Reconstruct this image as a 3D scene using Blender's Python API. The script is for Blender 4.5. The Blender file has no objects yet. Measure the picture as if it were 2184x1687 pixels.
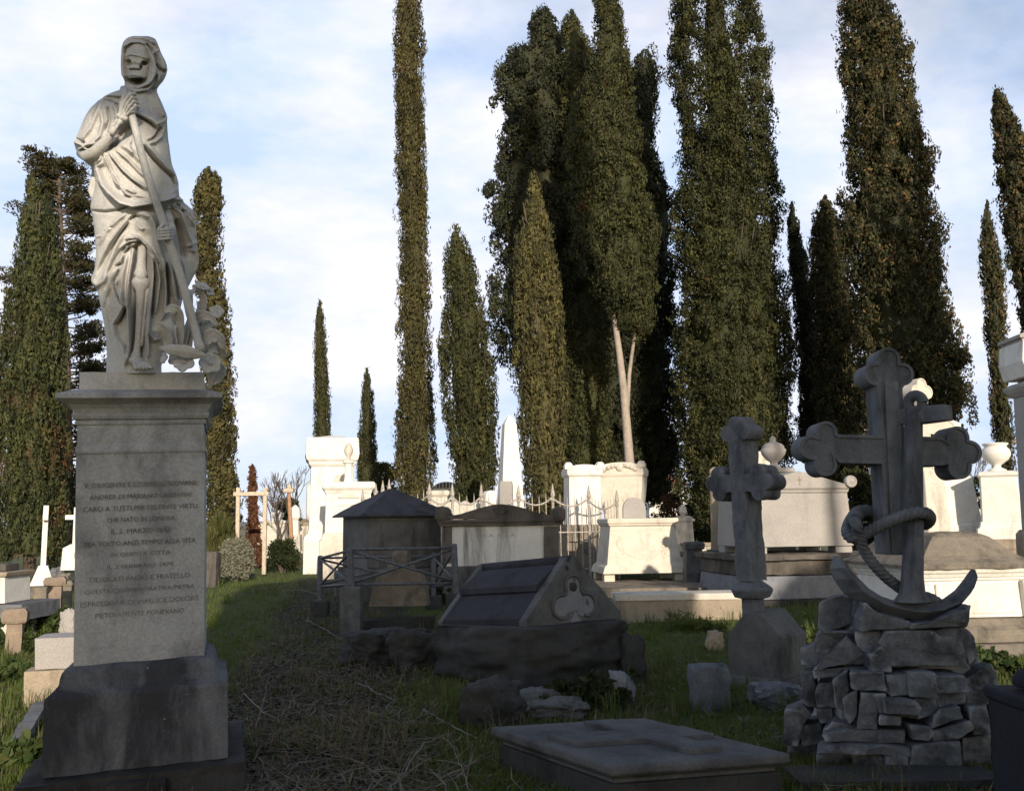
import bpy, bmesh, math, random
import numpy as np
from mathutils import Vector, Matrix, noise as mn
R = math.radians
random.seed(7)
rng = np.random.default_rng(7)
scene = bpy.context.scene
col = scene.collection
PI = math.pi

# ------------------------------------------------------------------ camera maths
F = 2000.0                       # focal length for a 2184 px wide picture
TH = math.atan(271.5 / F)        # camera looks slightly upward
RO = R(-0.8)
EYE = 1.5
ct, st = math.cos(TH), math.sin(TH)
_r, _u, fwd = Vector((1, 0, 0)), Vector((0, -st, ct)), Vector((0, ct, st))
r2 = _r * math.cos(RO) + _u * math.sin(RO)
u2 = -_r * math.sin(RO) + _u * math.cos(RO)


def ray(px, py):
    return r2 * ((px - 1092) / F) + u2 * ((843.5 - py) / F) + fwd


def W(px, py, Y):
    d = ray(px, py)
    return Vector((0, 0, EYE)) + d * (Y / d.y)


def G(px, py, z=0.0):
    d = ray(px, py)
    return Vector((0, 0, EYE)) + d * ((z - EYE) / d.z)


def Zm(x0, y0, s):
    return lambda x, y: ((x0 + x / s) / 1.87546, (y0 + y / s) / 1.87546)


zA = Zm(200, 100, 2.10875)
zB = Zm(200, 800, 2.22)
zC = Zm(3050, 1350, 2.2494)
zD = Zm(3050, 2000, 1.4503)

cam = bpy.data.cameras.new('camera')
co = bpy.data.objects.new('camera', cam)
col.objects.link(co)
cam.sensor_fit = 'HORIZONTAL'
cam.sensor_width = 36
cam.lens = 36 * F / 2184
cam.clip_start = 0.05
cam.clip_end = 5000
M3 = Matrix((r2, u2, -fwd)).transposed()
co.matrix_world = Matrix.Translation((0, 0, EYE)) @ M3.to_4x4()
scene.camera = co
scene.view_settings.view_transform = 'Standard'
scene.view_settings.look = 'None'
scene.view_settings.exposure = 0.18
scene.view_settings.gamma = 1.0
scene.view_settings.use_curve_mapping = False

# ------------------------------------------------------------------ light
SUN_EL, SUN_AZ = R(16), R(13)    # azimuth: to the right of straight behind the camera
to_sun = Vector((math.sin(SUN_AZ) * math.cos(SUN_EL), -math.cos(SUN_AZ) * math.cos(SUN_EL), math.sin(SUN_EL)))
sl = bpy.data.lights.new('sun', 'SUN')
sl.energy = 4.8
sl.angle = R(0.53)
sl.color = (1.0, 0.88, 0.72)
so = bpy.data.objects.new('sun', sl)
col.objects.link(so)
so.rotation_euler = (-to_sun).to_track_quat('-Z', 'Y').to_euler()


# ------------------------------------------------------------------ node helpers
class NT:
    def __init__(s, tree):
        s.t = tree
        s.n = tree.nodes
        s.l = tree.links

    def new(s, kind, **kw):
        n = s.n.new(kind)
        for k, v in kw.items():
            if k in n.inputs:
                n.inputs[k].default_value = v
            else:
                setattr(n, k, v)
        return n

    def link(s, a, b):
        s.l.new(a, b)

    def ramp(s, fac, stops, interp='LINEAR'):
        r = s.n.new('ShaderNodeValToRGB')
        r.color_ramp.interpolation = interp
        els = r.color_ramp.elements
        while len(els) < len(stops):
            els.new(0.5)
        for e, (p, c) in zip(els, stops):
            e.position = p
            e.color = c if len(c) == 4 else (*c, 1)
        s.link(fac, r.inputs[0])
        return r.outputs[0]

    def noise(s, vec, scale, detail=6, rough=0.6, dist=0.0):
        n = s.n.new('ShaderNodeTexNoise')
        n.inputs['Scale'].default_value = scale
        n.inputs['Detail'].default_value = detail
        n.inputs['Roughness'].default_value = rough
        n.inputs['Distortion'].default_value = dist
        if vec is not None:
            s.link(vec, n.inputs['Vector'])
        return n.outputs['Fac']

    def mapping(s, vec, scale=(1, 1, 1), loc=(0, 0, 0)):
        m = s.n.new('ShaderNodeMapping')
        m.inputs['Scale'].default_value = scale
        m.inputs['Location'].default_value = loc
        s.link(vec, m.inputs['Vector'])
        return m.outputs[0]

    def mix(s, fac, a, b, mode='MIX'):
        m = s.n.new('ShaderNodeMix')
        m.data_type = 'RGBA'
        m.blend_type = mode
        for sock, v in ((m.inputs[0], fac), (m.inputs[6], a), (m.inputs[7], b)):
            if hasattr(v, 'is_linked'):
                s.link(v, sock)
            elif isinstance(v, (int, float)):
                sock.default_value = v
            else:
                sock.default_value = (*v, 1)
        return m.outputs[2]

    def math(s, op, a, b=0.0):
        m = s.n.new('ShaderNodeMath')
        m.operation = op
        for sock, v in ((m.inputs[0], a), (m.inputs[1], b)):
            if hasattr(v, 'is_linked'):
                s.link(v, sock)
            else:
                sock.default_value = v
        return m.outputs[0]


BW = lambda a: (a, a, a)
MATS = {}


def mat_new(name):
    m = bpy.data.materials.new(name)
    m.use_nodes = True
    nt = NT(m.node_tree)
    b = m.node_tree.nodes['Principled BSDF']
    if 'Specular IOR Level' in b.inputs:
        b.inputs['Specular IOR Level'].default_value = 0.25
    MATS[name] = m
    return m, nt, b


def stone(name, base, alt, stain=(.02, .02, .022), amt=.5, sc=2.0, streak=.35, lichen=0.0, lcol=(.42, .42, .40),
          bump=.35, rough=.88, fine=60, bdist=.006, wear=0.0, wcol=(.30, .30, .31)):
    m, nt, b = mat_new(name)
    tc = nt.new('ShaderNodeTexCoord').outputs['Object']
    a = nt.noise(tc, 2.3 * sc, 7, .62)
    c = nt.mix(nt.ramp(a, [(.32, BW(0)), (.68, BW(1))]), base, alt)
    mp = nt.mapping(tc, (1.6 * sc, 1.6 * sc, 1.6 * sc * streak), (3.1, 1.7, .4))
    s1 = nt.noise(mp, 1.0, 9, .66, .3)
    lo = .66 - amt * .36
    sf = nt.ramp(s1, [(lo, BW(0)), (lo + .16, BW(1))])
    c = nt.mix(nt.math('MULTIPLY', sf, min(1, .55 + amt * .45)), c, stain)
    f = nt.noise(tc, fine, 5, .7)
    c = nt.mix(1.0, c, nt.ramp(f, [(.25, BW(.72)), (.75, BW(1.25))]), 'MULTIPLY')
    if lichen > 0:
        l1 = nt.noise(tc, 9 * sc, 10, .72)
        lf = nt.ramp(l1, [(.68 - lichen * .16, BW(0)), (.735 - lichen * .16, BW(1))])
        c = nt.mix(nt.math('MULTIPLY', lf, .8), c, lcol)
    if wear > 0:
        # worn, paler stone along the sharp edges
        g = nt.new('ShaderNodeNewGeometry')
        wf = nt.ramp(nt.math('ADD', g.outputs['Pointiness'], nt.math('MULTIPLY', nt.math('SUBTRACT', nt.noise(tc, 12, 5, .7), .5), .16)), [(.53, BW(0)), (.60, BW(1))])
        c = nt.mix(nt.math('MULTIPLY', wf, wear), c, wcol)
    nt.link(c, b.inputs['Base Color'])
    b.inputs['Roughness'].default_value = rough
    bp = nt.new('ShaderNodeBump', Strength=bump, Distance=bdist)
    h = nt.math('ADD', nt.noise(tc, fine * .7, 6, .75), nt.math('MULTIPLY', a, 1.5))
    nt.link(h, bp.inputs['Height'])
    nt.link(bp.outputs[0], b.inputs['Normal'])
    return m


def leafy(name, cols, brown=(.09, .045, .02), bamt=.3, bscale=.55, zb=None, trans=.25, rough=.7):
    """foliage: a tone for each leaf clump, plus patches of dead brown leaf"""
    m, nt, b = mat_new(name)
    g = nt.new('ShaderNodeNewGeometry')
    n = len(cols)
    c = nt.ramp(g.outputs['Random Per Island'], [(i / max(1, n - 1), k) for i, k in enumerate(cols)])
    ta = nt.new('ShaderNodeAttribute')
    ta.attribute_name = 'tone'
    c = nt.mix(1.0, c, nt.ramp(ta.outputs['Fac'], [(0, (.42, .42, .44)), (.5, (1.0, .96, .88)), (1, (1.85, 1.66, 1.36))]), 'MULTIPLY')
    tc = nt.new('ShaderNodeTexCoord').outputs['Object']
    v = nt.noise(tc, bscale, 5, .65)
    lo = .72 - bamt * .4
    bf = nt.ramp(v, [(lo, BW(0)), (lo + .12, BW(.85))])
    if zb:
        sx = nt.new('ShaderNodeSeparateXYZ')
        nt.link(tc, sx.inputs[0])
        mr = nt.new('ShaderNodeMapRange')
        nt.link(sx.outputs[2], mr.inputs[0])
        mr.inputs[1].default_value, mr.inputs[2].default_value = zb
        mr.inputs[3].default_value, mr.inputs[4].default_value = 1.6, .15
        bf = nt.math('MULTIPLY', bf, mr.outputs[0])
    c = nt.mix(bf, c, brown)
    nt.link(c, b.inputs['Base Color'])
    b.inputs['Roughness'].default_value = rough
    if trans > 0:
        tr = nt.new('ShaderNodeBsdfTranslucent')
        nt.link(c, tr.inputs[0])
        mx = nt.new('ShaderNodeMixShader')
        mx.inputs[0].default_value = trans
        out = m.node_tree.nodes['Material Output']
        nt.link(b.outputs[0], mx.inputs[1])
        nt.link(tr.outputs[0], mx.inputs[2])
        nt.link(mx.outputs[0], out.inputs[0])
    return m


def plain(name, c, rough=.6, metal=0.0, nscale=18, var=.35, c2=None):
    m, nt, b = mat_new(name)
    tc = nt.new('ShaderNodeTexCoord').outputs['Object']
    f = nt.noise(tc, nscale, 6, .7)
    if c2 is None:
        k = nt.mix(1.0, c, nt.ramp(f, [(.25, BW(1 - var)), (.75, BW(1 + var))]), 'MULTIPLY')
    else:
        k = nt.mix(nt.ramp(f, [(.4, BW(0)), (.62, BW(1))]), c, c2)
    nt.link(k, b.inputs['Base Color'])
    b.inputs['Roughness'].default_value = rough
    b.inputs['Metallic'].default_value = metal
    bp = nt.new('ShaderNodeBump', Strength=.25, Distance=.004)
    nt.link(nt.noise(tc, nscale * 3, 5, .7), bp.inputs['Height'])
    nt.link(bp.outputs[0], b.inputs['Normal'])
    return m


# ------------------------------------------------------------------ world
wd = bpy.data.worlds.new('World')
scene.world = wd
wd.use_nodes = True
wn = NT(wd.node_tree)
bg = wd.node_tree.nodes['Background']
wo = wd.node_tree.nodes['World Output']
sky = wn.new('ShaderNodeTexSky')
sky.sky_type = 'NISHITA'
sky.sun_disc = False
sky.sun_elevation = SUN_EL
sky.sun_rotation = math.atan2(to_sun.x, to_sun.y)
sky.altitude = 60
sky.air_density = 1.0
sky.dust_density = .9
bg.inputs[1].default_value = 0.13
wn.link(sky.outputs[0], bg.inputs[0])
tcw = wn.new('ShaderNodeTexCoord').outputs['Generated']
cl = wn.noise(wn.mapping(tcw, (1.0, 1.0, 2.6), (.3, .9, .15)), 2.1, 9, .56, .35)
# cloud cover is thicker in the half of the sky the camera faces (towards +Y)
sxyz = wn.new('ShaderNodeSeparateXYZ')
wn.link(tcw, sxyz.inputs[0])
front = wn.math('MULTIPLY', wn.math('SUBTRACT', sxyz.outputs[1], wn.math('MULTIPLY', sxyz.outputs[0], .55)), .24)
high = wn.math('MULTIPLY', wn.math('MAXIMUM', wn.math('SUBTRACT', sxyz.outputs[2], .5), 0.0), -.7)   # thinner overhead
cover = wn.math('ADD', wn.math('ADD', cl, front), high)
cm = wn.ramp(cover, [(.30, BW(0)), (.48, BW(.45)), (.70, BW(1))])
bgc = wn.new('ShaderNodeBackground')
bgc.inputs[0].default_value = (.93, .935, 1.0, 1)
tone = wn.ramp(wn.noise(wn.mapping(tcw, (1, 1, 2.4), (5, 2, 1)), 3.4, 8, .6), [(.36, (.60, .76, 1.05)), (.60, (.97, .97, 1.06))])
wn.link(tone, bgc.inputs[0])
bgc.inputs[1].default_value = .93
mxw = wn.new('ShaderNodeMixShader')
wn.link(cm, mxw.inputs[0])
wn.link(bg.outputs[0], mxw.inputs[1])
wn.link(bgc.outputs[0], mxw.inputs[2])
wn.link(mxw.outputs[0], wo.inputs[0])


# ------------------------------------------------------------------ object helpers
def tag(o, label=None, cat=None, group=None, kind=None):
    if label:
        o['label'] = label
    if cat:
        o['category'] = cat
    if group:
        o['group'] = group
    if kind:
        o['kind'] = kind
    return o


def thing(name, label, cat, loc=(0, 0, 0), rz=0.0, group=None):
    o = bpy.data.objects.new(name, None)
    o.empty_display_size = .2
    col.objects.link(o)
    o.location = loc
    o.rotation_euler = (0, 0, rz)
    return tag(o, label, cat, group)


def link_mesh(name, me, mat, parent=None, loc=None):
    if mat is not None:
        me.materials.append(MATS[mat] if isinstance(mat, str) else mat)
    o = bpy.data.objects.new(name, me)
    col.objects.link(o)
    if parent is not None:
        o.parent = parent
    if loc is not None:
        o.location = loc
    return o


class MB:
    """collects shapes into ONE mesh"""

    def __init__(s):
        s.v, s.f = [], []

    def add(s, vs, fs):
        n = len(s.v)
        s.v += [tuple(p) for p in vs]
        s.f += [tuple(i + n for i in f) for f in fs]
        return s

    def frust(s, z0, a, z1, b):
        """a, b = (x0,x1,y0,y1) rectangles at z0 and z1"""
        vs = [(a[0], a[2], z0), (a[1], a[2], z0), (a[1], a[3], z0), (a[0], a[3], z0),
              (b[0], b[2], z1), (b[1], b[2], z1), (b[1], b[3], z1), (b[0], b[3], z1)]
        return s.add(vs, [(3, 2, 1, 0), (4, 5, 6, 7), (0, 1, 5, 4), (1, 2, 6, 5), (2, 3, 7, 6), (3, 0, 4, 7)])

    def box(s, x0, x1, y0, y1, z0, z1):
        return s.frust(z0, (x0, x1, y0, y1), z1, (x0, x1, y0, y1))

    def stack(s, prof, cx=0.0, cy=0.0):
        """rectangular loft: prof = [(z, half width, half depth), ...]"""
        vs, fs = [], []
        for z, a, b in prof:
            vs += [(cx - a, cy - b, z), (cx + a, cy - b, z), (cx + a, cy + b, z), (cx - a, cy + b, z)]
        n = len(prof)
        for i in range(n - 1):
            for j in range(4):
                k = (j + 1) % 4
                fs.append((i * 4 + j, i * 4 + k, i * 4 + 4 + k, i * 4 + 4 + j))
        fs.append((3, 2, 1, 0))
        fs.append(tuple((n - 1) * 4 + j for j in range(4)))
        return s.add(vs, fs)

    def lathe(s, prof, n=24, cx=0.0, cy=0.0, ang0=0.0):
        vs, fs = [], []
        for r, z in prof:
            for j in range(n):
                a = ang0 + 2 * PI * j / n
                vs.append((cx + r * math.cos(a), cy + r * math.sin(a), z))
        m = len(prof)
        for i in range(m - 1):
            for j in range(n):
                k = (j + 1) % n
                fs.append((i * n + j, i * n + k, i * n + n + k, i * n + n + j))
        fs.append(tuple(reversed(range(n))))
        fs.append(tuple((m - 1) * n + j for j in range(n)))
        return s.add(vs, fs)

    def prism(s, poly, y0, y1):
        """poly of (x,z), counter-clockwise seen from the front (-y)"""
        n = len(poly)
        vs = [(x, y0, z) for x, z in poly] + [(x, y1, z) for x, z in poly]
        fs = [tuple(range(n)), tuple(reversed(range(n, 2 * n)))]
        for i in range(n):
            j = (i + 1) % n
            fs.append((j, i, n + i, n + j))
        return s.add(vs, fs)

    def tube(s, pts, rad, n=8, caps=True, flat=1.0, twist=0.0, lobes=0, lob=0.0):
        pts = [Vector(p) for p in pts]
        m = len(pts)
        if not hasattr(rad, '__len__'):
            rad = [rad] * m
        vs, fs = [], []
        t0 = (pts[1] - pts[0]).normalized()
        ref = Vector((0, 0, 1)) if abs(t0.z) < .9 else Vector((0, 1, 0))
        nrm = (ref - t0 * ref.dot(t0)).normalized()
        L = 0
        for i, p in enumerate(pts):
            t = (pts[min(i + 1, m - 1)] - pts[max(i - 1, 0)]).normalized()
            nrm = (nrm - t * nrm.dot(t)).normalized()
            bi = t.cross(nrm)
            if i:
                L += (p - pts[i - 1]).length
            for j in range(n):
                a = 2 * PI * j / n
                rr = rad[i]
                if lobes:
                    rr *= 1 + lob * abs(math.cos((a * lobes + twist * L) / 2)) - lob * .6
                vs.append(p + (nrm * math.cos(a) + bi * math.sin(a) * flat) * rr)
        for i in range(m - 1):
            for j in range(n):
                k = (j + 1) % n
                fs.append((i * n + j, i * n + k, i * n + n + k, i * n + n + j))
        if caps:
            fs.append(tuple(reversed(range(n))))
            fs.append(tuple((m - 1) * n + j for j in range(n)))
        return s.add(vs, fs)

    def blob(s, c, r, amp=.15, sc=1.2, seed=0, sub=3, cubic=0.0):
        bm = bmesh.new()
        bmesh.ops.create_icosphere(bm, subdivisions=sub, radius=1)
        o = Vector((seed * 3.7, seed * 1.3, seed * 2.1))
        for v in bm.verts:
            p = v.co.copy()
            if cubic:
                q = max(abs(p.x), abs(p.y), abs(p.z))
                p = p.lerp(p / q, cubic)
            d = 1 + amp * mn.fractal(p * sc + o, .9, 2.0, 4)
            v.co = Vector((p.x * r[0] * d, p.y * r[1] * d, p.z * r[2] * d)) + Vector(c)
        bm.verts.index_update()
        s.add([v.co for v in bm.verts], [[v.index for v in f.verts] for f in bm.faces])
        bm.free()
        return s

    def build(s, name, mat, parent=None, bevel=0.0, smooth=False, seg=2, loc=None, ang=35):
        me = bpy.data.meshes.new(name)
        me.from_pydata(s.v, [], s.f)
        me.update()
        bm = bmesh.new()
        bm.from_mesh(me)
        bmesh.ops.recalc_face_normals(bm, faces=bm.faces)
        bm.to_mesh(me)
        bm.free()
        o = link_mesh(name, me, mat, parent, loc)
        if smooth:
            me.polygons.foreach_set('use_smooth', [True] * len(me.polygons))
        if bevel:
            b = o.modifiers.new('bevel', 'BEVEL')
            b.width = bevel
            b.segments = seg
            b.limit_method = 'ANGLE'
            b.angle_limit = R(ang)
        return o


def roughen(o, cut=.08, amp=.012, sc=5.0, seed=0):
    """subdivide a stone until edges are short, then chip and swell it with noise"""
    me = o.data
    bm = bmesh.new()
    bm.from_mesh(me)
    bmesh.ops.triangulate(bm, faces=[f for f in bm.faces if len(f.verts) > 4])
    for _ in range(6):
        es = [e for e in bm.edges if e.calc_length() > cut]
        if not es or len(bm.verts) > 60000:
            break
        bmesh.ops.subdivide_edges(bm, edges=es, cuts=1, use_grid_fill=True)
    off = Vector((seed * 5.1, seed * 2.3, seed))
    bm.normal_update()
    mv = [(v, v.normal * (mn.fractal(v.co * sc + off, .8, 2.1, 5) * amp)) for v in bm.verts]
    for v, d in mv:
        v.co += d
    bm.to_mesh(me)
    bm.free()
    me.update()
    return o


def npmesh(name, V, mat, parent=None, loc=None, extra=None, tone=None):
    """V: (N,k,3) array of k-gons, each a face of its own"""
    N, k = V.shape[:2]
    verts = V.reshape(-1, 3)
    idx = np.arange(N * k, dtype=np.int32)
    starts = np.arange(0, N * k, k, dtype=np.int32)
    if extra is not None:
        ev, ef = extra
        ev = np.asarray(ev, dtype=np.float64)
        b = len(verts)
        verts = np.vstack([verts, ev])
        ls = [len(f) for f in ef]
        ei = np.array([i + b for f in ef for i in f], dtype=np.int32)
        es = N * k + np.concatenate([[0], np.cumsum(ls)[:-1]]).astype(np.int32)
        idx = np.concatenate([idx, ei])
        starts = np.concatenate([starts, es])
    me = bpy.data.meshes.new(name)
    me.vertices.add(len(verts))
    me.vertices.foreach_set('co', verts.astype(np.float32).ravel())
    me.loops.add(len(idx))
    me.loops.foreach_set('vertex_index', idx)
    me.polygons.add(len(starts))
    me.polygons.foreach_set('loop_start', starts)
    me.update(calc_edges=True)
    me.validate()
    at_ = me.attributes.new('tone', 'FLOAT', 'FACE')
    tv = np.full(len(me.polygons), .5, dtype=np.float32)
    if tone is not None:
        tv[:len(tone)] = tone
    at_.data.foreach_set('value', tv)
    return link_mesh(name, me, mat, parent, loc)


def unit(a):
    return a / np.maximum(1e-9, np.linalg.norm(a, axis=-1, keepdims=True))


def leaf_cloud(C, Rr, n, leaf, upness=.9, outness=.5, rnd=.55, shell=.62, shingle=0.0):
    """leaf-sized faces spread over ellipsoid clumps. C (m,3), Rr (m,3), n leaves for each clump"""
    m = len(C)
    ci = np.repeat(np.arange(m), n)
    N = len(ci)
    d = unit(rng.normal(size=(N, 3)))
    rad = shell + (1 - shell) * rng.random((N, 1))
    p = C[ci] + d * Rr[ci] * rad
    ax = unit(np.array([0, 0, 1.0]) * upness + d * outness + rng.normal(size=(N, 3)) * rnd)
    if shingle:
        # leaves lie like shingles on their tuft, facing outwards
        nr = unit(d * Rr[ci][:, ::-1].mean(1, keepdims=True) / Rr[ci] * shingle + rng.normal(size=(N, 3)) * .42)
        ax = unit(ax - nr * np.sum(ax * nr, 1, keepdims=True))
        sd = unit(np.cross(nr, ax))
    else:
        sd = unit(np.cross(ax, rng.normal(size=(N, 3))))
    L = leaf[0] * (.6 + .8 * rng.random((N, 1)))
    w = leaf[1] * (.6 + .8 * rng.random((N, 1)))
    return np.stack([p - ax * L * .5, p + sd * w * .5, p + ax * L * .5, p - sd * w * .5], axis=1)
# ------------------------------------------------------------------ foliage materials
OL = [(.027, .036, .014), (.052, .056, .022), (.039, .048, .019), (.068, .066, .026), (.031, .041, .017)]
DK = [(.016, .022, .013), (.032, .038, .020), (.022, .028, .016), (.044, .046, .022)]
GR = [(.032, .044, .019), (.062, .074, .030), (.045, .058, .024), (.082, .086, .036)]
leafy('cypress_bright', [(.052, .055, .022), (.095, .09, .038), (.070, .070, .028), (.115, .102, .045)], (.13, .08, .045), .12, .9)
leafy('cypress_olive', OL, bamt=.22, bscale=.9)
leafy('cypress_brown', [(.044, .047, .018), (.082, .076, .032), (.060, .060, .025), (.10, .088, .04)], (.115, .076, .046), .26, .8)
leafy('cypress_green', GR, (.13, .062, .03), .50, .6, zb=(1.5, 8.0))
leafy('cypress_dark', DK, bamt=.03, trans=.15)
leafy('cypress_seed', [(.026, .032, .014), (.045, .048, .02), (.030, .038, .016), (.050, .05, .022), (.15, .10, .05)], bamt=.04)
leafy('pine_leaf', [(.028, .034, .016), (.06, .058, .024), (.040, .044, .020), (.072, .05, .026)], bamt=.12)
leafy('red_ivy', [(.10, .04, .028), (.16, .065, .04), (.13, .07, .035), (.20, .09, .05)], bamt=0)
leafy('grey_bush', [(.16, .17, .13), (.24, .25, .20), (.20, .20, .15), (.30, .30, .24)], bamt=0)
leafy('bush_olive', [(.045, .06, .02), (.085, .095, .03), (.065, .07, .025), (.11, .11, .04)], bamt=.05)
leafy('bush_dark', [(.020, .030, .012), (.036, .05, .018), (.028, .036, .014)], bamt=.05)
leafy('ivy_leaf', [(.03, .06, .018), (.055, .09, .025), (.04, .07, .02), (.09, .10, .035)], (.16, .08, .03), .2, 2.0)
stone('bark', (.075, .060, .048), (.13, .105, .085), (.03, .024, .02), .4, 2, .15, bump=.9, fine=25, bdist=.02)
stone('bark_pale', (.29, .245, .205), (.40, .34, .29), (.15, .11, .08), .3, 2, .15, bump=.8, fine=25, bdist=.02)


def at(px, Y, zg=0.0):
    p = W(px, 1115, Y)
    return Vector((p.x, Y, zg))


def profile(outline, Y, root):
    o = np.array(outline, float)
    L = np.array([W(a[1], a[0], Y) for a in outline])
    Rr = np.array([W(a[2], a[0], Y) for a in outline])
    z = (L[:, 2] + Rr[:, 2]) / 2 - root.z
    xc = (L[:, 0] + Rr[:, 0]) / 2 - root.x
    hw = (Rr[:, 0] - L[:, 0]) / 2
    i = np.argsort(z)
    return z[i], xc[i], hw[i]


def limb(pts, r0, r1, n=7, mb=None):
    mb = mb or MB()
    m = len(pts)
    return mb.tube(pts, [r0 + (r1 - r0) * i / (m - 1) for i in range(m)], n)


def cypress(label, outline, Y, mat, dens=1.0, tuft=(.20, .44), tall=1.35, leaf=(.13, .062), core=.55, depth=.9, seed=1, group='cypress trees among the graves',
            name='cypress_tree', zg=0.0, trunk=True, bark='bark', holes=0.0, rag=.16, per=78, top_open=0.0):
    """a crown of distinct foliage tufts set over a dark inner mass; tuft = range of tuft radius in metres"""
    global rng
    rng = np.random.default_rng(seed * 101 + 5)
    mid = sum(a[1] + a[2] for a in outline[-3:]) / 6
    root = at(mid, Y, zg)
    t = thing(name, label, 'tree', root, 0, group)
    z, xc, hw = profile(outline, Y, root)
    zz = np.linspace(z[0], z[-1], 500)
    hh = np.interp(zz, z, hw)
    area = float(np.sum((hh[1:] + hh[:-1]) / 2 * np.diff(zz))) * PI * 1.6
    rm = (tuft[0] + tuft[1]) / 2
    m = int(2.1 * dens * area / (rm * rm * tall * 1.9)) + 20
    wgt = hh + .06
    zs = np.clip(rng.choice(zz, m, p=wgt / wgt.sum()) + rng.normal(size=m) * .05, z[0], z[-1])
    h, c = np.interp(zs, z, hw), np.interp(zs, z, xc)
    ph = rng.random(m) * 2 * PI
    fr = rng.random(m) < .25
    ph = np.where(fr, -PI / 2 + (rng.random(m) - .5) * PI * 1.2, ph)
    r = tuft[0] + (tuft[1] - tuft[0]) * rng.random(m) ** 1.6
    r = np.minimum(r, np.maximum(h * .62, .05))

    def swell(zq, pq):
        return 1 + rag * (.5 * np.sin(zq * 1.1 + pq * 2 + seed) + .6 * np.sin(zq * 1.9 - pq * 5 + seed * 2) + .55 * np.sin(zq * 3.1 + pq * 8 + seed * 3))
    rr = np.maximum(0, h * swell(zs, ph) - r * .75) * (1 - .22 * rng.random(m) ** 2)
    out = rng.random(m) < .04
    rr = np.where(out, rr + r * .7, rr)
    C = np.stack([c + rr * np.cos(ph), rr * np.sin(ph) * depth, zs], 1)
    Rr = np.stack([r, r, r * tall * (.8 + .5 * rng.random(m))], 1)
    if holes:
        hv = np.sin(zs * 2.3 + ph * 3 + seed) + np.sin(zs * 1.1 - ph * 2 + seed * 1.7) + rng.normal(size=m) * .5
        keep = hv < np.quantile(hv, 1 - holes)
        C, Rr = C[keep], Rr[keep]
    V = leaf_cloud(C, Rr, per, leaf, upness=1.0, outness=.5, rnd=.5, shell=.70, shingle=1.0)
    tone = np.repeat(np.clip(rng.random(len(C)) * .8 + .1 + rng.normal(size=len(C)) * .08, 0, 1), per)
    ns = int(m * 1.2)
    z2 = rng.choice(zz, ns, p=wgt / wgt.sum())
    h2, c2 = np.interp(z2, z, hw), np.interp(z2, z, xc)
    p2 = rng.random(ns) * 2 * PI
    q = h2 * swell(z2, p2) * (.93 + .10 * rng.random(ns))
    P = np.stack([c2 + q * np.cos(p2), q * np.sin(p2) * depth, z2], 1)
    V = np.concatenate([V, leaf_cloud(P, np.full((ns, 3), .09), 4, (leaf[0], leaf[1] * .7), 1.3, .3, .35)])
    ev, ef = [], []
    if core > 0:
        k_, rows = 22, 70
        zr = np.linspace(z[0] + (z[-1] - z[0]) * .01, z[-1] - (z[-1] - z[0]) * .03, rows)
        for i, q in enumerate(zr):
            hwi, xci = np.interp(q, z, hw), np.interp(q, z, xc)
            u = i / (rows - 1)
            kk = core * (1 - top_open * max(0, (u - .35) / .65))
            for j in range(k_):
                a = 2 * PI * j / k_
                rad = hwi * kk * (.5 + .5 * float(swell(q, a))) * (1 + .08 * math.sin(q * 4.7 + a * 3))
                ev.append((xci + rad * math.cos(a), rad * math.sin(a) * depth, q))
        for i in range(rows - 1):
            for j in range(k_):
                k = (j + 1) % k_
                ef.append((i * k_ + j, i * k_ + k, i * k_ + k_ + k, i * k_ + k_ + j))
    npmesh('crown', V, mat, t, extra=(ev, ef) if ef else None, tone=tone)
    if trunk:
        zt = z[0] + (z[-1] - z[0]) * .85
        pts = [(float(np.interp(q * zt, z, xc)), 0, q * zt) for q in np.linspace(0, 1, 11)]
        pts[0] = (pts[0][0], 0, -.4)
        r0 = max(.07, min(.22, float(hw.max()) * .16))
        mb = limb(pts, r0, .03)
        rg = random.Random(seed)
        for i in range(34):                      # bare limbs that show in the gaps
            q = rg.uniform(.2, 1.0) * zt
            if q < z[0]:
                continue
            a = rg.random() * 2 * PI
            hq, xq = float(np.interp(q, z, hw)), float(np.interp(q, z, xc))
            e = Vector((xq + hq * .8 * math.cos(a), hq * .7 * math.sin(a), min(q + hq * rg.uniform(.9, 2.2), z[-1])))
            b = Vector((xq, 0, q))
            limb([b, b.lerp(e, .5) + Vector((.1 * math.cos(a), .1 * math.sin(a), -.12)), e], .05, .015, 5, mb)
        mb.build('trunk', bark, t, smooth=True)
    return t


FINE = dict(tuft=(.12, .26), tall=2.6, leaf=(.15, .05), per=46, rag=.08)

cypress('tall slender brown-green cypress soaring alone in mid picture, taller than the frame',
        [(-160, 862, 872), (-60, 848, 892), (0, 843, 900), (100, 840, 905), (200, 840, 906), (300, 843, 908), (400, 848, 910),
         (500, 850, 914), (600, 848, 918), (700, 846, 920), (800, 848, 924), (900, 846, 930), (1000, 842, 930), (1060, 845, 925), (1130, 860, 905)],
        36, 'cypress_brown', seed=3, **FINE)
cypress('broad green cypress with browned lower branches at the left edge of the picture',
        [(356, 68, 72), (400, 58, 82), (440, 50, 95), (500, 38, 118), (560, 30, 125), (640, 18, 132), (720, 5, 136), (800, -8, 140),
         (900, -15, 142), (1000, -18, 140), (1100, -15, 138), (1190, 0, 130)],
        31, 'cypress_green', seed=4, **FINE)
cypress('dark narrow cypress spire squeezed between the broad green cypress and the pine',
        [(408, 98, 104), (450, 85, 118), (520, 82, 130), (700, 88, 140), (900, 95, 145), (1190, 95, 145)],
        33.5, 'cypress_dark', seed=5, **FINE)
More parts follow.
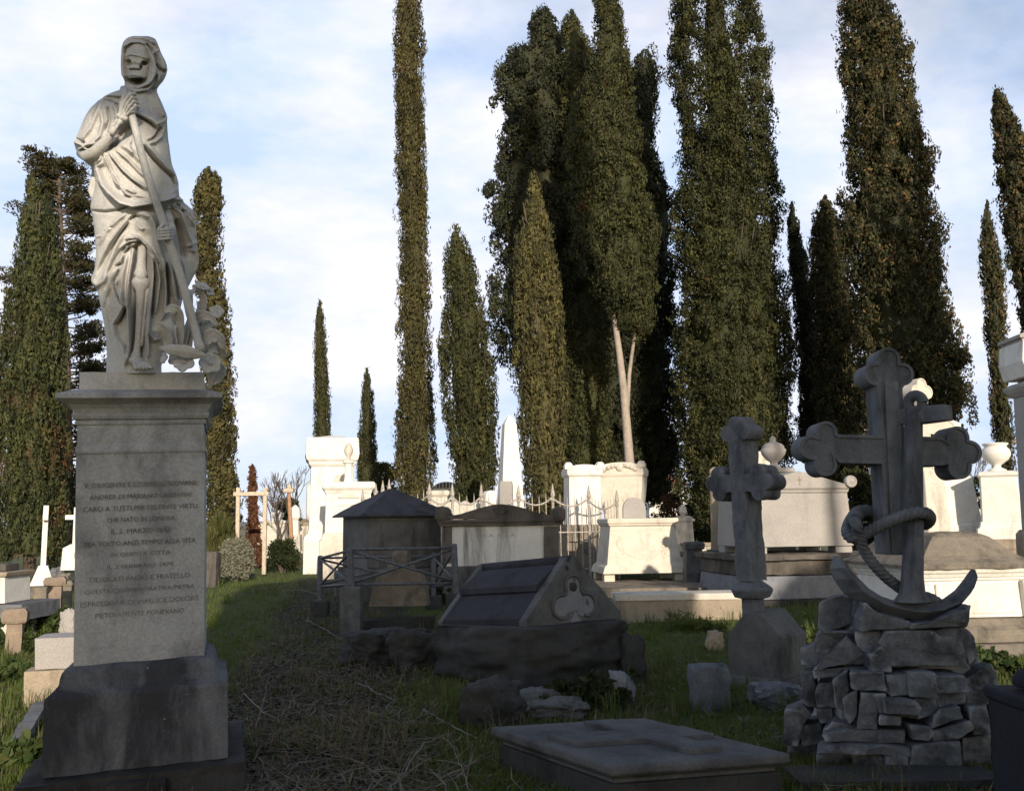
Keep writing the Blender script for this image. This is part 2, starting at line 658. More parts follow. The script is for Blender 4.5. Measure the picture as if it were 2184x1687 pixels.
cypress('loose olive cypress rising just right of the hooded statue',
        [(362, 440, 450), (380, 425, 468), (420, 415, 474), (500, 412, 474), (600, 415, 478), (640, 425, 486), (720, 430, 490), (800, 438, 495),
         (860, 436, 500), (900, 436, 502), (1000, 436, 508), (1100, 440, 510), (1180, 445, 500)],
        30, 'cypress_brown', seed=6, core=.35, holes=.10, tuft=(.16, .34), rag=.16)
cypress('stout dark green cypress with a blunt tip, left of the big dark tree clump',
        [(478, 968, 974), (500, 958, 985), (540, 948, 1005), (600, 945, 1025), (680, 940, 1040), (740, 934, 1050), (800, 938, 1058),
         (870, 945, 1062), (950, 955, 1064), (1020, 965, 1060), (1075, 972, 1050)],
        33, 'cypress_olive', seed=7, **FINE)
cypress('slim pointed olive cypress in front of the big dark tree clump, beside the obelisk',
        [(362, 1136, 1142), (400, 1126, 1154), (460, 1116, 1168), (520, 1100, 1180), (580, 1092, 1192), (640, 1093, 1200), (700, 1098, 1206),
         (800, 1103, 1210), (900, 1106, 1210), (1000, 1110, 1210), (1090, 1118, 1200)],
        30, 'cypress_bright', seed=8, **FINE)
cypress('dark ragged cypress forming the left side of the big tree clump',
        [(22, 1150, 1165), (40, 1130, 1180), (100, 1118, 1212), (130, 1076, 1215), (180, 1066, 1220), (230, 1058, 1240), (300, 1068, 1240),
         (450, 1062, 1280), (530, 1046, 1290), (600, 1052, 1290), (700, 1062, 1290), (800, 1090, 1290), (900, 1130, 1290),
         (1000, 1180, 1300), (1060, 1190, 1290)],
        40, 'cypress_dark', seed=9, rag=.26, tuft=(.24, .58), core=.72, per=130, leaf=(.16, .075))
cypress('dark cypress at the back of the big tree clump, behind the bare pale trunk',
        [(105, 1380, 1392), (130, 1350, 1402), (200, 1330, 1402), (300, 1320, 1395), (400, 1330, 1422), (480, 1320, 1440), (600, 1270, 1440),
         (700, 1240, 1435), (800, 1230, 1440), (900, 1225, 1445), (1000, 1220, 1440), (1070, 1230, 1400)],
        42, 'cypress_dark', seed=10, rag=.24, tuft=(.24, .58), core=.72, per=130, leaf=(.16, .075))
cypress('middle cypress of the big tree clump, its rounded top below the tallest spire',
        [(25, 1212, 1222), (60, 1195, 1242), (150, 1192, 1285), (300, 1190, 1300), (500, 1200, 1300), (700, 1200, 1300), (1050, 1200, 1300)],
        38.5, 'cypress_olive', seed=11, rag=.15, core=.7)
big = [(-60, 1450, 1600), (0, 1428, 1620), (80, 1425, 1625), (160, 1440, 1640), (250, 1445, 1648), (350, 1445, 1655), (450, 1440, 1660),
       (560, 1440, 1662), (640, 1445, 1680), (720, 1440, 1688), (800, 1440, 1690), (900, 1440, 1692), (960, 1446, 1690), (1050, 1452, 1650), (1110, 1470, 1620)]
cypress('massive olive cypress with a broad flat column of foliage, right of the bare pale trunk', big, 36, 'cypress_olive', seed=12, rag=.11, core=.74, top_open=.8, holes=.05, dens=1.05)
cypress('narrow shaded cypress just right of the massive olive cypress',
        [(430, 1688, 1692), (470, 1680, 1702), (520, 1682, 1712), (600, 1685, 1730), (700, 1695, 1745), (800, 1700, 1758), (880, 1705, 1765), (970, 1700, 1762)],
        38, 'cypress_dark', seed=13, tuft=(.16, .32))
cypress('medium cypress with a pointed tip between the narrow shaded one and the tall seed-flecked one',
        [(420, 1755, 1762), (460, 1735, 1785), (540, 1725, 1800), (640, 1730, 1815), (760, 1735, 1835), (880, 1745, 1850), (960, 1745, 1850), (1060, 1745, 1850)],
        36, 'cypress_seed', seed=14, tuft=(.16, .36))
cypress('tall tapering cypress flecked with pale seed cones, behind the anchor cross',
        [(-90, 1830, 1840), (-30, 1805, 1885), (0, 1795, 1897), (80, 1790, 1925), (180, 1805, 1945), (260, 1800, 1958), (340, 1800, 1980),
         (430, 1795, 1985), (500, 1800, 1998), (600, 1808, 2012), (700, 1815, 2030), (780, 1820, 2045), (860, 1825, 2060), (920, 1840, 2055),
         (1010, 1850, 2035)],
        30, 'cypress_seed', seed=15, rag=.15, core=.62, holes=.07, tuft=(.16, .38), top_open=.4)
cypress('thin cypress spike standing clear against the sky near the right edge',
        [(436, 2104, 2108), (480, 2093, 2120), (560, 2090, 2135), (640, 2098, 2148), (700, 2098, 2148), (780, 2108, 2146), (860, 2112, 2155),
         (940, 2118, 2165), (1010, 2120, 2165)],
        32, 'cypress_seed', seed=16, **FINE)
cypress('cypress cut by the right edge of the picture, leaning its tip to the left',
        [(186, 2125, 2132), (220, 2115, 2150), (280, 2120, 2175), (380, 2128, 2200), (480, 2145, 2225), (600, 2165, 2250), (700, 2180, 2270),
         (900, 2200, 2290)],
        24, 'cypress_seed', seed=17, tuft=(.12, .26), leaf=(.11, .055))
cypress('small far cypress rising behind the tall white sarcophagus tomb',
        [(640, 681, 685), (680, 673, 692), (740, 669, 698), (800, 670, 701), (860, 670, 704), (930, 668, 706), (1020, 668, 706)],
        54, 'cypress_olive', seed=18, **FINE)
cypress('small far cypress between the tall white tomb and the slender tall cypress',
        [(780, 780, 784), (820, 772, 792), (880, 768, 798), (960, 762, 804), (1010, 760, 806), (1080, 760, 806)],
        50, 'cypress_olive', seed=19, **FINE)


# the lit spire of the clump stands on a long bare trunk
def bare_trunk_cypress():
    t = cypress('tallest spire of the big tree clump, its crown on a long bare pale trunk',
                [(-120, 1285, 1292), (-40, 1270, 1320), (0, 1265, 1325), (80, 1270, 1335), (180, 1240, 1350), (260, 1215, 1360), (330, 1205, 1370),
                 (420, 1212, 1385), (500, 1225, 1395), (560, 1240, 1400), (620, 1265, 1405), (680, 1300, 1402), (715, 1345, 1385)],
                34, 'cypress_olive', seed=20, trunk=False, core=.68, rag=.13, tuft=(.18, .40))
    o = t.location
    tr = [W(x, y, 34) - o for x, y in ((1347, 1230), (1345, 1100), (1343, 990), (1336, 900), (1330, 830), (1322, 760), (1312, 690), (1305, 640), (1300, 500), (1298, 200))]
    mb = limb(tr, .21, .05, 10)
    limb([W(x, y, 34) - o for x, y in ((1338, 880), (1342, 800), (1350, 740), (1357, 690), (1362, 640))], .085, .04, 7, mb)
    mb.build('trunk', 'bark_pale', t, smooth=True)


bare_trunk_cypress()


def pine():
    Y = 40
    root = at(146, Y)
    t = thing('pine_tree', 'ragged pine with open tiers of branches and sky showing through, left of the hooded statue', 'tree', root)
    k = lambda x, y: W(x, y, Y) - root
    tp = [k(x, y) for x, y in ((146, 1210), (148, 1050), (146, 900), (144, 780), (138, 650), (132, 520), (128, 420), (126, 345))]
    limb(tp, .20, .05, 8).build('trunk', 'bark', t, smooth=True)
    br = MB()
    rg = random.Random(5)
    C, S = [], []
    env = [(330, 108, 145), (350, 80, 175), (380, 80, 190), (420, 75, 185), (470, 60, 205), (520, 60, 205), (580, 55, 210), (650, 20, 215),
           (700, 10, 225), (760, 30, 235), (830, 60, 235), (900, 70, 235), (960, 70, 232), (1020, 80, 215), (1080, 90, 200), (1130, 100, 190)]
    ys = [e[0] for e in env]
    for i in range(240):
        y = rg.uniform(335, 1110)
        l, r = np.interp(y, ys, [e[1] for e in env]), np.interp(y, ys, [e[2] for e in env])
        tx = np.interp(y, [345, 420, 520, 650, 780, 900, 1210], [126, 128, 132, 138, 144, 146, 146])
        side = rg.choice((-1, 1))
        ex = (l if side < 0 else r)
        f = rg.uniform(.55, 1.0)
        a = k(tx, y + 12)
        b = k(tx + (ex - tx) * f, y - rg.uniform(-6, 14))
        dy = rg.uniform(-1, 1) * (b - a).length * .9
        b = b + Vector((0, dy, 0))
        m = (a + b) / 2 + Vector((0, 0, -.06 * (b - a).length))
        limb([a, m, b], .045, .018, 5, br)
        for q in range(rg.randint(3, 6)):
            s = rg.uniform(.45, 1.05)
            p = a.lerp(b, s) + Vector((rg.uniform(-.25, .25), rg.uniform(-.4, .4), rg.uniform(-.05, .22)))
            C.append(p)
            w = rg.uniform(.20, .42)
            S.append((w * 1.25, w * 1.25, w * .55))
    br.build('branch', 'bark', t)
    npmesh('crown', leaf_cloud(np.array(C), np.array(S), 60, (.17, .06), .5, .5, .8), 'pine_leaf', t)


pine()


def bush(name, label, px, py, w, h, mat, n=40, leaf=(.10, .05), clumps=40, Y=None, group=None, spiky=False, cat='bush', seed=1, dep=.7):
    """px,py: middle of its foot in the picture; w,h: size in picture units"""
    global rng
    rng = np.random.default_rng(seed * 31 + 7)
    if Y is None:
        root = G(px, py)
        Y = root.y
    else:
        root = at(px, Y)
        h += W(px, py, Y).z * F / Y
    k = Y / F
    W2, H = w * k / 2, h * k
    t = thing(name, label, cat, root, 0, group)
    m = clumps
    u = rng.random(m)
    zc = H * (.12 + .72 * rng.random(m))
    prof = np.sqrt(np.clip(1 - ((zc / H - .35) / .66) ** 2, .05, 1))
    ang = rng.random(m) * 2 * PI
    rr = W2 * prof * np.sqrt(u) * .8
    C = np.stack([rr * np.cos(ang), rr * np.sin(ang) * dep, zc], 1)
    s = np.minimum(W2, H) * (.22 + .16 * rng.random((m, 1)))
    V = leaf_cloud(C, np.repeat(s, 3, 1), n, leaf, 2.2 if spiky else .4, .8, .35 if spiky else .9, .4)
    npmesh('foliage', V, mat, t)
    st_ = MB()
    for i in range(7):
        c = C[rng.integers(m)]
        st_.tube([(c[0] * .12, c[1] * .12, -.05), (c[0] * .5, c[1] * .5, c[2] * .5), tuple(c)], [.025 * k * 60, .016 * k * 60, .008 * k * 60], 5)
    st_.build('stem', 'bark', t)
    return t


bush('leafy_bush', 'spiky olive shrub beside the red ivy column, right of the inscribed pedestal', 470, 1158, 68, 80, 'bush_olive', 60, (.32, .03), 50, Y=27.5, spiky=True, seed=2)
bush('leafy_bush', 'rounded silver-grey shrub in the sun at the foot of the red ivy column', 506, 1204, 84, 62, 'grey_bush', 60, (.07, .04), 120, seed=3, Y=27)
bush('leafy_bush', 'low dark green shrub at the foot of the brown pole', 604, 1196, 76, 50, 'bush_dark', 60, (.14, .05), 60, seed=4, Y=31)
bush('round_tree', 'rounded dark pine behind the brown pole, against the sky', 612, 1172, 66, 126, 'bush_dark', 90, (.18, .06), 60, Y=44, cat='tree', seed=5)
bush('round_tree', 'rounded mid-green tree right of the tall white tomb', 822, 1120, 70, 160, 'bush_olive', 90, (.22, .08), 70, Y=52, cat='tree', seed=6)
bush('leafy_bush', 'dark hanging shrub beside the urn pedestal at right', 2085, 1024, 50, 46, 'bush_dark', 60, (.10, .05), 30, Y=26, seed=7)
bush('leafy_bush', 'reddish brown shrub low between the garland tomb and the massive cypress', 1420, 1120, 90, 84, 'red_ivy', 46, (.13, .06), 40, Y=40, seed=8)
bush('round_tree', 'open dark tree with sky between its branches, right of the bare pale trunk', 1424, 1150, 90, 240, 'cypress_dark', 70, (.22, .08), 60, Y=46, cat='tree', seed=9)
bush('leafy_bush', 'dark evergreen bush behind the gabled white tomb with the urn', 1835, 1160, 90, 190, 'cypress_olive', 80, (.16, .06), 80, Y=24, seed=10)
bush('leafy_bush', 'brown-tipped low hedge bush behind the iron fence by the slim cypress', 1150, 1130, 90, 90, 'red_ivy', 60, (.14, .06), 50, Y=34, seed=11)

bush('leafy_bush', 'dark clipped mass of shrubs behind the pale column', 1510, 1150, 130, 110, 'bush_dark', 60, (.2, .07), 70, Y=46, seed=12)

# red ivy column
def ivy_column():
    Y = 33.0
    root = at(538, Y)
    t = thing('ivy_column', 'narrow column of red-brown ivy swallowing a post, beside the timber frame', 'ivy', root)
    k = lambda x, y: W(x, y, Y) - root
    C, S = [], []
    rg = random.Random(3)
    ys, ls, rs = [996, 1010, 1050, 1100, 1150, 1190], [536, 532, 530, 528, 523, 520], [541, 546, 548, 552, 557, 562]
    for i in range(210):
        y = rg.uniform(996, 1206)
        l, r = np.interp(y, ys, ls), np.interp(y, ys, rs)
        p = k(rg.uniform(l + 2, r - 2), y)
        C.append((p.x, rg.uniform(-.16, .16), p.z))
        S.append((.09, .09, .14))
    npmesh('foliage', leaf_cloud(np.array(C), np.array(S), 26, (.11, .055), .6, .6, .7, .3), 'red_ivy', t)
    limb([k(541, 1200), k(540, 1100), k(538, 1005)], .05, .03).build('post', 'bark', t)


ivy_column()


def bare_tree(label, px, py, top, spread, Y, seed):
    root = at(px, Y)
    root.z = 0
    t = thing('bare_tree', label, 'tree', root, 0, 'leafless trees against the sky')
    rg = random.Random(seed)
    H = W(px, top, Y).z
    mb = MB()

    def grow(p, d, L, r, depth):
        q = p + d * L
        mb.tube([p, (p + q) / 2 + Vector((rg.uniform(-1, 1), rg.uniform(-1, 1), 0)) * L * .06, q], [r, r * .85, r * .7], 5, caps=False)
        if depth == 0:
            return
        for i in range(3 if depth > 1 else 4):
            nd = (d + Vector((rg.uniform(-1, 1), rg.uniform(-1, 1), rg.uniform(-.2, .7))) * .75).normalized()
            grow(q, nd, L * rg.uniform(.62, .85), r * .62, depth - 1)
    grow(Vector((0, 0, -.2)), Vector((0, 0, 1)), H * .34, .09, 5)
    s = spread
    mb.v = [(x * s, y * s, z) for x, y, z in mb.v]
    mb.build('trunk', 'bark', t)


bare_tree('leafless twiggy tree against the sky behind the brown pole', 600, 1170, 1020, .9, 40, 4)
bare_tree('leafless twiggy tree behind the pale timber frame', 574, 1170, 1050, .8, 43, 6)
bare_tree('leafless twiggy tree left of the urn pedestal at right', 2075, 1150, 965, .8, 40, 8)
# ------------------------------------------------------------------ stone and metal materials
stone('marble_white', (.74, .71, .66), (.62, .585, .53), (.26, .23, .19), .24, 1.6, .3, bump=.2)
stone('marble_cream', (.62, .57, .49), (.52, .47, .40), (.16, .13, .10), .42, 1.8, .3, bump=.25)
stone('marble_grey', (.41, .405, .40), (.30, .30, .305), (.11, .11, .118), .50, 1.25, .65, bump=.22)
stone('statue_stone', (.50, .488, .468), (.42, .405, .38), (.18, .176, .17), .26, 2.2, .6, bump=.25, fine=90, bdist=.003)
stone('plinth_stone', (.17, .172, .185), (.10, .102, .112), (.022, .022, .027), .62, 1.5, .3, lichen=.16, lcol=(.34, .345, .355))
stone('sooty_stone', (.15, .156, .168), (.092, .096, .107), (.030, .030, .035), .50, 2.4, .35, lichen=.14, lcol=(.22, .225, .23), bump=.6, wear=.45, wcol=(.21, .215, .22))
stone('rock_stone', (.16, .166, .178), (.085, .088, .097), (.022, .022, .026), .5, 2.6, .8, lichen=.26, lcol=(.34, .345, .355), bump=.8, bdist=.012, wear=.7, wcol=(.36, .365, .38))
stone('boulder_stone', (.060, .058, .055), (.038, .037, .036), (.016, .016, .016), .5, 1.6, .8, lichen=.05, lcol=(.12, .12, .11), bump=.9, bdist=.012)
stone('slate', (.043, .043, .052), (.030, .030, .038), (.016, .015, .017), .4, 1.5, .25, bump=.35)
stone('gable_stone', (.135, .133, .13), (.085, .083, .082), (.03, .03, .03), .45, 2.2, .6, lichen=.08, lcol=(.2, .2, .19), bump=.5)
stone('panel_stone', (.22, .222, .24), (.165, .167, .182), (.06, .06, .07), .3, 2.5, .6, bump=.3)
stone('house_stone', (.15, .145, .14), (.09, .088, .088), (.035, .034, .034), .55, 1.4, .25, lichen=.08, lcol=(.26, .25, .23))
stone('roof_stone', (.075, .072, .085), (.048, .047, .056), (.02, .02, .022), .4, 1.6, .7, lichen=.42, lcol=(.24, .24, .24))
stone('streaked_marble', (.68, .66, .62), (.56, .53, .49), (.055, .045, .038), .36, 1.3, .14, bump=.3)
stone('brown_stone', (.14, .118, .10), (.08, .07, .062), (.030, .028, .027), .5, 1.6, .3, lichen=.06)
stone('tan_stone', (.36, .295, .215), (.26, .21, .155), (.09, .07, .055), .38, 1.7, .5, bump=.4)
stone('bollard_stone', (.28, .215, .16), (.20, .155, .12), (.07, .06, .05), .4, 2.2, .4, lichen=.1, bump=.5)
stone('ledger_stone', (.125, .122, .124), (.078, .077, .08), (.03, .03, .032), .45, 1.4, 1, lichen=.10, lcol=(.36, .36, .36), bump=.5)
stone('box_marble', (.36, .335, .31), (.30, .28, .262), (.20, .18, .165), .2, 1.1, .3, bump=.2)
stone('carved_marble', (.66, .60, .51), (.55, .49, .41), (.26, .20, .14), .3, 2.0, .4, bump=.25)
stone('mossy_stone', (.23, .195, .15), (.15, .13, .105), (.05, .045, .04), .45, 2.0, .6, lichen=.2, lcol=(.36, .33, .28), bump=.5)
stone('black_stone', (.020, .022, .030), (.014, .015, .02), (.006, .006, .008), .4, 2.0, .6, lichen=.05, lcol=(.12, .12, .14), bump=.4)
plain('iron_grey', (.13, .14, .165), .5, .3, 30, .5, (.07, .065, .065))
plain('iron_dark', (.055, .058, .068), .55, .3, 30, .5, (.10, .09, .09))
plain('iron_pale', (.46, .43, .39), .55, .1, 24, .5, (.22, .17, .13))
plain('wood_pale', (.48, .40, .31), .8, 0, 14, .4)
plain('wood_brown', (.32, .17, .10), .8, 0, 14, .4, (.42, .27, .17))
plain('letter', (.20, .195, .19), .9, 0, 22, .3, (.115, .11, .11))
plain('letter_soft', (.30, .275, .25), .9)
plain('glass_dark', (.03, .035, .04), .25)
plain('roof_red', (.30, .13, .09), .8)
plain('wall_far', (.62, .58, .52), .8)


class Fr:
    """a frontal thing at distance Y: turns picture units into local metres"""

    def __init__(s, px, Y, z=0.0, back=0.0):
        s.o = at(px, Y + back, z)     # the thing's middle stands `back` behind its front
        s.Y = Y
        s.px = px

    def p(s, x, y, d=0.0):
        return W(x, y, s.Y + d) - s.o

    def z(s, y):
        return W(s.px, y, s.Y).z - s.o.z

    def k(s, n):
        return n * s.Y / F

    def bx(s, mb, x0, x1, yt, yb, d0, d1, x2=None, x3=None):
        """block whose front shows as the rectangle x0..x1, yt..yb (x2..x3 at the bottom if it tapers)"""
        x2 = x0 if x2 is None else x2
        x3 = x1 if x3 is None else x3
        a, b, c, e = s.p(x2, yb), s.p(x3, yb), s.p(x0, yt), s.p(x1, yt)
        zb, zt = (a.z + b.z) / 2, (c.z + e.z) / 2
        mb.frust(zb, (a.x, b.x, d0, d1), zt, (c.x, e.x, d0, d1))
        return mb


def text_part(name, body, width, height, M, parent, mat, depth=.0015, align=True):
    cu = bpy.data.curves.new(name, 'FONT')
    cu.body = body
    cu.extrude = depth
    cu.align_x = 'CENTER'
    cu.align_y = 'CENTER'
    cu.resolution_u = 2
    ob = bpy.data.objects.new(name, cu)
    col.objects.link(ob)
    bpy.context.view_layer.update()
    dg = bpy.context.evaluated_depsgraph_get()
    me = bpy.data.meshes.new_from_object(ob.evaluated_get(dg))
    xs = [v.co.x for v in me.vertices]
    ys = [v.co.y for v in me.vertices]
    sx = width / max(1e-6, max(xs) - min(xs))
    sy = height / max(1e-6, max(ys) - min(ys))
    cx, cy = (max(xs) + min(xs)) / 2, (max(ys) + min(ys)) / 2
    out = [(M @ Vector(((v.co.x - cx) * sx, (v.co.y - cy) * sy, v.co.z))) for v in me.vertices]
    fs = [tuple(p.vertices) for p in me.polygons]
    bpy.data.objects.remove(ob)
    bpy.data.curves.remove(cu)
    bpy.data.meshes.remove(me)
    return out, fs


def trefoil_pts(c, lobes, a0, a1, n=44):
    """outline of the lobes seen from c, swept from angle a0 to a1 (radians)"""
    out = []
    for i in range(n + 1):
        a = a0 + (a1 - a0) * i / n
        d = (math.cos(a), math.sin(a))
        best = 0
        for (lx, lz), r in lobes:
            ex, ez = lx - c[0], lz - c[1]
            b = ex * d[0] + ez * d[1]
            q = r * r - (ex * ex + ez * ez - b * b)
            if q > 0:
                best = max(best, b + math.sqrt(q))
        if best > 0:
            out.append((c[0] + d[0] * best, c[1] + d[1] * best))
    return out


def carved_plate(name, poly, y0, y1, mat, parent, border=0.0, sink=.012, bevel=.006):
    """extruded outline with a raised border round a sunk front"""
    bm = bmesh.new()
    vs = [bm.verts.new((x, y0, z)) for x, z in poly]
    f = bm.faces.new(vs)
    f.normal_update()
    if f.normal.y > 0:
        bmesh.ops.reverse_faces(bm, faces=[f])
    ext = bmesh.ops.extrude_face_region(bm, geom=[f])
    nv = [e for e in ext['geom'] if isinstance(e, bmesh.types.BMVert)]
    for v in nv:
        v.co.y = y1
    bmesh.ops.recalc_face_normals(bm, faces=bm.faces)
    bm.faces.ensure_lookup_table()
    if False:
        fr = [q for q in bm.faces if len(q.verts) > 12 and q.normal.y < -.9]
        bmesh.ops.inset_region(bm, faces=fr, thickness=border, use_even_offset=True)
        fr = [q for q in bm.faces if len(q.verts) > 12 and q.normal.y < -.9]
        bmesh.ops.inset_region(bm, faces=fr, thickness=.005, use_even_offset=True)
        fr = [q for q in bm.faces if len(q.verts) > 12 and q.normal.y < -.9]
        for q in fr:
            for v in q.verts:
                v.co.y += sink
    me = bpy.data.meshes.new(name)
    bm.to_mesh(me)
    bm.free()
    o = link_mesh(name, me, mat, parent)
    if bevel:
        b = o.modifiers.new('bevel', 'BEVEL')
        b.width = bevel
        b.segments = 2
        b.limit_method = 'ANGLE'
        b.angle_limit = R(50)
    if border:
        # raised rim that follows the outline, standing proud of the front
        n = len(poly)
        area = sum(poly[i][0] * poly[(i + 1) % n][1] - poly[(i + 1) % n][0] * poly[i][1] for i in range(n))
        sg = 1 if area > 0 else -1
        inn = []
        for i in range(n):
            a, p, c = Vector(poly[i - 1]), Vector(poly[i]), Vector(poly[(i + 1) % n])
            d1, d2 = (p - a).normalized(), (c - p).normalized()
            n1, n2 = Vector((-d1.y, d1.x)) * sg, Vector((-d2.y, d2.x)) * sg
            bis = (n1 + n2)
            bis = n1 if bis.length < .05 else bis.normalized()
            inn.append(p + bis * (border / max(.55, bis.dot(n1))))
        yf = y0 - sink
        vs = [(x, y0 + .004, z) for x, z in poly] + [(x * 1.0, yf, z) for x, z in poly] + [(q.x, yf, q.y) for q in inn] + [(q.x, y0 + .004, q.y) for q in inn]
        fs = []
        for k in range(3):
            fs += [(k * n + i, k * n + (i + 1) % n, (k + 1) * n + (i + 1) % n, (k + 1) * n + i) for i in range(n)]
        MB().add(vs, fs).build('rim', mat, o, .003)
    return o


# ------------------------------------------------------------------ inscribed pedestal under the statue
PED_Y = 5.95
ped_root = at(327, PED_Y)
PRZ = R(17)


def pedestal():
    t = thing('pedestal', 'tall inscribed grey marble pedestal with a dark moulded base, carrying the hooded skeleton statue', 'pedestal', ped_root, PRZ)
    t.rotation_euler = (0, R(-1.7), PRZ)
    Yf = 5.47

    def q(py, wpx, extra=0):
        z = W(297, py, Yf).z
        dep = Yf * ct + (z - EYE) * st
        h = wpx / 2 / F * dep
        h *= .935
        return (z, h, h - .02 + extra)
    cyc = [(785, 271), (823, 273)]
    b = MB()
    b.stack([q(1640, 398), q(1600, 396), q(1480, 392), q(1474, 388), q(1468, 372), q(1462, 352), q(1450, 340), q(1438, 336), q(1428, 328), q(1422, 314), q(1417, 296)])
    roughen(b.build('base', 'plinth_stone', t), .09, .007, 6, 1)
    d = MB()
    d.stack([q(1419, 286), q(962, 280)])
    roughen(d.build('die', 'marble_grey', t), .11, .0022, 4, 7)
    u = MB()
    u.stack([q(962, 285), q(956, 287), q(948, 283), q(940, 277), q(899, 277)])
    u.build('frieze', 'marble_grey', t, .004)
    c = MB()
    c.stack([q(899, 283), q(893, 287), q(890, 280), q(887, 292), q(881, 298), q(876, 298), q(874, 290), q(866, 297), q(857, 312), q(851, 334), q(847, 352),
             q(846, 358), q(837, 358), q(835, 354), q(826, 300), q(824, 290)])
    roughen(c.build('cornice', 'marble_grey', t), .07, .0028, 7, 8)
    s = MB()
    s.stack([q(824, 272), q(785, 271)])
    roughen(s.build('statue_slab', 'statue_stone', t), .07, .006, 8, 4)
    # the rough bottom step, sunk in the soil
    g = MB()
    z0 = W(297, 1640, Yf).z
    g.box(-.60, .58, -.60, .58, -.3, z0 - .002)
    g.box(-.14, .16, -.68, -.60, -.3, z0 - .03)
    roughen(g.build('foundation', 'boulder_stone', t), .1, .02, 5, 2)
    # inscription
    vs, fs = [], []
    lines = [(1030, 'V. DILIGENTE E STUDIOSO GIOVANE', 244), (1055.5, 'ANDREA DI MARIANO CASENTINI', 220), (1081, 'CARO A TUTTI PER DISTINTE VIRTU', 246),
             (1106, 'CHE NATO IN LONDRA', 147), (1131, 'IL 2. MARZO 1843', 126), (1157, 'ERA TOLTO ANZI TEMPO ALLA VITA', 240), (1182, 'IN QUESTA CITTA', 128),
             (1209, 'IL 2 FEBBRAJO 1870', 142), (1234, 'DESOLATI PADRE E FRATELLO', 213), (1260, 'QUESTA COMMEMORATIVA PIETRA', 234),
             (1286, 'ESPRESSIONE DI INFELICE DOLORE', 252), (1312, 'PIETOSAMENTE PONEVANO', 189)]
    for py, s_, wpx in lines:
        z, h, dd = q(py, 284)
        M = Matrix.Translation((0, -dd - .001, z)) @ Matrix.Rotation(PI / 2, 4, 'X')
        o, f = text_part('inscription', s_, wpx * .94 / F * Yf, 10.5 / F * Yf, M, t, 'letter')
        n = len(vs)
        vs += o
        fs += [tuple(i + n for i in k) for k in f]
    me = bpy.data.meshes.new('inscription')
    me.from_pydata(vs, [], fs)
    link_mesh('inscription', me, 'letter', t)


pedestal()


# ------------------------------------------------------------------ anchor cross on its rock pile
ANCH_Y = 6.25
ax = Fr(1882, ANCH_Y)


def cP(x, y):
    p = ax.p(*zC(x, y))
    return (p.x, p.z)


def dP(x, y, d=0.0):
    return ax.p(*zD(x, y), d)


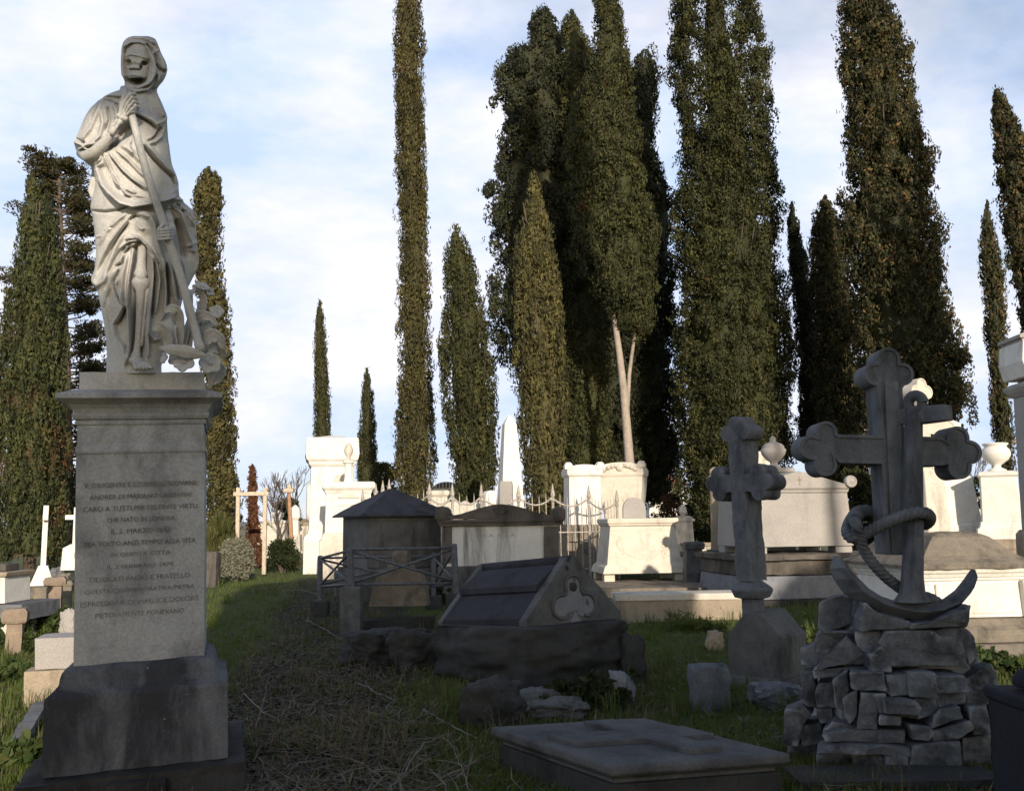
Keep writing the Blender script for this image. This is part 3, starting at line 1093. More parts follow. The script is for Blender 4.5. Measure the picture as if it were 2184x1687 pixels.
def anchor_cross():
    t = thing('anchor_cross', 'soot-dark trefoil cross wrapped by an anchor and carved rope, on a rough rock pile', 'grave cross', ax.o)
    m = .000735
    L = lambda c, r: (cP(*c), r * m)
    top = [L((1080, 218), 106), L((968, 352), 106), L((1200, 352), 104), L((1085, 350), 90)]
    lef = [L((528, 865), 98), L((400, 1000), 112), L((520, 1152), 104), L((520, 1010), 90)]
    rig = [L((1690, 915), 104), L((1798, 1042), 106), L((1705, 1178), 104), L((1690, 1045), 90)]
    poly = []
    poly += [cP(1300, 1950), cP(1262, 1160), cP(1560, 1160)]
    poly += trefoil_pts(cP(1680, 1040), rig, R(-128), R(128))
    poly += [cP(1560, 908), cP(1216, 900), cP(1200, 480)]
    poly += trefoil_pts(cP(1085, 350), top, R(-40), R(220))
    poly += [cP(976, 480), cP(1002, 892), cP(640, 885)]
    poly += trefoil_pts(cP(530, 1008), lef, R(52), R(308))
    poly += [cP(640, 1138), cP(1018, 1146), cP(1062, 1950)]
    carved_plate('cross', poly, -.10, .10, 'sooty_stone', t, .022, .012, .006)
    # raised band down the middle of the shaft
    rb = MB()
    a, b, c, e = cP(1040, 420), cP(1165, 420), cP(1105, 1940), cP(1255, 1940)
    vs = [(a[0], -.117, a[1]), (b[0], -.117, b[1]), (e[0], -.117, e[1]), (c[0], -.117, c[1])]
    vs += [(x, -.09, z) for x, y, z in vs]
    rb.add(vs, [(0, 1, 2, 3), (7, 6, 5, 4), (0, 4, 5, 1), (1, 5, 6, 2), (2, 6, 7, 3), (3, 7, 4, 0)])
    rb.build('shaft_band', 'sooty_stone', t, .005)

    # anchor: shank, stock, ring and crescent arms
    sh = MB()

    def ring(y, xl, xr, d, conv, hd=.055):
        a_, b_ = conv(xl, y, d), conv(xr, y, d)
        cx, h = (a_.x + b_.x) / 2, (b_.x - a_.x) / 2
        z = (a_.z + b_.z) / 2
        return [(cx + h * math.cos(u), d + hd * math.sin(u), z) for u in [PI / 8 + PI / 4 * i for i in range(8)]]
    cc = lambda x, y, d=-.19: ax.p(*zC(x, y), d)
    rows = [ring(640, 1290, 1436, -.175, cc, .055), ring(840, 1278, 1436, -.185, cc, .06), ring(1300, 1268, 1440, -.195, cc, .062), ring(1650, 1262, 1444, -.205, cc, .065),
            ring(120, 832, 930, -.21, dP, .066), ring(300, 818, 930, -.215, dP, .07), ring(450, 808, 930, -.22, dP, .075), ring(540, 795, 940, -.225, dP, .085), ring(590, 760, 975, -.23, dP, .09)]
    vs = [p for r_ in rows for p in r_]
    fs = [(i * 8 + j, i * 8 + (j + 1) % 8, i * 8 + 8 + (j + 1) % 8, i * 8 + 8 + j) for i in range(len(rows) - 1) for j in range(8)]
    fs += [tuple(range(8)), tuple(range((len(rows) - 1) * 8, len(rows) * 8))]
    sh.add(vs, fs)
    anch = sh.build('anchor', 'sooty_stone', t, .006)
    stk = MB()
    c0 = cc(1432, 712, -.20)
    dr = Vector((.62, -.78, 0)).normalized()
    nr = Vector((dr.y * -1, dr.x, 0))
    for s0, s1, e0, e1 in ((-.20, .0, .046, .056), (.0, .19, .056, .050)):
        q = []
        for s_, e_ in ((s0, e0), (s1, e1)):
            o_ = Vector((c0.x, -.18, c0.z + .01)) + dr * s_
            q += [o_ + nr * e_ + Vector((0, 0, e_)), o_ - nr * e_ + Vector((0, 0, e_)), o_ - nr * e_ - Vector((0, 0, e_)), o_ + nr * e_ - Vector((0, 0, e_))]
        stk.add(q, [(0, 1, 2, 3), (7, 6, 5, 4), (0, 4, 5, 1), (1, 5, 6, 2), (2, 6, 7, 3), (3, 7, 4, 0)])
    stk.build('stock', 'sooty_stone', anch, .006)
    rg_ = MB()
    rc = cc(1395, 575, -.20)
    pts = []
    for i in range(21):
        u = 2 * PI * i / 20
        pts.append(Vector((rc.x, -.18, rc.z)) + dr * (.050 * math.cos(u)) + Vector((0, 0, .052 * math.sin(u) - .012)) - nr * .01)
    rg_.tube(pts, .036, 10, caps=False)
    rg_.build('ring', 'sooty_stone', anch, smooth=True)
    low = [(430, 322), (408, 395), (430, 460), (490, 540), (570, 592), (700, 650), (800, 676), (880, 694), (960, 690), (1060, 664), (1160, 612), (1220, 545), (1255, 470), (1260, 435), (1238, 402)]
    upp = [(1230, 410), (1196, 462), (1150, 528), (1090, 578), (1010, 602), (930, 604), (850, 596), (770, 584), (690, 556), (620, 510), (560, 448), (500, 385), (446, 328)]
    pl = [(dP(*q, -.2).x, dP(*q, -.2).z) for q in low + upp]
    n = len(pl)
    ar = MB()
    mid = [dP(835, 640)]
    cxz = (dP(840, 500).x, dP(840, 500).z)
    # crescent with a ridge along its front
    tp_ = lambda x: min(1, abs(x - dP(840, 600, -.2).x) / .42) ** 2
    vs = [(x, -.19 + .02 * tp_(x), z) for x, z in pl] + [(x, -.07 - .065 * tp_(x), z) for x, z in pl]
    fs = [tuple(reversed(range(n, 2 * n)))] + [((i + 1) % n, i, n + i, n + (i + 1) % n) for i in range(n)]
    base_n = len(vs)
    up_at = lambda s: s
    ridge = []
    m_ = 15
    for i in range(m_):
        lo_ = Vector((pl[i][0], 0, pl[i][1]))
        j = min(len(upp) - 1, max(0, round((14 - i) * (len(upp) - 1) / 14)))
        j = len(upp) - 1 - j
        hi_ = Vector((pl[15 + (len(upp) - 1 - j)][0], 0, pl[15 + (len(upp) - 1 - j)][1]))
        c_ = lo_.lerp(hi_, .55)
        w_ = (hi_ - lo_).length
        ridge.append((c_.x, -.20 - min(.075, w_ * .7), c_.z))
    vs += ridge
    for i in range(m_ - 1):
        fs.append((i, i + 1, base_n + i + 1, base_n + i))
    ui = [15 + (len(upp) - 1 - (len(upp) - 1 - min(len(upp) - 1, max(0, round((14 - i) * (len(upp) - 1) / 14))))) for i in range(m_)]
    for i in range(m_ - 1):
        if ui[i] != ui[i + 1]:
            fs.append((base_n + i, base_n + i + 1, ui[i + 1], ui[i]))
        else:
            fs.append((base_n + i, base_n + i + 1, ui[i]))
    ar.add(vs, fs)
    ar.build('fluke_arm', 'sooty_stone', anch, .004)

    # rope: twisted strands
    def rope(pts, r=.036):
        P = [dP(x, y, d) for x, y, d in pts]
        out = []
        for i in range(len(P) - 1):
            p0, p1, p2, p3 = P[max(i - 1, 0)], P[i], P[i + 1], P[min(i + 2, len(P) - 1)]
            for s_ in range(14):
                u = s_ / 14
                out.append(.5 * ((2 * p1) + (p2 - p0) * u + (2 * p0 - 5 * p1 + 4 * p2 - p3) * u * u + (3 * p1 - p0 - 3 * p2 + p3) * u ** 3))
        out.append(P[-1])
        return MB().tube(out, r, 36, twist=190, lobes=4, lob=.26)
    mb = rope([(600, 60, .17), (548, 70, .10), (505, 130, -.02), (492, 190, -.13), (530, 222, -.20), (600, 192, -.20), (690, 145, -.22), (790, 102, -.28), (880, 76, -.31), (945, 76, -.29),
               (970, 100, -.20), (960, 128, -.05), (920, 140, .10), (800, 100, .17), (600, 60, .17)], .036)
    rope([(560, 90, .12), (530, 110, -.10), (545, 145, -.24), (560, 200, -.22), (585, 280, -.19), (640, 365, -.18), (710, 440, -.17), (775, 492, -.14), (830, 530, -.08),
          (900, 560, -.08), (960, 566, -.14), (1000, 585, -.16), (1015, 600, -.10)], .034).v  # second length
    mb2 = rope([(560, 90, .12), (530, 110, -.10), (545, 145, -.24), (560, 200, -.22), (585, 280, -.19), (640, 365, -.18), (710, 440, -.17), (775, 492, -.14), (830, 530, -.08),
                (900, 560, -.08), (960, 566, -.14), (1000, 585, -.16), (1015, 600, -.10)], .034)
    mb.add(mb2.v, mb2.f)
    mb.build('rope', 'sooty_stone', t, smooth=True)

    # rock pile
    ST = [[(330, 600), (380, 580), (480, 556), (600, 590), (570, 690), (440, 735), (360, 760), (325, 740)], [(600, 600), (660, 650), (760, 682), (860, 706), (862, 745), (580, 755), (575, 690)],
          [(868, 716), (1000, 700), (1170, 640), (1200, 606), (1195, 735), (868, 745)], [(300, 790), (335, 762), (560, 765), (540, 800), (470, 830), (400, 880), (310, 880)],
          [(545, 770), (690, 765), (700, 800), (680, 830), (625, 890), (560, 850)], [(725, 770), (1000, 757), (1040, 800), (1160, 830), (1190, 970), (960, 955), (760, 965), (690, 830)],
          [(1005, 755), (1170, 742), (1230, 790), (1250, 900), (1195, 955), (1160, 830), (1050, 800)], [(1195, 800), (1245, 830), (1262, 945), (1200, 955)],
          [(230, 870), (300, 840), (390, 870), (360, 920), (300, 960), (222, 950)], [(360, 920), (490, 795), (590, 885), (603, 950), (480, 958), (310, 985), (330, 940)],
          [(300, 988), (600, 962), (605, 992), (480, 1012), (300, 1032)], [(620, 900), (690, 850), (750, 905), (745, 990), (640, 990)],
          [(505, 1000), (700, 1000), (710, 1102), (600, 1108), (512, 1090)], [(722, 1015), (848, 1010), (848, 1120), (740, 1135), (718, 1110)],
          [(853, 1005), (988, 1005), (1008, 1150), (853, 1132)], [(993, 1020), (1165, 1020), (1170, 1108), (1012, 1118)], [(1012, 1128), (1180, 1112), (1185, 1175), (1032, 1212)],
          [(1172, 1040), (1320, 955), (1350, 1010), (1368, 1080), (1310, 1100), (1182, 1108)], [(1185, 1114), (1330, 1104), (1390, 1150), (1310, 1180), (1192, 1190)],
          [(322, 1060), (408, 1050), (418, 1200), (312, 1200), (295, 1120)], [(412, 1050), (500, 1000), (508, 1110), (480, 1150), (470, 1230), (422, 1200)],
          [(472, 1150), (558, 1110), (553, 1240), (500, 1300), (472, 1240)], [(562, 1115), (665, 1120), (660, 1328), (557, 1328)],
          [(700, 1150), (888, 1160), (920, 1210), (900, 1250), (850, 1245), (710, 1238)], [(892, 1152), (1010, 1153), (1025, 1238), (905, 1268)],
          [(672, 1242), (800, 1252), (800, 1310), (672, 1300)], [(1030, 1216), (1150, 1200), (1172, 1268), (985, 1318), (1000, 1250)],
          [(850, 1302), (978, 1312), (988, 1348), (960, 1395), (880, 1390)], [(982, 1342), (1200, 1280), (1225, 1330), (1130, 1380), (992, 1400)],
          [(1195, 1200), (1300, 1200), (1325, 1350), (1232, 1368), (1202, 1270)], [(300, 1204), (408, 1212), (408, 1290), (330, 1290)],
          [(130, 1230), (230, 1190), (290, 1240), (240, 1300), (200, 1420), (118, 1420)], [(240, 1304), (338, 1294), (350, 1400), (225, 1430)],
          [(350, 1360), (500, 1338), (830, 1340), (825, 1418), (520, 1400), (370, 1400)], [(310, 1462), (400, 1420), (700, 1420), (862, 1440), (850, 1488), (700, 1478), (520, 1468)],
          [(315, 1472), (518, 1472), (528, 1600), (310, 1585)], [(522, 1477), (713, 1482), (703, 1605), (532, 1612)], [(720, 1487), (848, 1492), (822, 1590), (708, 1605)],
          [(872, 1420), (1150, 1400), (1160, 1553), (842, 1585)], [(1166, 1380), (1325, 1370), (1338, 1550), (1172, 1555)], [(640, 1130), (700, 1120), (700, 1240), (668, 1240)],
          [(410, 1290), (500, 1300), (560, 1330), (360, 1350)], [(235, 1000), (300, 1000), (310, 1200), (235, 1190)], [(1330, 1190), (1400, 1160), (1420, 1380), (1340, 1370)],
          [(150, 1420), (320, 1410), (320, 1580), (140, 1570)], [(1340, 1380), (1440, 1380), (1450, 1550), (1345, 1550)]]
    rk = MB()
    rr = random.Random(2)
    for i, s_ in enumerate(ST):
        P = [dP(*q, -.3) for q in s_]
        cx = sum(p.x for p in P) / len(P)
        cz = sum(p.z for p in P) / len(P)
        zc = min(1, max(0, (cz - .1) / .95))
        half = .62 - .2 * zc
        dep = .52 - .16 * zc
        yf = -dep * math.sqrt(max(.06, 1 - min(.94, (cx / half) ** 2))) + rr.uniform(-.05, .05)
        if cz > .93:
            yf = -.30 + rr.uniform(-.02, .02)
        P = [dP(*q, yf) for q in s_]
        cx, cz = sum(p.x for p in P) / len(P), sum(p.z for p in P) / len(P)
        bm = bmesh.new()
        top_lean = rr.uniform(-.02, .05)
        fr = [bm.verts.new((cx + (p.x - cx) * 1.035, yf + rr.uniform(-.03, .03) + top_lean * (p.z - cz) * 4, cz + (p.z - cz) * 1.04)) for p in P]
        bk = [bm.verts.new((cx + (.10 if cx < -.22 else .02) + (p.x - cx) * 1.0, yf + .26, cz + (p.z - cz) * 1.0)) for p in P]
        nn = len(P)
        bm.faces.new(fr)
        bm.faces.new(list(reversed(bk)))
        for j in range(nn):
            k = (j + 1) % nn
            bm.faces.new((fr[k], fr[j], bk[j], bk[k]))
        bmesh.ops.recalc_face_normals(bm, faces=bm.faces)
        bmesh.ops.bevel(bm, geom=[e for e in bm.edges], offset=.006, segments=1, affect='EDGES')
        bmesh.ops.triangulate(bm, faces=bm.faces)
        for _ in range(3):
            es = [e for e in bm.edges if e.calc_length() > .04]
            if es:
                bmesh.ops.subdivide_edges(bm, edges=es, cuts=1)
                bmesh.ops.triangulate(bm, faces=[f for f in bm.faces if len(f.verts) > 3])
        bm.normal_update()
        off = Vector((i * 3.3, i * 1.7, 0))
        mv = []
        for v in bm.verts:
            # broken-rock facets: cell noise plus fine grain, with bedding lines
            bed = (.004 if math.sin((v.co.z + .15 * v.co.x) * 75 + i) > .55 else 0)
            mv.append((v, v.normal * (mn.fractal(v.co * 5 + off, .7, 2.1, 4) * .008 + bed)))
        for v, d in mv:
            v.co += d
        bm.verts.index_update()
        rk.add([v.co for v in bm.verts], [[v.index for v in f.verts] for f in bm.faces])
        bm.free()
    # inner core fills the joints, a rough back closes the pile
    rk.stack([(-.2, .50, .34), (.35, .45, .29), (.75, .35, .18), (.90, .25, .08)], dP(800, 1200).x, .08)
    rk.build('rock_pile', 'rock_stone', t)
    return t


anchor_cross()


# ------------------------------------------------------------------ coped tomb on a boulder
def coped_tomb():
    Y = 8.7
    corner = W(1122, 1334, Y)
    a = R(38)
    w, L, H = 1.20, 1.46, .63
    tx, ty = Vector((math.cos(a), math.sin(a), 0)), Vector((-math.sin(a), math.cos(a), 0))
    root = corner + tx * (w / 2) - Vector((0, 0, .03))
    t = thing('coped_tomb', 'black roof-shaped tomb with a trefoil carved on its gable end, resting on a boulder', 'tomb', root, a)
    t.rotation_euler = (R(-4.5), 0, a)
    g = MB()
    tri = [(-w / 2, 0), (w / 2, 0), (w / 2, .07), (.085, H - .04), (.06, H), (-.06, H), (-.085, H - .04), (-w / 2, .07)]
    g.prism(tri, 0, .10)
    gb = roughen(g.build('gable_end', 'gable_stone', t), .06, .008, 7, 3)
    g2 = MB().prism(tri, L - .09, L)
    g2.build('gable_end', 'gable_stone', t, .008)
    r_ = MB()
    prof = [(-w / 2 + .01, .0), (w / 2 - .01, .0), (w / 2 - .01, .09), (.335, .335), (.315, .365), (.05, H - .09), (-.05, H - .09), (-.315, .365), (-.335, .335), (-w / 2 + .01, .09)]
    r_.prism(prof, .101, L - .091)
    r_.build('slope', 'slate', t, .006)
    up = MB()
    for s_ in (-1, 1):
        q = [(s_ * .375, .325), (s_ * .365, .385), (s_ * .09, H - .065), (s_ * .05, H - .088), (s_ * .31, .366), (s_ * .33, .335)]
        if s_ < 0:
            q = q[::-1]
        up.prism(q, .102, L - .092)
    up.build('roof_slab', 'slate', t, .006)
    rd = MB()
    rd.tube([(0, .0, H - .045), (0, L, H - .045)], .055, 12)
    rd.tube([(-.055, .0, H - .105), (-.055, L, H - .105)], .028, 8)
    rd.build('ridge_roll', 'slate', t, smooth=True)
    # trefoil: dark ring moulding round a pale sunk panel
    c = (.0, .20)
    lobes = [((.0, .335), .095), ((-.15, .155), .105), ((.15, .155), .10), ((0, .2), .12)]
    tp = trefoil_pts(c, lobes, R(-52), R(232), 70)
    pn = MB()
    pn.prism(tp + [(-.05, .08), (0, .14), (.05, .08)], -.004, .05)
    pn.build('trefoil_panel', 'panel_stone', t)
    rg_ = MB().tube([(x * 1.07, -.008, .012 + z * 1.03) for x, z in tp], .017, 8)
    rg_.build('trefoil_ring', 'gable_stone', t, smooth=True)
    kn = MB().prism([(-.075, .012), (.075, .012), (.0, .125)], -.007, .04)
    kn.build('trefoil_foot', 'panel_stone', t)
    cw = MB().blob((0, -.006, .345), (.05, .02, .045), .25, 3, 4, 2)
    cw.build('trefoil_boss', 'boulder_stone', t)
    # boulder
    b = MB()
    bc = corner + tx * .50 + ty * .55
    bm_ = thing('boulder', 'huge dark undercut boulder under the roof-shaped tomb', 'boulder', (bc.x, bc.y, 0), a)
    b.blob((-.03, .0, .31), (.655, .80, .30), .09, 1.5, 5, 5, .84)
    b.v = [(x, y, min(z, corner.z - .012 - .06 * max(0, y + .5) + .004 * math.sin(x * 9))) for x, y, z in b.v]
    b.build('rock', 'boulder_stone', bm_, smooth=True)


coped_tomb()


def rock(label, px, py, w, h, mat='boulder_stone', seed=1, cubic=.3, dep=.8, amp=.28, group=None):
    g = G(px, py)
    k = g.y / F
    t = tag(MB().blob((0, 0, h * k * .42), (w * k * .5, w * k * .5 * dep, h * k * .6), amp, 1.3, seed, 5, cubic).build('rock', mat, None, smooth=True), label, 'rock', group)
    t.location = g + Vector((0, w * k * .3, 0))
    return t


rock('dark rounded block of stone under the left end of the boulder, by the dead branches', 1050, 1552, 128, 82, seed=2, cubic=.6)
rock('flat rock lying under the hollow of the boulder', 1145, 1518, 96, 44, 'gable_stone', 3, .2)
rock('thin tilted stone slab among the leaves behind the ledger slab', 1190, 1534, 130, 34, 'gable_stone', 4, .4)
rock('pale grey rounded rock leaning among leaves right of the boulder', 1326, 1503, 64, 66, 'panel_stone', 5, .15)
rock('dark rock propping the right end of the boulder', 1352, 1455, 60, 92, seed=6, cubic=.2)
rock('square-topped grey stone in the grass before the small gabled cross', 1520, 1512, 82, 86, 'sooty_stone', 7, .75, .7, .12)
rock('small pale stone in the grass left of the small gabled cross', 1528, 1388, 36, 40, 'tan_stone', 8, .3)
rock('low dark stone beside the foot of the rock pile', 1668, 1512, 110, 46, 'rock_stone', 9, .4)
rock('broad dark mound of rock between the path and the boulder', 800, 1418, 140, 66, 'boulder_stone', 10, .55, .9, .3)
rock('dark sloping rock touching the left end of the boulder', 885, 1425, 110, 74, 'boulder_stone', 11, .5, .9, .32)


# ------------------------------------------------------------------ ledger slab with a raised cross
def ledger():
    zt = .24
    A, B, D = G(1045, 1549, zt), G(1304, 1634, zt), G(1688, 1606, zt)
    root = Vector((B.x, B.y, 0))
    t = thing('ledger_slab', 'low dark ledger tomb with a moulded edge and a broad cross raised on its top', 'tomb', root)
    u = (D - B)
    v = (A - B)
    # square the corner a little while keeping the seen corners
    P = lambda a, b, z, e=0.0: (u.x * a + v.x * b, u.y * a + v.y * b, z)

    def slab(mb, e0, e1, z0, z1):
        q = [P(-e0, -e0, z0), P(1 + e0, -e0, z0), P(1 + e0, 1 + e0, z0), P(-e0, 1 + e0, z0), P(-e1, -e1, z1), P(1 + e1, -e1, z1), P(1 + e1, 1 + e1, z1), P(-e1, 1 + e1, z1)]
        return mb.add(q, [(3, 2, 1, 0), (4, 5, 6, 7), (0, 1, 5, 4), (1, 2, 6, 5), (2, 3, 7, 6), (3, 0, 4, 7)])
    s_ = MB()
    slab(s_, 0, 0, zt - .055, zt)
    roughen(s_.build('slab', 'ledger_stone', t, .018, seg=3), .12, .003, 6, 1)
    m = MB()
    slab(m, -.035, -.012, zt - .075, zt - .056)
    slab(m, -.05, -.05, zt - .10, zt - .076)
    m.build('edge_moulding', 'ledger_stone', t, .004)
    b = MB()
    slab(b, -.03, -.03, -.25, zt - .101)
    b.build('base', 'boulder_stone', t, .01)
    # raised cross as one outline
    qs = [(.10, .40), (.10, .62), (.52, .62), (.52, .90), (.72, .90), (.72, .62), (.93, .62), (.93, .40), (.72, .40), (.72, .12), (.52, .12), (.52, .40)]
    n = len(qs)
    vs = [P(a, c, zt - .01) for a, c in qs] + [P(a, c, zt + .026) for a, c in qs]
    fs = [tuple(range(n, 2 * n)), tuple(reversed(range(n)))] + [(i, (i + 1) % n, n + (i + 1) % n, n + i) for i in range(n)]
    MB().add(vs, fs).build('raised_cross', 'ledger_stone', t, .006)


ledger()


# ------------------------------------------------------------------ small gabled-base cross
def gabled_cross():
    Y = 8.9
    zE = Zm(2700, 1600, 1.406)
    f = Fr(1624, Y)
    rz = R(-40)
    t = thing('gabled_cross', 'chunky weathered cross with rounded lobed ends on a gable-topped block, leaning slightly left', 'grave cross', f.o)
    cs, sn = math.cos(rz), math.sin(rz)
    rot = lambda p: (p[0] * cs - p[1] * sn, p[0] * sn + p[1] * cs, p[2])
    b = MB()
    e, top = f.z(1352), f.z(1301)
    hw, hd = .265, .27
    b.prism([(-hw, -.2), (hw, -.2), (hw, e), (.075, top), (-.075, top), (-hw, e)], -hd, hd)
    b.v = [rot(p) for p in b.v]
    roughen(b.build('base_block', 'gable_stone', t, .01), .07, .003, 6, 6)
    pl = MB().box(-hw - .035, hw + .035, -hd - .035, hd + .035, -.2, .10)
    pl.v = [rot(p) for p in pl.v]
    pl.build('plinth', 'house_stone', t, .012)
    ctr = lambda yz: f.p(*zE(370 + (yz - 90) * .0655, yz))
    s_ = MB()

    def octo(rows):
        vs, fs = [], []
        for yz, r in rows:
            c = ctr(yz)
            for j in range(8):
                a = PI / 8 + PI / 4 * j + rz
                vs.append((c.x + r * math.cos(a), r * math.sin(a), c.z))
        m = len(rows)
        for i in range(m - 1):
            for j in range(8):
                k = (j + 1) % 8
                fs.append((i * 8 + j, i * 8 + k, i * 8 + 8 + k, i * 8 + 8 + j))
        fs += [tuple(reversed(range(8))), tuple((m - 1) * 8 + j for j in range(8))]
        return vs, fs
    kz = Y / F / 1.406 / 1.8755
    s_.add(*octo([(1215, 68 * kz), (1190, 64 * kz), (1115, 62 * kz), (1108, 96 * kz), (1068, 116 * kz), (1056, 114 * kz), (1018, 62 * kz), (1008, 58 * kz)]))
    roughen(s_.build('collar', 'sooty_stone', t, .006), .05, .008, 8, 7)
    # cross outline
    cz = lambda yz: ctr(yz).z
    arm_z = cz(468)
    c0 = ctr(468)
    hw2, reach = .082, .32
    ri, le, to = (reach - .09, arm_z), (-reach + .09, arm_z), (0, cz(185))
    d = .088
    mk = lambda c, dx, dz: [((c[0] + dx * d * .9, c[1] + dz * d * .9), .072), ((c[0] + dz * d, c[1] + dx * d), .078), ((c[0] - dz * d, c[1] - dx * d), .078), (c, .08)]
    zb = cz(1012)
    poly = [(hw2 * 1.05, zb), (hw2, arm_z - hw2), (ri[0] - .12, arm_z - hw2)]
    poly += trefoil_pts(ri, mk(ri, 1, 0), R(-132), R(132), 30)
    poly += [(ri[0] - .12, arm_z + hw2), (hw2, arm_z + hw2), (hw2, to[1] - .13)]
    poly += trefoil_pts(to, mk(to, 0, 1), R(-42), R(222), 30)
    poly += [(-hw2, to[1] - .13), (-hw2, arm_z + hw2), (le[0] + .12, arm_z + hw2)]
    poly += trefoil_pts(le, mk(le, -1, 0), R(48), R(312), 30)
    poly += [(le[0] + .12, arm_z - hw2), (-hw2, arm_z - hw2), (-hw2 * 1.05, zb)]
    o = carved_plate('cross', poly, -.115, .115, 'sooty_stone', t, 0, 0, .018)
    me = o.data
    sl_ = (ctr(90).x - ctr(1012).x) / (ctr(90).z - ctr(1012).z)
    for v in me.vertices:
        x, y, z = v.co
        ra = R(-52)
        v.co = (x * math.cos(ra) - y * math.sin(ra) + ctr(1012).x + (z - zb) * sl_, x * math.sin(ra) + y * math.cos(ra), z)
    o.modifiers.clear()
    roughen(o, .05, .012, 7, 8)
    return t


gabled_cross()
# ------------------------------------------------------------------ house-shaped tomb and its iron rail
def house_tomb():
    Y = 20.0
    a = R(27)
    root = at(834, Y)
    t = thing('house_tomb', 'grey house-shaped tomb with a mottled hipped roof, behind the iron rail', 'tomb', root, a)
    ze, za, zb = W(848, 1098, 19.6).z, W(836, 1042, Y).z, W(776, 1212, 19.4).z
    w, d = .80, .82
    b = MB().box(-w, w, -d, d, zb, ze - .02)
    b.build('wall', 'house_stone', t, .015)
    for x in (-w + .16, w - .16):
        MB().box(x - .13, x + .13, -d - .025, -d - .002, zb + .03, ze - .135).build('pilaster', 'house_stone', t, .006)
    MB().box(-w + .02, w - .02, -d - .02, -d - .002, ze - .13, ze - .045).build('frieze', 'house_stone', t, .006)
    p = MB()
    p.stack([(-.2, w + .14, d + .14), (zb - .12, w + .14, d + .14), (zb - .10, w + .08, d + .08), (zb - .003, w + .08, d + .08)])
    roughen(p.build('plinth', 'house_stone', t), .2, .02, 3, 5)
    r = MB()
    ov = .13
    n = 8
    prof = []
    for i in range(n + 1):
        u = i / n
        q = 1 - u
        hw = (w + ov) * (q * .95 + .05 * q * q) + .05
        prof.append((ze + (za - ze) * (u ** .93), hw, (d + ov) * q + .05))
    r.stack([(ze - .035, w + ov + .05, d + ov + .05)] + prof)
    roughen(r.build('roof', 'roof_stone', t), .16, .012, 4, 9)


house_tomb()


def iron_rail():
    root = G(745, 1332)
    t = thing('iron_rail', 'grey iron rail with crossed diagonal bars enclosing the grave before the house-shaped tomb', 'fence', root)
    o = Vector(root)

    def q(x, y, Y):
        return W(x, y, Y) - o
    YA, YB, YC = 13.4, 13.6, 16.6     # near left post, near right post, far left post
    A = lambda y: q(746 + (y - 1170) * .055, y, YA)
    B = lambda y: q(968 + (y - 1163) * .045, y, YB)
    C_ = lambda y: q(683, y, YC)
    D = lambda y: q(925, y, YC + .3)
    for nm, P, y0, y1, r in (('post', A, 1170, 1262, .048), ('post', B, 1161, 1282, .048), ('post', C_, 1186, 1290, .045), ('post', D, 1180, 1290, .04)):
        p0, p1 = P(y0), P(y1)
        MB().tube([p1, p0, p0 + Vector((0, 0, .012))], [r, r, r * .6], 10).build(nm, 'iron_grey', t, smooth=False)
    bars = MB()
    for P0, P1, yt0, yb0, yt1, yb1 in ((A, B, 1172, 1247, 1168, 1243), (C_, A, 1190, 1250, 1174, 1246), (D, B, 1186, 1250, 1170, 1243), (C_, D, 1190, 1250, 1186, 1250)):
        MB().tube([P0(yt0), P1(yt1)], .020, 8).build('rail', 'iron_grey', t, smooth=True)
        MB().tube([P0(yb0), P1(yb1)], .018, 8).build('rail', 'iron_grey', t, smooth=True)
        MB().tube([P0(yt0 + 3), P1(yb1 - 3)], .020, 8).build('diagonal', 'iron_grey', t, smooth=True)
        off = Vector((0, .03, 0))
        MB().tube([P0(yb0 - 3) + off, P1(yt1 + 3) + off], .018, 8).build('diagonal', 'iron_grey', t, smooth=True)
    for P, yy in ((A, 1250), (B, 1264), (C_, 1280), (D, 1270)):
        p = P(yy)
        h = p.z + o.z
        w = .14
        s = MB().stack([(-o.z - .25, w, w), (p.z - .02, w, w), (p.z, w - .02, w - .02)], p.x, p.y)
        roughen(s.build('stone_post', 'boulder_stone' if P is not A else 'gable_stone', t), .08, .012, 5, int(abs(p.x) * 10))


iron_rail()


def small_rail_grave():
    f = Fr(856, 14.0)
    t = thing('headstone', 'small dark stepped headstone with a rounded top, inside the iron rail', 'headstone', f.o)
    m = MB()
    f.bx(m, 799, 910, 1243, 1290, -.2, .25, 790, 915)
    f.bx(m, 812, 896, 1216, 1243, -.16, .2, 801, 908)
    f.bx(m, 828, 884, 1205, 1216, -.12, .16)
    roughen(m.build('base', 'mossy_stone', t), .06, .014, 6, 3)
    c = f.p(856, 1195)
    h = MB().blob((c.x, .02, c.z), (.14, .10, .17), .22, 2.5, 3, 3, .3)
    h.build('crest', 'mossy_stone', t)


small_rail_grave()

# kerb stones running along the enclosure
def kerb(label, p0, p1, w, h, mat, seed):
    a, b = Vector(p0), Vector(p1)
    d = (b - a)
    L = d.length
    t = tag(MB().box(0, L, -w / 2, w / 2, -.2, h).build('kerb_stone', mat), label, 'kerb')
    t.location = a
    t.rotation_euler = (0, 0, math.atan2(d.y, d.x))
    roughen(t, .12, .015, 4, seed)
    return t


kerb('dark stone kerb along the front of the railed grave', G(770, 1345), G(925, 1338), .22, .16, 'boulder_stone', 1)


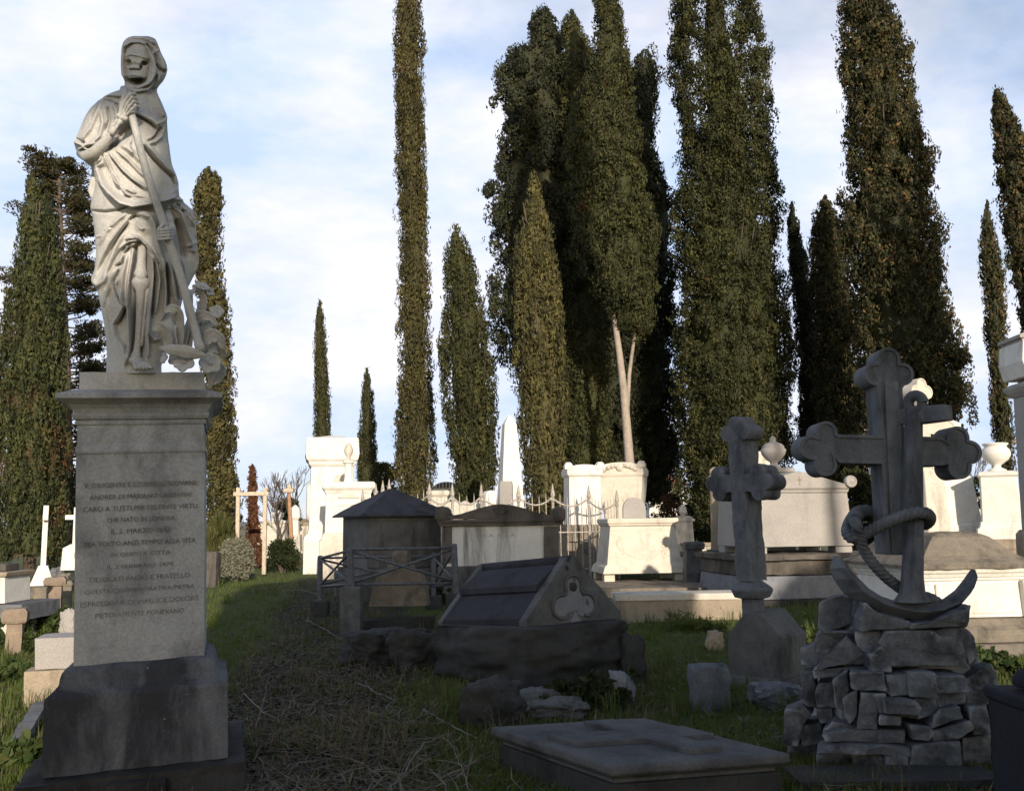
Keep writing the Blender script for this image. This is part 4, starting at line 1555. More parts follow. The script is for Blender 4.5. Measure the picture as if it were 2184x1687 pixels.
# ------------------------------------------------------------------ dark-gabled sarcophagus
def gabled_sarcophagus():
    f = Fr(1066, 19.0)
    t = thing('gabled_sarcophagus', 'white streaked sarcophagus with a blackened gabled lid and corner knobs', 'tomb', f.o, 0)
    d = .55
    b = MB()
    f.bx(b, 953, 1187, 1121, 1205, -d, d, 953, 1190)
    b.build('body', 'streaked_marble', t, .01)
    for x0, x1 in ((953, 968), (1158, 1189)):
        f.bx(MB(), x0, x1, 1122, 1198, -d - .03, -d - .003).build('pilaster', 'brown_stone', t, .005)
    sd = MB()
    A = f.p(951, 1200), f.p(951, 1122)
    sd.box(A[0].x - .03, A[0].x + .02, -d - .02, d, A[0].z, A[1].z)
    sd.build('side_slab', 'brown_stone', t, .005)
    c = MB()
    f.bx(c, 941, 1198, 1113, 1121, -d - .06, d + .06)
    f.bx(c, 938, 1201, 1107, 1113, -d - .09, d + .09)
    c.build('cornice', 'brown_stone', t, .006)
    g = MB()
    pts = [(940, 1107), (1200, 1107), (1200, 1103), (1150, 1095), (1118, 1085), (1090, 1078), (1070, 1076), (1050, 1078), (1020, 1086), (985, 1097), (940, 1103)]
    g.prism([(f.p(*q).x, f.p(*q).z) for q in pts], -d - .07, d + .07)
    roughen(g.build('gable', 'brown_stone', t, .006), .12, .008, 5, 2)
    o = MB()
    cc = f.p(1010 + 60, 1091)
    for i in range(9):
        u = PI * i / 8
        o.blob((cc.x + .13 * math.cos(u), -d - .075, cc.z + .05 - .09 * math.sin(u)), (.035, .02, .03), .2, 2, i, 1)
    o.build('carved_wreath', 'brown_stone', t)
    for x in (946, 1190):
        k = f.p(x, 1101)
        for s in (-1, 1):
            MB().blob((k.x, s * (d + .02), k.z + .03), (.13, .12, .16), .14, 1.5, int(x) + s, 3, .25).build('corner_knob', 'brown_stone', t, smooth=True)
    vs = MB()
    z = f.p(1070, 1141).z
    M = Matrix.Translation((f.p(1062, 1141).x, -d - .0015, z)) @ Matrix.Rotation(PI / 2, 4, 'X')
    o_, fs = text_part('inscription', 'M A R I A', .72, .055, M, t, 'letter_soft')
    vs.add(o_, fs).build('inscription', 'letter_soft', t)
    bs = MB()
    f.bx(bs, 940, 1200, 1203, 1280, -d - .15, d + .1)
    bs.build('plinth', 'house_stone', t, .01)


gabled_sarcophagus()


# ------------------------------------------------------------------ garland tomb on legs
def garland_tomb():
    f = Fr(1358, 20.6, 0, .55)
    a = R(6)
    t = thing('garland_tomb', 'cream marble tomb with tapering sides and a carved garland, raised on short square legs', 'tomb', f.o, a)
    d = .62
    b = MB()
    z = f.z
    hw = lambda px: f.k(px) / 2 * 1.005
    b.stack([(z(1222), hw(181), d + .10), (z(1208), hw(172), d + .06), (z(1203), hw(160), d + .02), (z(1200), hw(158), d), (z(1122), hw(138), d - .10)])
    b.build('chest', 'carved_marble', t, .008)
    c = MB().stack([(z(1122), hw(140), d - .08), (z(1119), hw(146), d - .05), (z(1117), hw(146), d - .05), (z(1115), hw(151), d - .02), (z(1107), hw(152), d - .01), (z(1105), hw(148), d - .03)])
    c.build('lid', 'carved_marble', t, .005)
    for sx in (-1, 1):
        for sy in (-1, 1):
            x, y = sx * (hw(150)), sy * (d - .12)
            MB().box(x - .115, x + .115, y - .115, y + .115, z(1256), z(1222) - .002).build('leg', 'carved_marble', t, .008)
    # garland in relief hanging between two knots
    g = MB()
    zt, zb_ = z(1147), z(1190)
    slope = lambda q: -(d - .10 + (z(1122) - q) / (z(1122) - z(1200)) * .10) - .004
    rg = random.Random(1)
    for i in range(34):
        u = -1 + 2 * i / 33
        x = u * .50
        zz = zt + (zb_ - zt) * math.sqrt(max(0, 1 - u * u)) * .95
        r = .036 + .026 * (1 - u * u)
        for _ in range(3):
            g.blob((x + rg.uniform(-.03, .03), slope(zz) + .004, zz + rg.uniform(-.04, .04)), (r, .022, r), .25, 2, i, 1)
    g.build('garland', 'carved_marble', t)
    for sx in (-1, 1):
        g = MB()
        g.tube([(sx * (.52 + .06 * math.sin(v * 5)), slope(zt - v * .36) + .004, zt - v * .36) for v in [i / 9 for i in range(10)]], [.03, .02, .03, .018, .028, .02, .026, .016, .024, .01], 7, flat=.5)
        g.build('ribbon', 'carved_marble', t, smooth=True)
    fr = MB()
    for q in (1128, 1131.5):
        fr.box(-hw(133), hw(133), slope(z(q)) - .004, slope(z(q)) + .04, z(q) - .006, z(q) + .006)
    fr.build('frieze_band', 'carved_marble', t, .002)
    # round-headed stone standing on the lid
    s = thing('round_headstone', 'plain round-headed white stone standing on top of the garland tomb', 'headstone', f.o + Vector((f.k(1350 - 1358), -.25, z(1105) + .002)))
    w, h = f.k(49) / 2, z(1060) - z(1105)
    pts = [(-w, 0), (w, 0), (w, h - w)] + [(w * math.cos(u), h - w + w * math.sin(u)) for u in [PI * i / 18 for i in range(1, 18)]] + [(-w, h - w)]
    MB().prism(pts, -.07, .07).build('slab', 'box_marble', s, .012)
    M = Matrix.Translation((0, -.072, h * .62)) @ Matrix.Rotation(PI / 2, 4, 'X')
    o_, fs = text_part('monogram', 'C', .07, .13, M, s, 'letter_soft')
    MB().add(o_, fs).build('monogram', 'letter_soft', s)
    # stepped slabs under it
    p = Fr(1400, 18.5)
    p_ = f
    st_ = thing('tomb_platform', 'stone platform of two slabs under the garland tomb', 'platform', p.o)
    m = MB()
    p.bx(m, 1262, 1560, 1252, 1272, -.2, 2.9)
    roughen(m.build('slab', 'mossy_stone', st_, .015), .2, .01, 4, 2)
    m = MB()
    p.bx(m, 1255, 1572, 1273, 1340, -.35, 3.0)
    m.build('step', 'house_stone', st_, .012)


garland_tomb()


def kerb_wall():
    f = Fr(1450, 14.6)
    t = thing('low_wall', 'low stone wall with pale coping in the grass, half sunlit, half in shade', 'wall', f.o)
    m = MB()
    f.bx(m, 1312, 1584, 1277, 1345, -.25, .3, 1310, 1578)
    roughen(m.build('wall', 'tan_stone', t), .14, .012, 4, 1)
    m = MB()
    f.bx(m, 1308, 1580, 1263, 1277, -.27, .36, 1308, 1588)
    m.build('coping', 'marble_cream', t, .012)


kerb_wall()


# ------------------------------------------------------------------ spear-topped iron fence
def spear_fence():
    Y = 23.5
    f = Fr(1080, Y)
    t = thing('spear_fence', 'old iron fence with pale spear-tipped posts and hanging swag rails', 'fence', f.o)
    px = [773, 801, 816, 829.7, 916, 965, 1027, 1106.6, 1180, 1257, 1317]
    tops = [1042, 1030, 1024, 1021, 1028, 1030, 1031, 1033, 1031, 1034, 1043]
    deps = [2.4, 1.6, 1.0, .4, 0, 0, 0, 0, 0, 0, 1.2]
    P = []
    for x, ty, d in zip(px, tops, deps):
        f2 = Fr(x, Y + d)
        b = f2.o - f.o
        zt = f2.z(ty)
        post = MB()
        post.tube([(b.x, b.y, -.1), (b.x, b.y, zt - .46)], .034, 8)
        post.lathe([(.03, zt - .46), (.055, zt - .43), (.055, zt - .40), (.03, zt - .37), (.058, zt - .30), (.05, zt - .24), (.022, zt - .08), (.004, zt)], 8, b.x, b.y)
        post.build('post', 'iron_pale', t, smooth=False)
        P.append((Vector((b.x, b.y, 0)), zt))
    for i in range(len(P) - 1):
        (a, za), (b, zb) = P[i], P[i + 1]
        if (b - a).length < .5 and i < 3:
            n = 2
        n = max(3, int((b - a).length / .16))
        sw = MB()
        pts = []
        for j in range(13):
            u = j / 12
            p = a.lerp(b, u)
            pts.append((p.x, p.y, min(za, zb) - .32 - .20 * (1 - (2 * u - 1) ** 2)))
        sw.tube(pts, .022, 6)
        sw.build('swag_rail', 'iron_pale', t, smooth=True)
        ra = MB()
        for zr in (.35, 1.25):
            ra.tube([(a.x, a.y, zr), (b.x, b.y, zr)], .018, 6)
        ra.build('rail', 'iron_grey' if i < 8 else 'iron_pale', t)
        for j in range(1, n):
            u = j / n
            p = a.lerp(b, u)
            zz = min(za, zb) - .32 - .20 * (1 - (2 * u - 1) ** 2) - .06
            bar = MB().tube([(p.x, p.y, .05), (p.x, p.y, zz + .18), (p.x, p.y, zz + .30)], [.012, .012, .002], 5)
            bar.build('bar', 'iron_pale', t)


spear_fence()


# ------------------------------------------------------------------ far tombs, left of the middle
def tall_white_tomb():
    Y = 30.0
    f = Fr(706, Y, 0, .6)
    a = R(13)
    t = thing('sarcophagus_tomb', 'tall bright white tomb crowned by a coffin-shaped block, a round wreath on its shaded side', 'tomb', f.o, a)
    z = f.z
    h = lambda w: f.k(w) / 2
    m = MB().stack([(-.2, h(116), h(104)), (z(1150), h(116), h(104)), (z(1143), h(112), h(100)), (z(1136), h(98), h(88)), (z(1126), h(94), h(84)), (z(995), h(88), h(78))])
    m.build('shaft', 'marble_white', t, .02)
    c = MB().stack([(z(995), h(90), h(80)), (z(989), h(98), h(88)), (z(985), h(98), h(88)), (z(980), h(108), h(97)), (z(968), h(113), h(101)), (z(945), h(110), h(99)), (z(934), h(108), h(97)), (z(931), h(60), h(60)), (z(926), h(8), h(20))])
    c.build('coffin_block', 'marble_white', t, .02)
    w = MB()
    pts = [(-h(93) - .02, .28 * math.cos(u), z(1070) + .55 * math.sin(u)) for u in [2 * PI * i / 20 for i in range(21)]]
    w.tube(pts, .07, 8, caps=False)
    w.build('wreath', 'marble_white', t, smooth=True)
    e = MB().blob((f.k(14), -h(84) - .0, z(1022)), (.14, .05, .16), .3, 2, 1, 2)
    e.build('emblem', 'marble_cream', t)


tall_white_tomb()


def urn_stele():
    f = Fr(742, 27.0, 0, .5)
    a = R(12)
    t = thing('stele_tomb', 'white stele with a small pediment, topped by a short column carrying a carved urn', 'tomb', f.o, a)
    z = f.z
    h = lambda w: f.k(w) / 2
    MB().stack([(-.2, h(120), h(80)), (z(1152), h(120), h(80)), (z(1152) + .01, h(112), h(72)), (z(1142), h(108), h(70)), (z(1136), h(102), h(66))]).build('base', 'marble_cream', t, .012)
    MB().stack([(z(1136), h(98), h(62)), (z(1052), h(94), h(60))]).build('die', 'marble_white', t, .01)
    MB().stack([(z(1052), h(96), h(62)), (z(1046), h(100), h(66)), (z(1040), h(110), h(76)), (z(1030), h(110), h(76)), (z(1027), h(104), h(70))]).build('cornice', 'marble_white', t, .006)
    p = MB()
    zz = z(1062)
    p.prism([(-h(46), zz), (h(46), zz), (h(46), zz + .03), (0, zz + .17), (-h(46), zz + .03)], -h(61) - .035, -h(61) + .04)
    p.box(-h(46), h(46), -h(61) - .02, -h(61) + .04, zz - .22, zz - .19)
    p.build('pediment', 'marble_cream', t, .004)
    MB().lathe([(h(20), z(1027)), (h(19), z(1022)), (h(17), z(1018)), (h(16), z(990)), (h(18), z(987)), (h(25), z(985)), (h(25), z(980))], 20).build('column', 'marble_white', t, smooth=False)
    MB().lathe([(h(12), z(980)), (h(8), z(976)), (h(9), z(972)), (h(19), z(962)), (h(19), z(955)), (h(13), z(947)), (h(4), z(941))], 18).build('urn', 'marble_cream', t, smooth=True)


urn_stele()


def timber_frame():
    Y = 29.0
    r = Fr(537, Y)
    t = thing('timber_frame', 'pale timber frame of two posts and a crossbar, standing behind the red ivy column', 'frame', r.o)
    for x in (508.5, 566):
        m = MB()
        r.bx(m, x - 4, x + 4, 1040, 1225, -.05, .05, x - 7, x + 1)
        m.build('post', 'wood_pale', t, .008)
    m = MB()
    r.bx(m, 499, 574, 1049, 1057, -.08, -.052)
    m.build('crossbar', 'wood_pale', t, .006)


timber_frame()


def brown_pole():
    r = Fr(620, 32.0)
    t = thing('wooden_pole', 'rusty brown wooden pole with a small pale cap, left of the tall white tomb', 'pole', r.o)
    MB().tube([r.p(624, 1225), r.p(620, 1120), r.p(616, 1050)], [.075, .07, .06], 10).build('shaft', 'wood_brown', t, smooth=True)
    m = MB()
    r.bx(m, 606, 627, 1042, 1050, -.14, .14)
    r.bx(m, 613, 621, 1034, 1042, -.06, .06)
    m.build('cap', 'wood_pale', t, .01)


brown_pole()


def simple_tomb(name, label, cat, px, Y, parts, rz=0.0, group=None, d=.4, bevel=.01, rough_=0.0):
    """parts: (part name, material, [(y, width), ...] bottom to top, depth scale)"""
    f = Fr(px, Y)
    t = thing(name, label, cat, f.o, rz, group)
    for i, (pn, mt, rows, ds) in enumerate(parts):
        m = MB().stack([(f.z(y), f.k(w) / 2, f.k(w) / 2 * ds if ds > 0 else -ds) for y, w in rows])
        o = m.build(pn, mt, t, 0 if rough_ else bevel)
        if rough_:
            roughen(o, max(.04, Y * .006), rough_, 6, i + int(px))
    return t, f


# small white column-shaped monument, white low tombs beyond the ivy
t, f = simple_tomb('small_obelisk', 'small white pillar with a pointed head beside the brown pole', 'monument', 630, 38, [
    ('base', 'marble_cream', [(1175, 26), (1140, 24)], .9), ('shaft', 'marble_white', [(1140, 17), (1110, 15)], .9), ('head', 'marble_white', [(1110, 13), (1104, 22), (1086, 20), (1077, 3)], .9)])
t, f = simple_tomb('domed_tomb', 'low white tomb with a shallow domed lid, behind the red ivy column', 'tomb', 546, 44, [
    ('chest', 'marble_cream', [(1190, 74), (1128, 70)], .8), ('lid', 'marble_cream', [(1128, 76), (1122, 76), (1116, 60), (1112, 30)], .8)])
t, f = simple_tomb('white_block_tomb', 'small white block grave with a rounded urn top, right of the domed tomb', 'tomb', 592, 43, [
    ('block', 'marble_cream', [(1190, 40), (1118, 36), (1114, 42), (1110, 42)], .8), ('urn', 'marble_white', [(1110, 10), (1102, 22), (1094, 20), (1088, 6)], 1)])
t, f = simple_tomb('low_tomb', 'tan-topped low tomb behind the round dark pine', 'tomb', 650, 46, [('chest', 'marble_cream', [(1180, 60), (1120, 56)], .7), ('lid', 'tan_stone', [(1120, 64), (1112, 62), (1106, 30)], .7)])


def plain_cross(label, px, ytop, ybase, arm_y, arm_w, w, Y, mat, rz=0.0, base=None, group='plain stone crosses'):
    f = Fr(px, Y)
    t = thing('stone_cross', label, 'grave cross', f.o, rz, group)
    h = f.k(w) / 2
    z0, z1, za, aw = f.z(ybase), f.z(ytop), f.z(arm_y), f.k(arm_w) / 2
    poly = [(-h, z0), (h, z0), (h, za - h), (aw, za - h), (aw, za + h), (h, za + h), (h, z1), (-h, z1), (-h, za + h), (-aw, za + h), (-aw, za - h), (-h, za - h)]
    MB().prism(poly, -h * .8, h * .8).build('cross', mat, t, .01)
    if base:
        MB().stack([(f.z(y), f.k(q) / 2, f.k(q) / 2) for y, q in base]).build('base', mat, t, .01)
    return t


plain_cross('white stone cross seen edge-on, on a spreading pyramid base, left of the inscribed pedestal', 97, 1078, 1210, 1103, 46, 13, 20.5, 'marble_white', R(115),
            [(1275, 52), (1252, 50), (1212, 22), (1206, 18)])
plain_cross('small white cross mostly hidden behind the left edge of the pedestal', 163, 1082, 1165, 1103, 46, 10, 24, 'marble_white', 0, [(1215, 40), (1168, 36), (1160, 14)])
plain_cross('pale cross tip showing at the right edge of the pedestal among the cypress branches', 464, 1046, 1190, 1100, 52, 10, 30.5, 'marble_cream', 0, None)
bp = Fr(452, 24)
m = MB()
m.stack([(-.2, .20, .20), (bp.z(1206), .19, .19), (bp.z(1198), .20, .20), (bp.z(1180), .20, .20), (bp.z(1176), .16, .16)])
tag(roughen(m.build('stone_bollard', 'brown_stone', None, loc=bp.o), .07, .01, 6, 2), 'brown stone bollard touching the right edge of the pedestal', 'bollard', 'squat stone bollards')

# ------------------------------------------------------------------ left edge of the picture
f = Fr(10, 13.6)
t = thing('box_tomb', 'plain white box tomb with a thin slab lid, cut by the left edge', 'tomb', f.o)
m = MB()
f.bx(m, -60, 38, 1227, 1283, -.35, .35)
m.build('chest', 'marble_white', t, .008)
m = MB()
f.bx(m, -64, 47, 1218, 1227, -.40, .40, -62, 44)
m.build('lid', 'tan_stone', t, .008)
m = MB()
f.bx(m, -64, 22, 1203, 1217.5, -.12, .25)
m.build('lid_block', 'brown_stone', t, .01)
m = MB()
f.bx(m, -70, 89, 1283.5, 1316, -.55, .55)
roughen(m.build('plinth', 'sooty_stone', t), .14, .008, 5, 2)
m = MB()
f.bx(m, -66, 55, 1316.5, 1365, -.48, .5)
m.build('footing', 'marble_cream', t, .01)

f = Fr(72, 17.5)
t = thing('low_slab_tomb', 'tan slab wall with a dark opening, at the foot of the white edge-on cross', 'tomb', f.o)
m = MB()
f.bx(m, 36, 110, 1251, 1300, -.2, .3)
roughen(m.build('wall', 'mossy_stone', t), .15, .01, 5, 4)
m = MB()
f.bx(m, 40, 58, 1262, 1276, -.215, -.19)
m.build('opening', 'glass_dark', t)


def bollard(label, px, py, w, wc, ytop, ycap, mat, seed):
    g = G(px, py)
    f = Fr(px, g.y + .15)
    k = f.k
    m = MB().stack([(-.25, k(w) / 2 + .01, k(w) / 2), (f.z(ycap), k(w) / 2, k(w) / 2), (f.z(ycap) + .01, k(wc) / 2 * .92, k(wc) / 2 * .92), (f.z(ycap - 7), k(wc) / 2, k(wc) / 2),
                    (f.z(ytop + 7), k(wc) / 2, k(wc) / 2), (f.z(ytop), k(wc) / 2 * .8, k(wc) / 2 * .8)])
    t = tag(roughen(m.build('stone_bollard', mat, None, loc=f.o), .06, .012, 6, seed), label, 'bollard', 'squat stone bollards')
    t.rotation_euler = (0, 0, R(20))
    return t


bollard('tan stone bollard with a rounded cap, in the ivy near the left edge', 45, 1398, 30, 46, 1297, 1329, 'bollard_stone', 1)
bollard('narrow brown bollard just behind the rounded-cap one', 63, 1360, 20, 28, 1305, 1322, 'bollard_stone', 2)
bollard('mossy tan bollard with a square cap close to the pedestal', 125, 1335, 26, 42, 1230, 1249, 'bollard_stone', 3)
bollard('second mossy post half hidden by the pedestal edge', 148, 1320, 22, 26, 1238, 1250, 'mossy_stone', 4)

f = Fr(112, 8.3)
t = thing('stone_block', 'pale sunlit block on a tan footing, against the left side of the pedestal', 'block', f.o, R(14))
m = MB()
f.bx(m, 79, 160, 1359, 1425, -.05, .35)
roughen(m.build('block', 'marble_grey' if False else 'box_marble', t), .06, .006, 7, 3)
m = MB()
f.bx(m, 64, 150, 1426, 1520, -.14, .4, 62, 152)
roughen(m.build('footing', 'tan_stone', t), .07, .01, 6, 4)
rock('broken angular white stone leaning by the pedestal', 139, 1358, 34, 52, 'box_marble', 12, .5, .6, .3)
rock('small rough tan stone on the grass behind the mossy bollard', 136, 1262, 34, 34, 'mossy_stone', 13, .7)
rock('grey lump of stone beside the small hidden cross', 118, 1232, 26, 22, 'sooty_stone', 14, .4)
rock('little pale stone in the sunny grass below the tan footing', 82, 1512, 36, 26, 'tan_stone', 15, .3)

# ------------------------------------------------------------------ middle background
def obelisk(label, px, Y, rows, mat, rz, ds=1.0, extra=None):
    f = Fr(px, Y)
    t = thing('obelisk', label, 'monument', f.o, rz)
    MB().stack([(f.z(y), f.k(w) / 2, f.k(w) / 2 * ds) for y, w in rows]).build('shaft', mat, t, .012)
    return t, f


t, f = obelisk('tall plain white obelisk left of the slim olive cypress', 1089, 27, [(1150, 52), (1068, 47), (905, 26), (886, 4)], 'marble_white', R(14))
MB().stack([(-.2, f.k(70) / 2, f.k(70) / 2), (f.z(1130), f.k(70) / 2, f.k(70) / 2), (f.z(1128), f.k(60) / 2, f.k(60) / 2), (f.z(1090), f.k(58) / 2, f.k(58) / 2)]).build('base', 'marble_cream', t, .01)
t, f = simple_tomb('stele', 'grey-sided upright stone slab standing before the white obelisk', 'headstone', 1081, 25.5, [('slab', 'box_marble', [(1190, 30), (1034, 27), (1026, 24)], .35)], R(-20))
f = Fr(1044, 25)
t = thing('round_headstone', 'round-topped white headstone behind the spear fence, left of the obelisk', 'headstone', f.o, R(25))
w, h = f.k(26) / 2, f.z(1046)
MB().prism([(-w, -.1), (w, -.1), (w, h - w)] + [(w * math.cos(u), h - w + w * math.sin(u)) for u in [PI * i / 16 for i in range(1, 16)]] + [(-w, h - w)], -.14, .14).build('slab', 'marble_white', t, .012)
simple_tomb('pedestal_tomb', 'square white pedestal with a moulded cap behind the spear fence', 'tomb', 936, 27, [
    ('block', 'marble_cream', [(1200, 42), (1060, 38)], .9), ('cap', 'marble_cream', [(1060, 40), (1055, 48), (1048, 48), (1046, 40)], .9)])
f = Fr(990, 26)
t = thing('carved_tomb', 'low lumpy carved white tomb behind the spear fence', 'tomb', f.o)
m = MB()
rg = random.Random(4)
for i in range(12):
    p = f.p(958 + i * 5.6, 1078 + rg.uniform(-4, 6))
    m.blob((p.x, rg.uniform(-.1, .2), p.z - .1), (.18, .2, .2), .2, 2, i, 2)
m.build('carving', 'marble_cream', t, smooth=True)
m = MB()
f.bx(m, 952, 1028, 1086, 1215, -.3, .4)
m.build('chest', 'marble_cream', t, .01)

# building with an arched glass roof, far beyond
f = Fr(953, 62)
t = thing('far_building', 'far pale building with a glazed arched roof, between the slender cypress and the blunt cypress', 'building', f.o)
m = MB()
f.bx(m, 905, 990, 1044, 1160, 0, 6)
m.build('wall', 'wall_far', t)
m = MB()
c = f.p(952, 1044)
r_ = f.k(30)
pts = [(c.x + r_ * math.cos(u), c.z + r_ * .55 * math.sin(u)) for u in [PI * i / 12 for i in range(13)]]
m.prism(pts, -.1, 6)
m.build('roof', 'wall_far', t)
m = MB()
m.prism([(c.x + r_ * .82 * math.cos(u), c.z + .12 + r_ * .40 * math.sin(u)) for u in [PI * i / 12 for i in range(13)]], -.16, -.11)
win = m.build('window', 'glass_dark', t)
for i in range(-3, 4):
    MB().box(c.x + i * .22 - .025, c.x + i * .22 + .025, -.2, -.165, c.z + .12, c.z + .12 + r_ * .40 * math.sqrt(max(0, 1 - (i * .22 / (r_ * .82)) ** 2))).build('glazing_bar', 'wall_far', win)


# twin sarcophagi
def twin(label, px, Y, rows_body, rows_cap, base, rz, arch, ds, mat):
    f = Fr(px, Y)
    t = thing('sarcophagus', label, 'tomb', f.o, rz)
    st_ = lambda rows, nm, mt: MB().stack([(f.z(y), f.k(w) / 2, f.k(w) / 2 * ds) for y, w in rows]).build(nm, mt, t, .012)
    st_(base, 'base', 'mossy_stone')
    st_(rows_body, 'body', mat)
    st_(rows_cap, 'cornice', mat)
    w, zt, h = f.k(rows_cap[-1][1]) / 2, f.z(rows_cap[-1][0]), f.k(arch)
    d = f.k(rows_cap[-1][1]) / 2 * ds
    MB().prism([(-w * .97, zt)] + [(w * .97, zt)] + [(w * .97 * math.cos(u), zt + .03 + h * (math.sin(u) ** 1.2)) for u in [PI * i / 16 for i in range(1, 16)]], -d, d).build('lid', mat, t, .01)
    for sx in (-1, 1):
        MB().stack([(zt + .002, .10, .12), (zt + .10, .12, .13), (zt + .2, .06, .08)], sx * w * .92, -d * .8).build('acroterion', mat, t, .02)
    return t, f, d


t, f, d = twin('white sarcophagus with a rounded lid, left one of the joined pair behind the fence', 1243, 25, [(1119, 70), (1018, 66)], [(1018, 68), (1014, 74), (1006, 76), (1004, 74)],
               [(1215, 86), (1124, 84), (1122, 78), (1119, 78)], R(6), 9, 1.1, 'marble_white')
t, f, d = twin('cream downward-tapering sarcophagus with carved crest, right one of the joined pair', 1332, 26, [(1119, 72), (1060, 84), (1018, 92)], [(1018, 92), (1014, 96), (1004, 98), (1001, 96)],
               [(1215, 100), (1124, 96), (1122, 82), (1119, 82)], R(-16), 11, .8, 'carved_marble')
m = MB()
for i in range(9):
    u = i / 8 * 2 - 1
    m.blob((u * .42, -d - .02, f.z(1003) + .12 * (1 - u * u)), (.07, .05, .06), .2, 2, i, 2)
m.blob((0, -d - .03, f.z(998)), (.11, .06, .11), .2, 2, 3, 2)
m.build('carved_crest', 'marble_cream', t)

# grey things low behind, between the garland tomb and the columns
simple_tomb('urn_tomb', 'small dark grey tomb with an urn-shaped finial in the shade of the massive cypress', 'tomb', 1456, 30, [
    ('block', 'house_stone', [(1160, 40), (1112, 36)], .9), ('lid', 'house_stone', [(1112, 44), (1107, 44), (1100, 26)], .9), ('finial', 'house_stone', [(1100, 8), (1092, 18), (1084, 14), (1076, 3)], 1)])
simple_tomb('low_tomb', 'low pale tomb with a flat rough lid, right of the garland tomb', 'tomb', 1462, 24, [('chest', 'marble_cream', [(1230, 96), (1185, 92)], .6), ('lid', 'mossy_stone', [(1185, 104), (1176, 104)], .6)])
simple_tomb('low_tomb', 'cream slab tomb at the foot of the massive cypress, left of the pale column', 'tomb', 1492, 27, [('chest', 'marble_cream', [(1215, 70), (1164, 66)], .6), ('lid', 'tan_stone', [(1164, 74), (1157, 74)], .6)], R(8))
bb = Fr(1476, 20)
m = MB().stack([(-.2, .24, .24), (bb.z(1222), .20, .20), (bb.z(1172), .16, .16), (bb.z(1170), .20, .20), (bb.z(1160), .21, .21), (bb.z(1155), .16, .16)])
tag(roughen(m.build('stone_bollard', 'gable_stone', None, loc=bb.o), .08, .012, 5, 5), 'dark stone bollard standing right of the garland tomb', 'bollard', 'squat stone bollards')


# ------------------------------------------------------------------ gabled white tomb with urn
def gabled_box():
    Y = 17.0
    f = Fr(1668, Y, 0, .8)
    a = R(9)
    t = thing('gabled_box_tomb', 'large smooth white box tomb with low gable and round rosette on a dark slab', 'tomb', f.o, a)
    z, k = f.z, f.k
    d = .80
    MB().stack([(z(1166), k(232) / 2, d), (z(1052), k(222) / 2, d - .05)]).build('body', 'box_marble', t, .012)
    MB().stack([(z(1052), k(222) / 2, d - .05), (z(1049), k(226) / 2, d - .03), (z(1046), k(226) / 2, d - .03), (z(1042), k(230) / 2, d)]).build('cornice', 'box_marble', t, .004)
    w = k(228) / 2
    zc, za = z(1042), z(1005)
    MB().prism([(-w, zc), (w, zc), (w, zc + .05), (.10, za - .02), (0, za), (-.10, za - .02), (-w, zc + .05)], -d - .01, d).build('gable', 'box_marble', t, .006)
    for sx in (-1, 1):
        ro = MB().lathe([(.105, -.06), (.115, 0), (.105, .05), (.085, .06), (.08, .045), (.045, .045), (.035, .065), (.004, .07)], 20)
        ro.v = [(sx * (w + .01) + x, -d - .02 - zz, zc + .115 + y) for x, y, zz in ro.v]
        ro.build('rosette', 'box_marble', t, smooth=True)
    e = MB()
    e.box(-.012, .012, -d - .016, -d + .02, zc + .04, zc + .22)
    e.box(-.05, .05, -d - .016, -d + .02, zc + .14, zc + .165)
    e.build('carved_cross', 'tan_stone', t)
    for sx in (-1, 1):
        for sy in (-1, 1):
            MB().box(sx * k(96) - .16, sx * k(96) + .16, sy * (d - .2) - .15, sy * (d - .2) + .15, z(1181), z(1166) - .002).build('foot', 'box_marble', t, .01)
    m = MB().stack([(z(1224), k(296) / 2, d + .28), (z(1196), k(292) / 2, d + .28), (z(1192), k(312) / 2, d + .38), (z(1181), k(312) / 2, d + .36)])
    roughen(m.build('base_slab', 'brown_stone', t), .14, .025, 4, 3)
    MB().stack([(z(1274), k(300) / 2, d + .34), (z(1226), k(290) / 2, d + .30)]).build('plinth', 'panel_stone', t, .012)
    MB().stack([(-.2, k(306) / 2, d + .44), (z(1274) - .005, k(306) / 2, d + .44)]).build('footing', 'boulder_stone', t, .012)
    # urn on a stand behind the gable
    u = Fr(1657, 19.2)
    tu = thing('urn_pillar', 'lidded marble urn with a knob, on a pillar behind the gabled white box tomb', 'urn', u.o)
    ku = u.k(1)
    MB().stack([(-.1, 30 * ku, 30 * ku), (u.z(1012), 28 * ku, 28 * ku), (u.z(1008), 34 * ku, 34 * ku), (u.z(1000), 34 * ku, 34 * ku)]).build('pillar', 'box_marble', tu, .01)
    MB().lathe([(r * ku, u.z(y)) for r, y in ((16, 1000), (14, 995), (8, 990), (8, 986), (16, 980), (24, 970), (27, 960), (25, 957), (22, 955), (24, 953), (18, 947), (8, 943), (6, 939), (7, 936), (4, 932), (.5, 929))], 24).build('urn', 'box_marble', tu, smooth=True)
    q = Fr(1620, 21)
    disc = MB().lathe([(.02, -.08), (.36, -.08), (.40, -.05), (.40, .05), (.36, .08), (.02, .08)], 24)
    disc.v = [(x, z_, q.z(1000) + y) for x, y, z_ in disc.v]
    disc.box(-.3, .3, -.07, .07, -.1, q.z(1010))
    td = thing('round_headstone', 'cream disc-headed stone peeping out behind the small gabled cross', 'headstone', q.o)
    disc.build('slab', 'marble_cream', td, .006)


gabled_box()

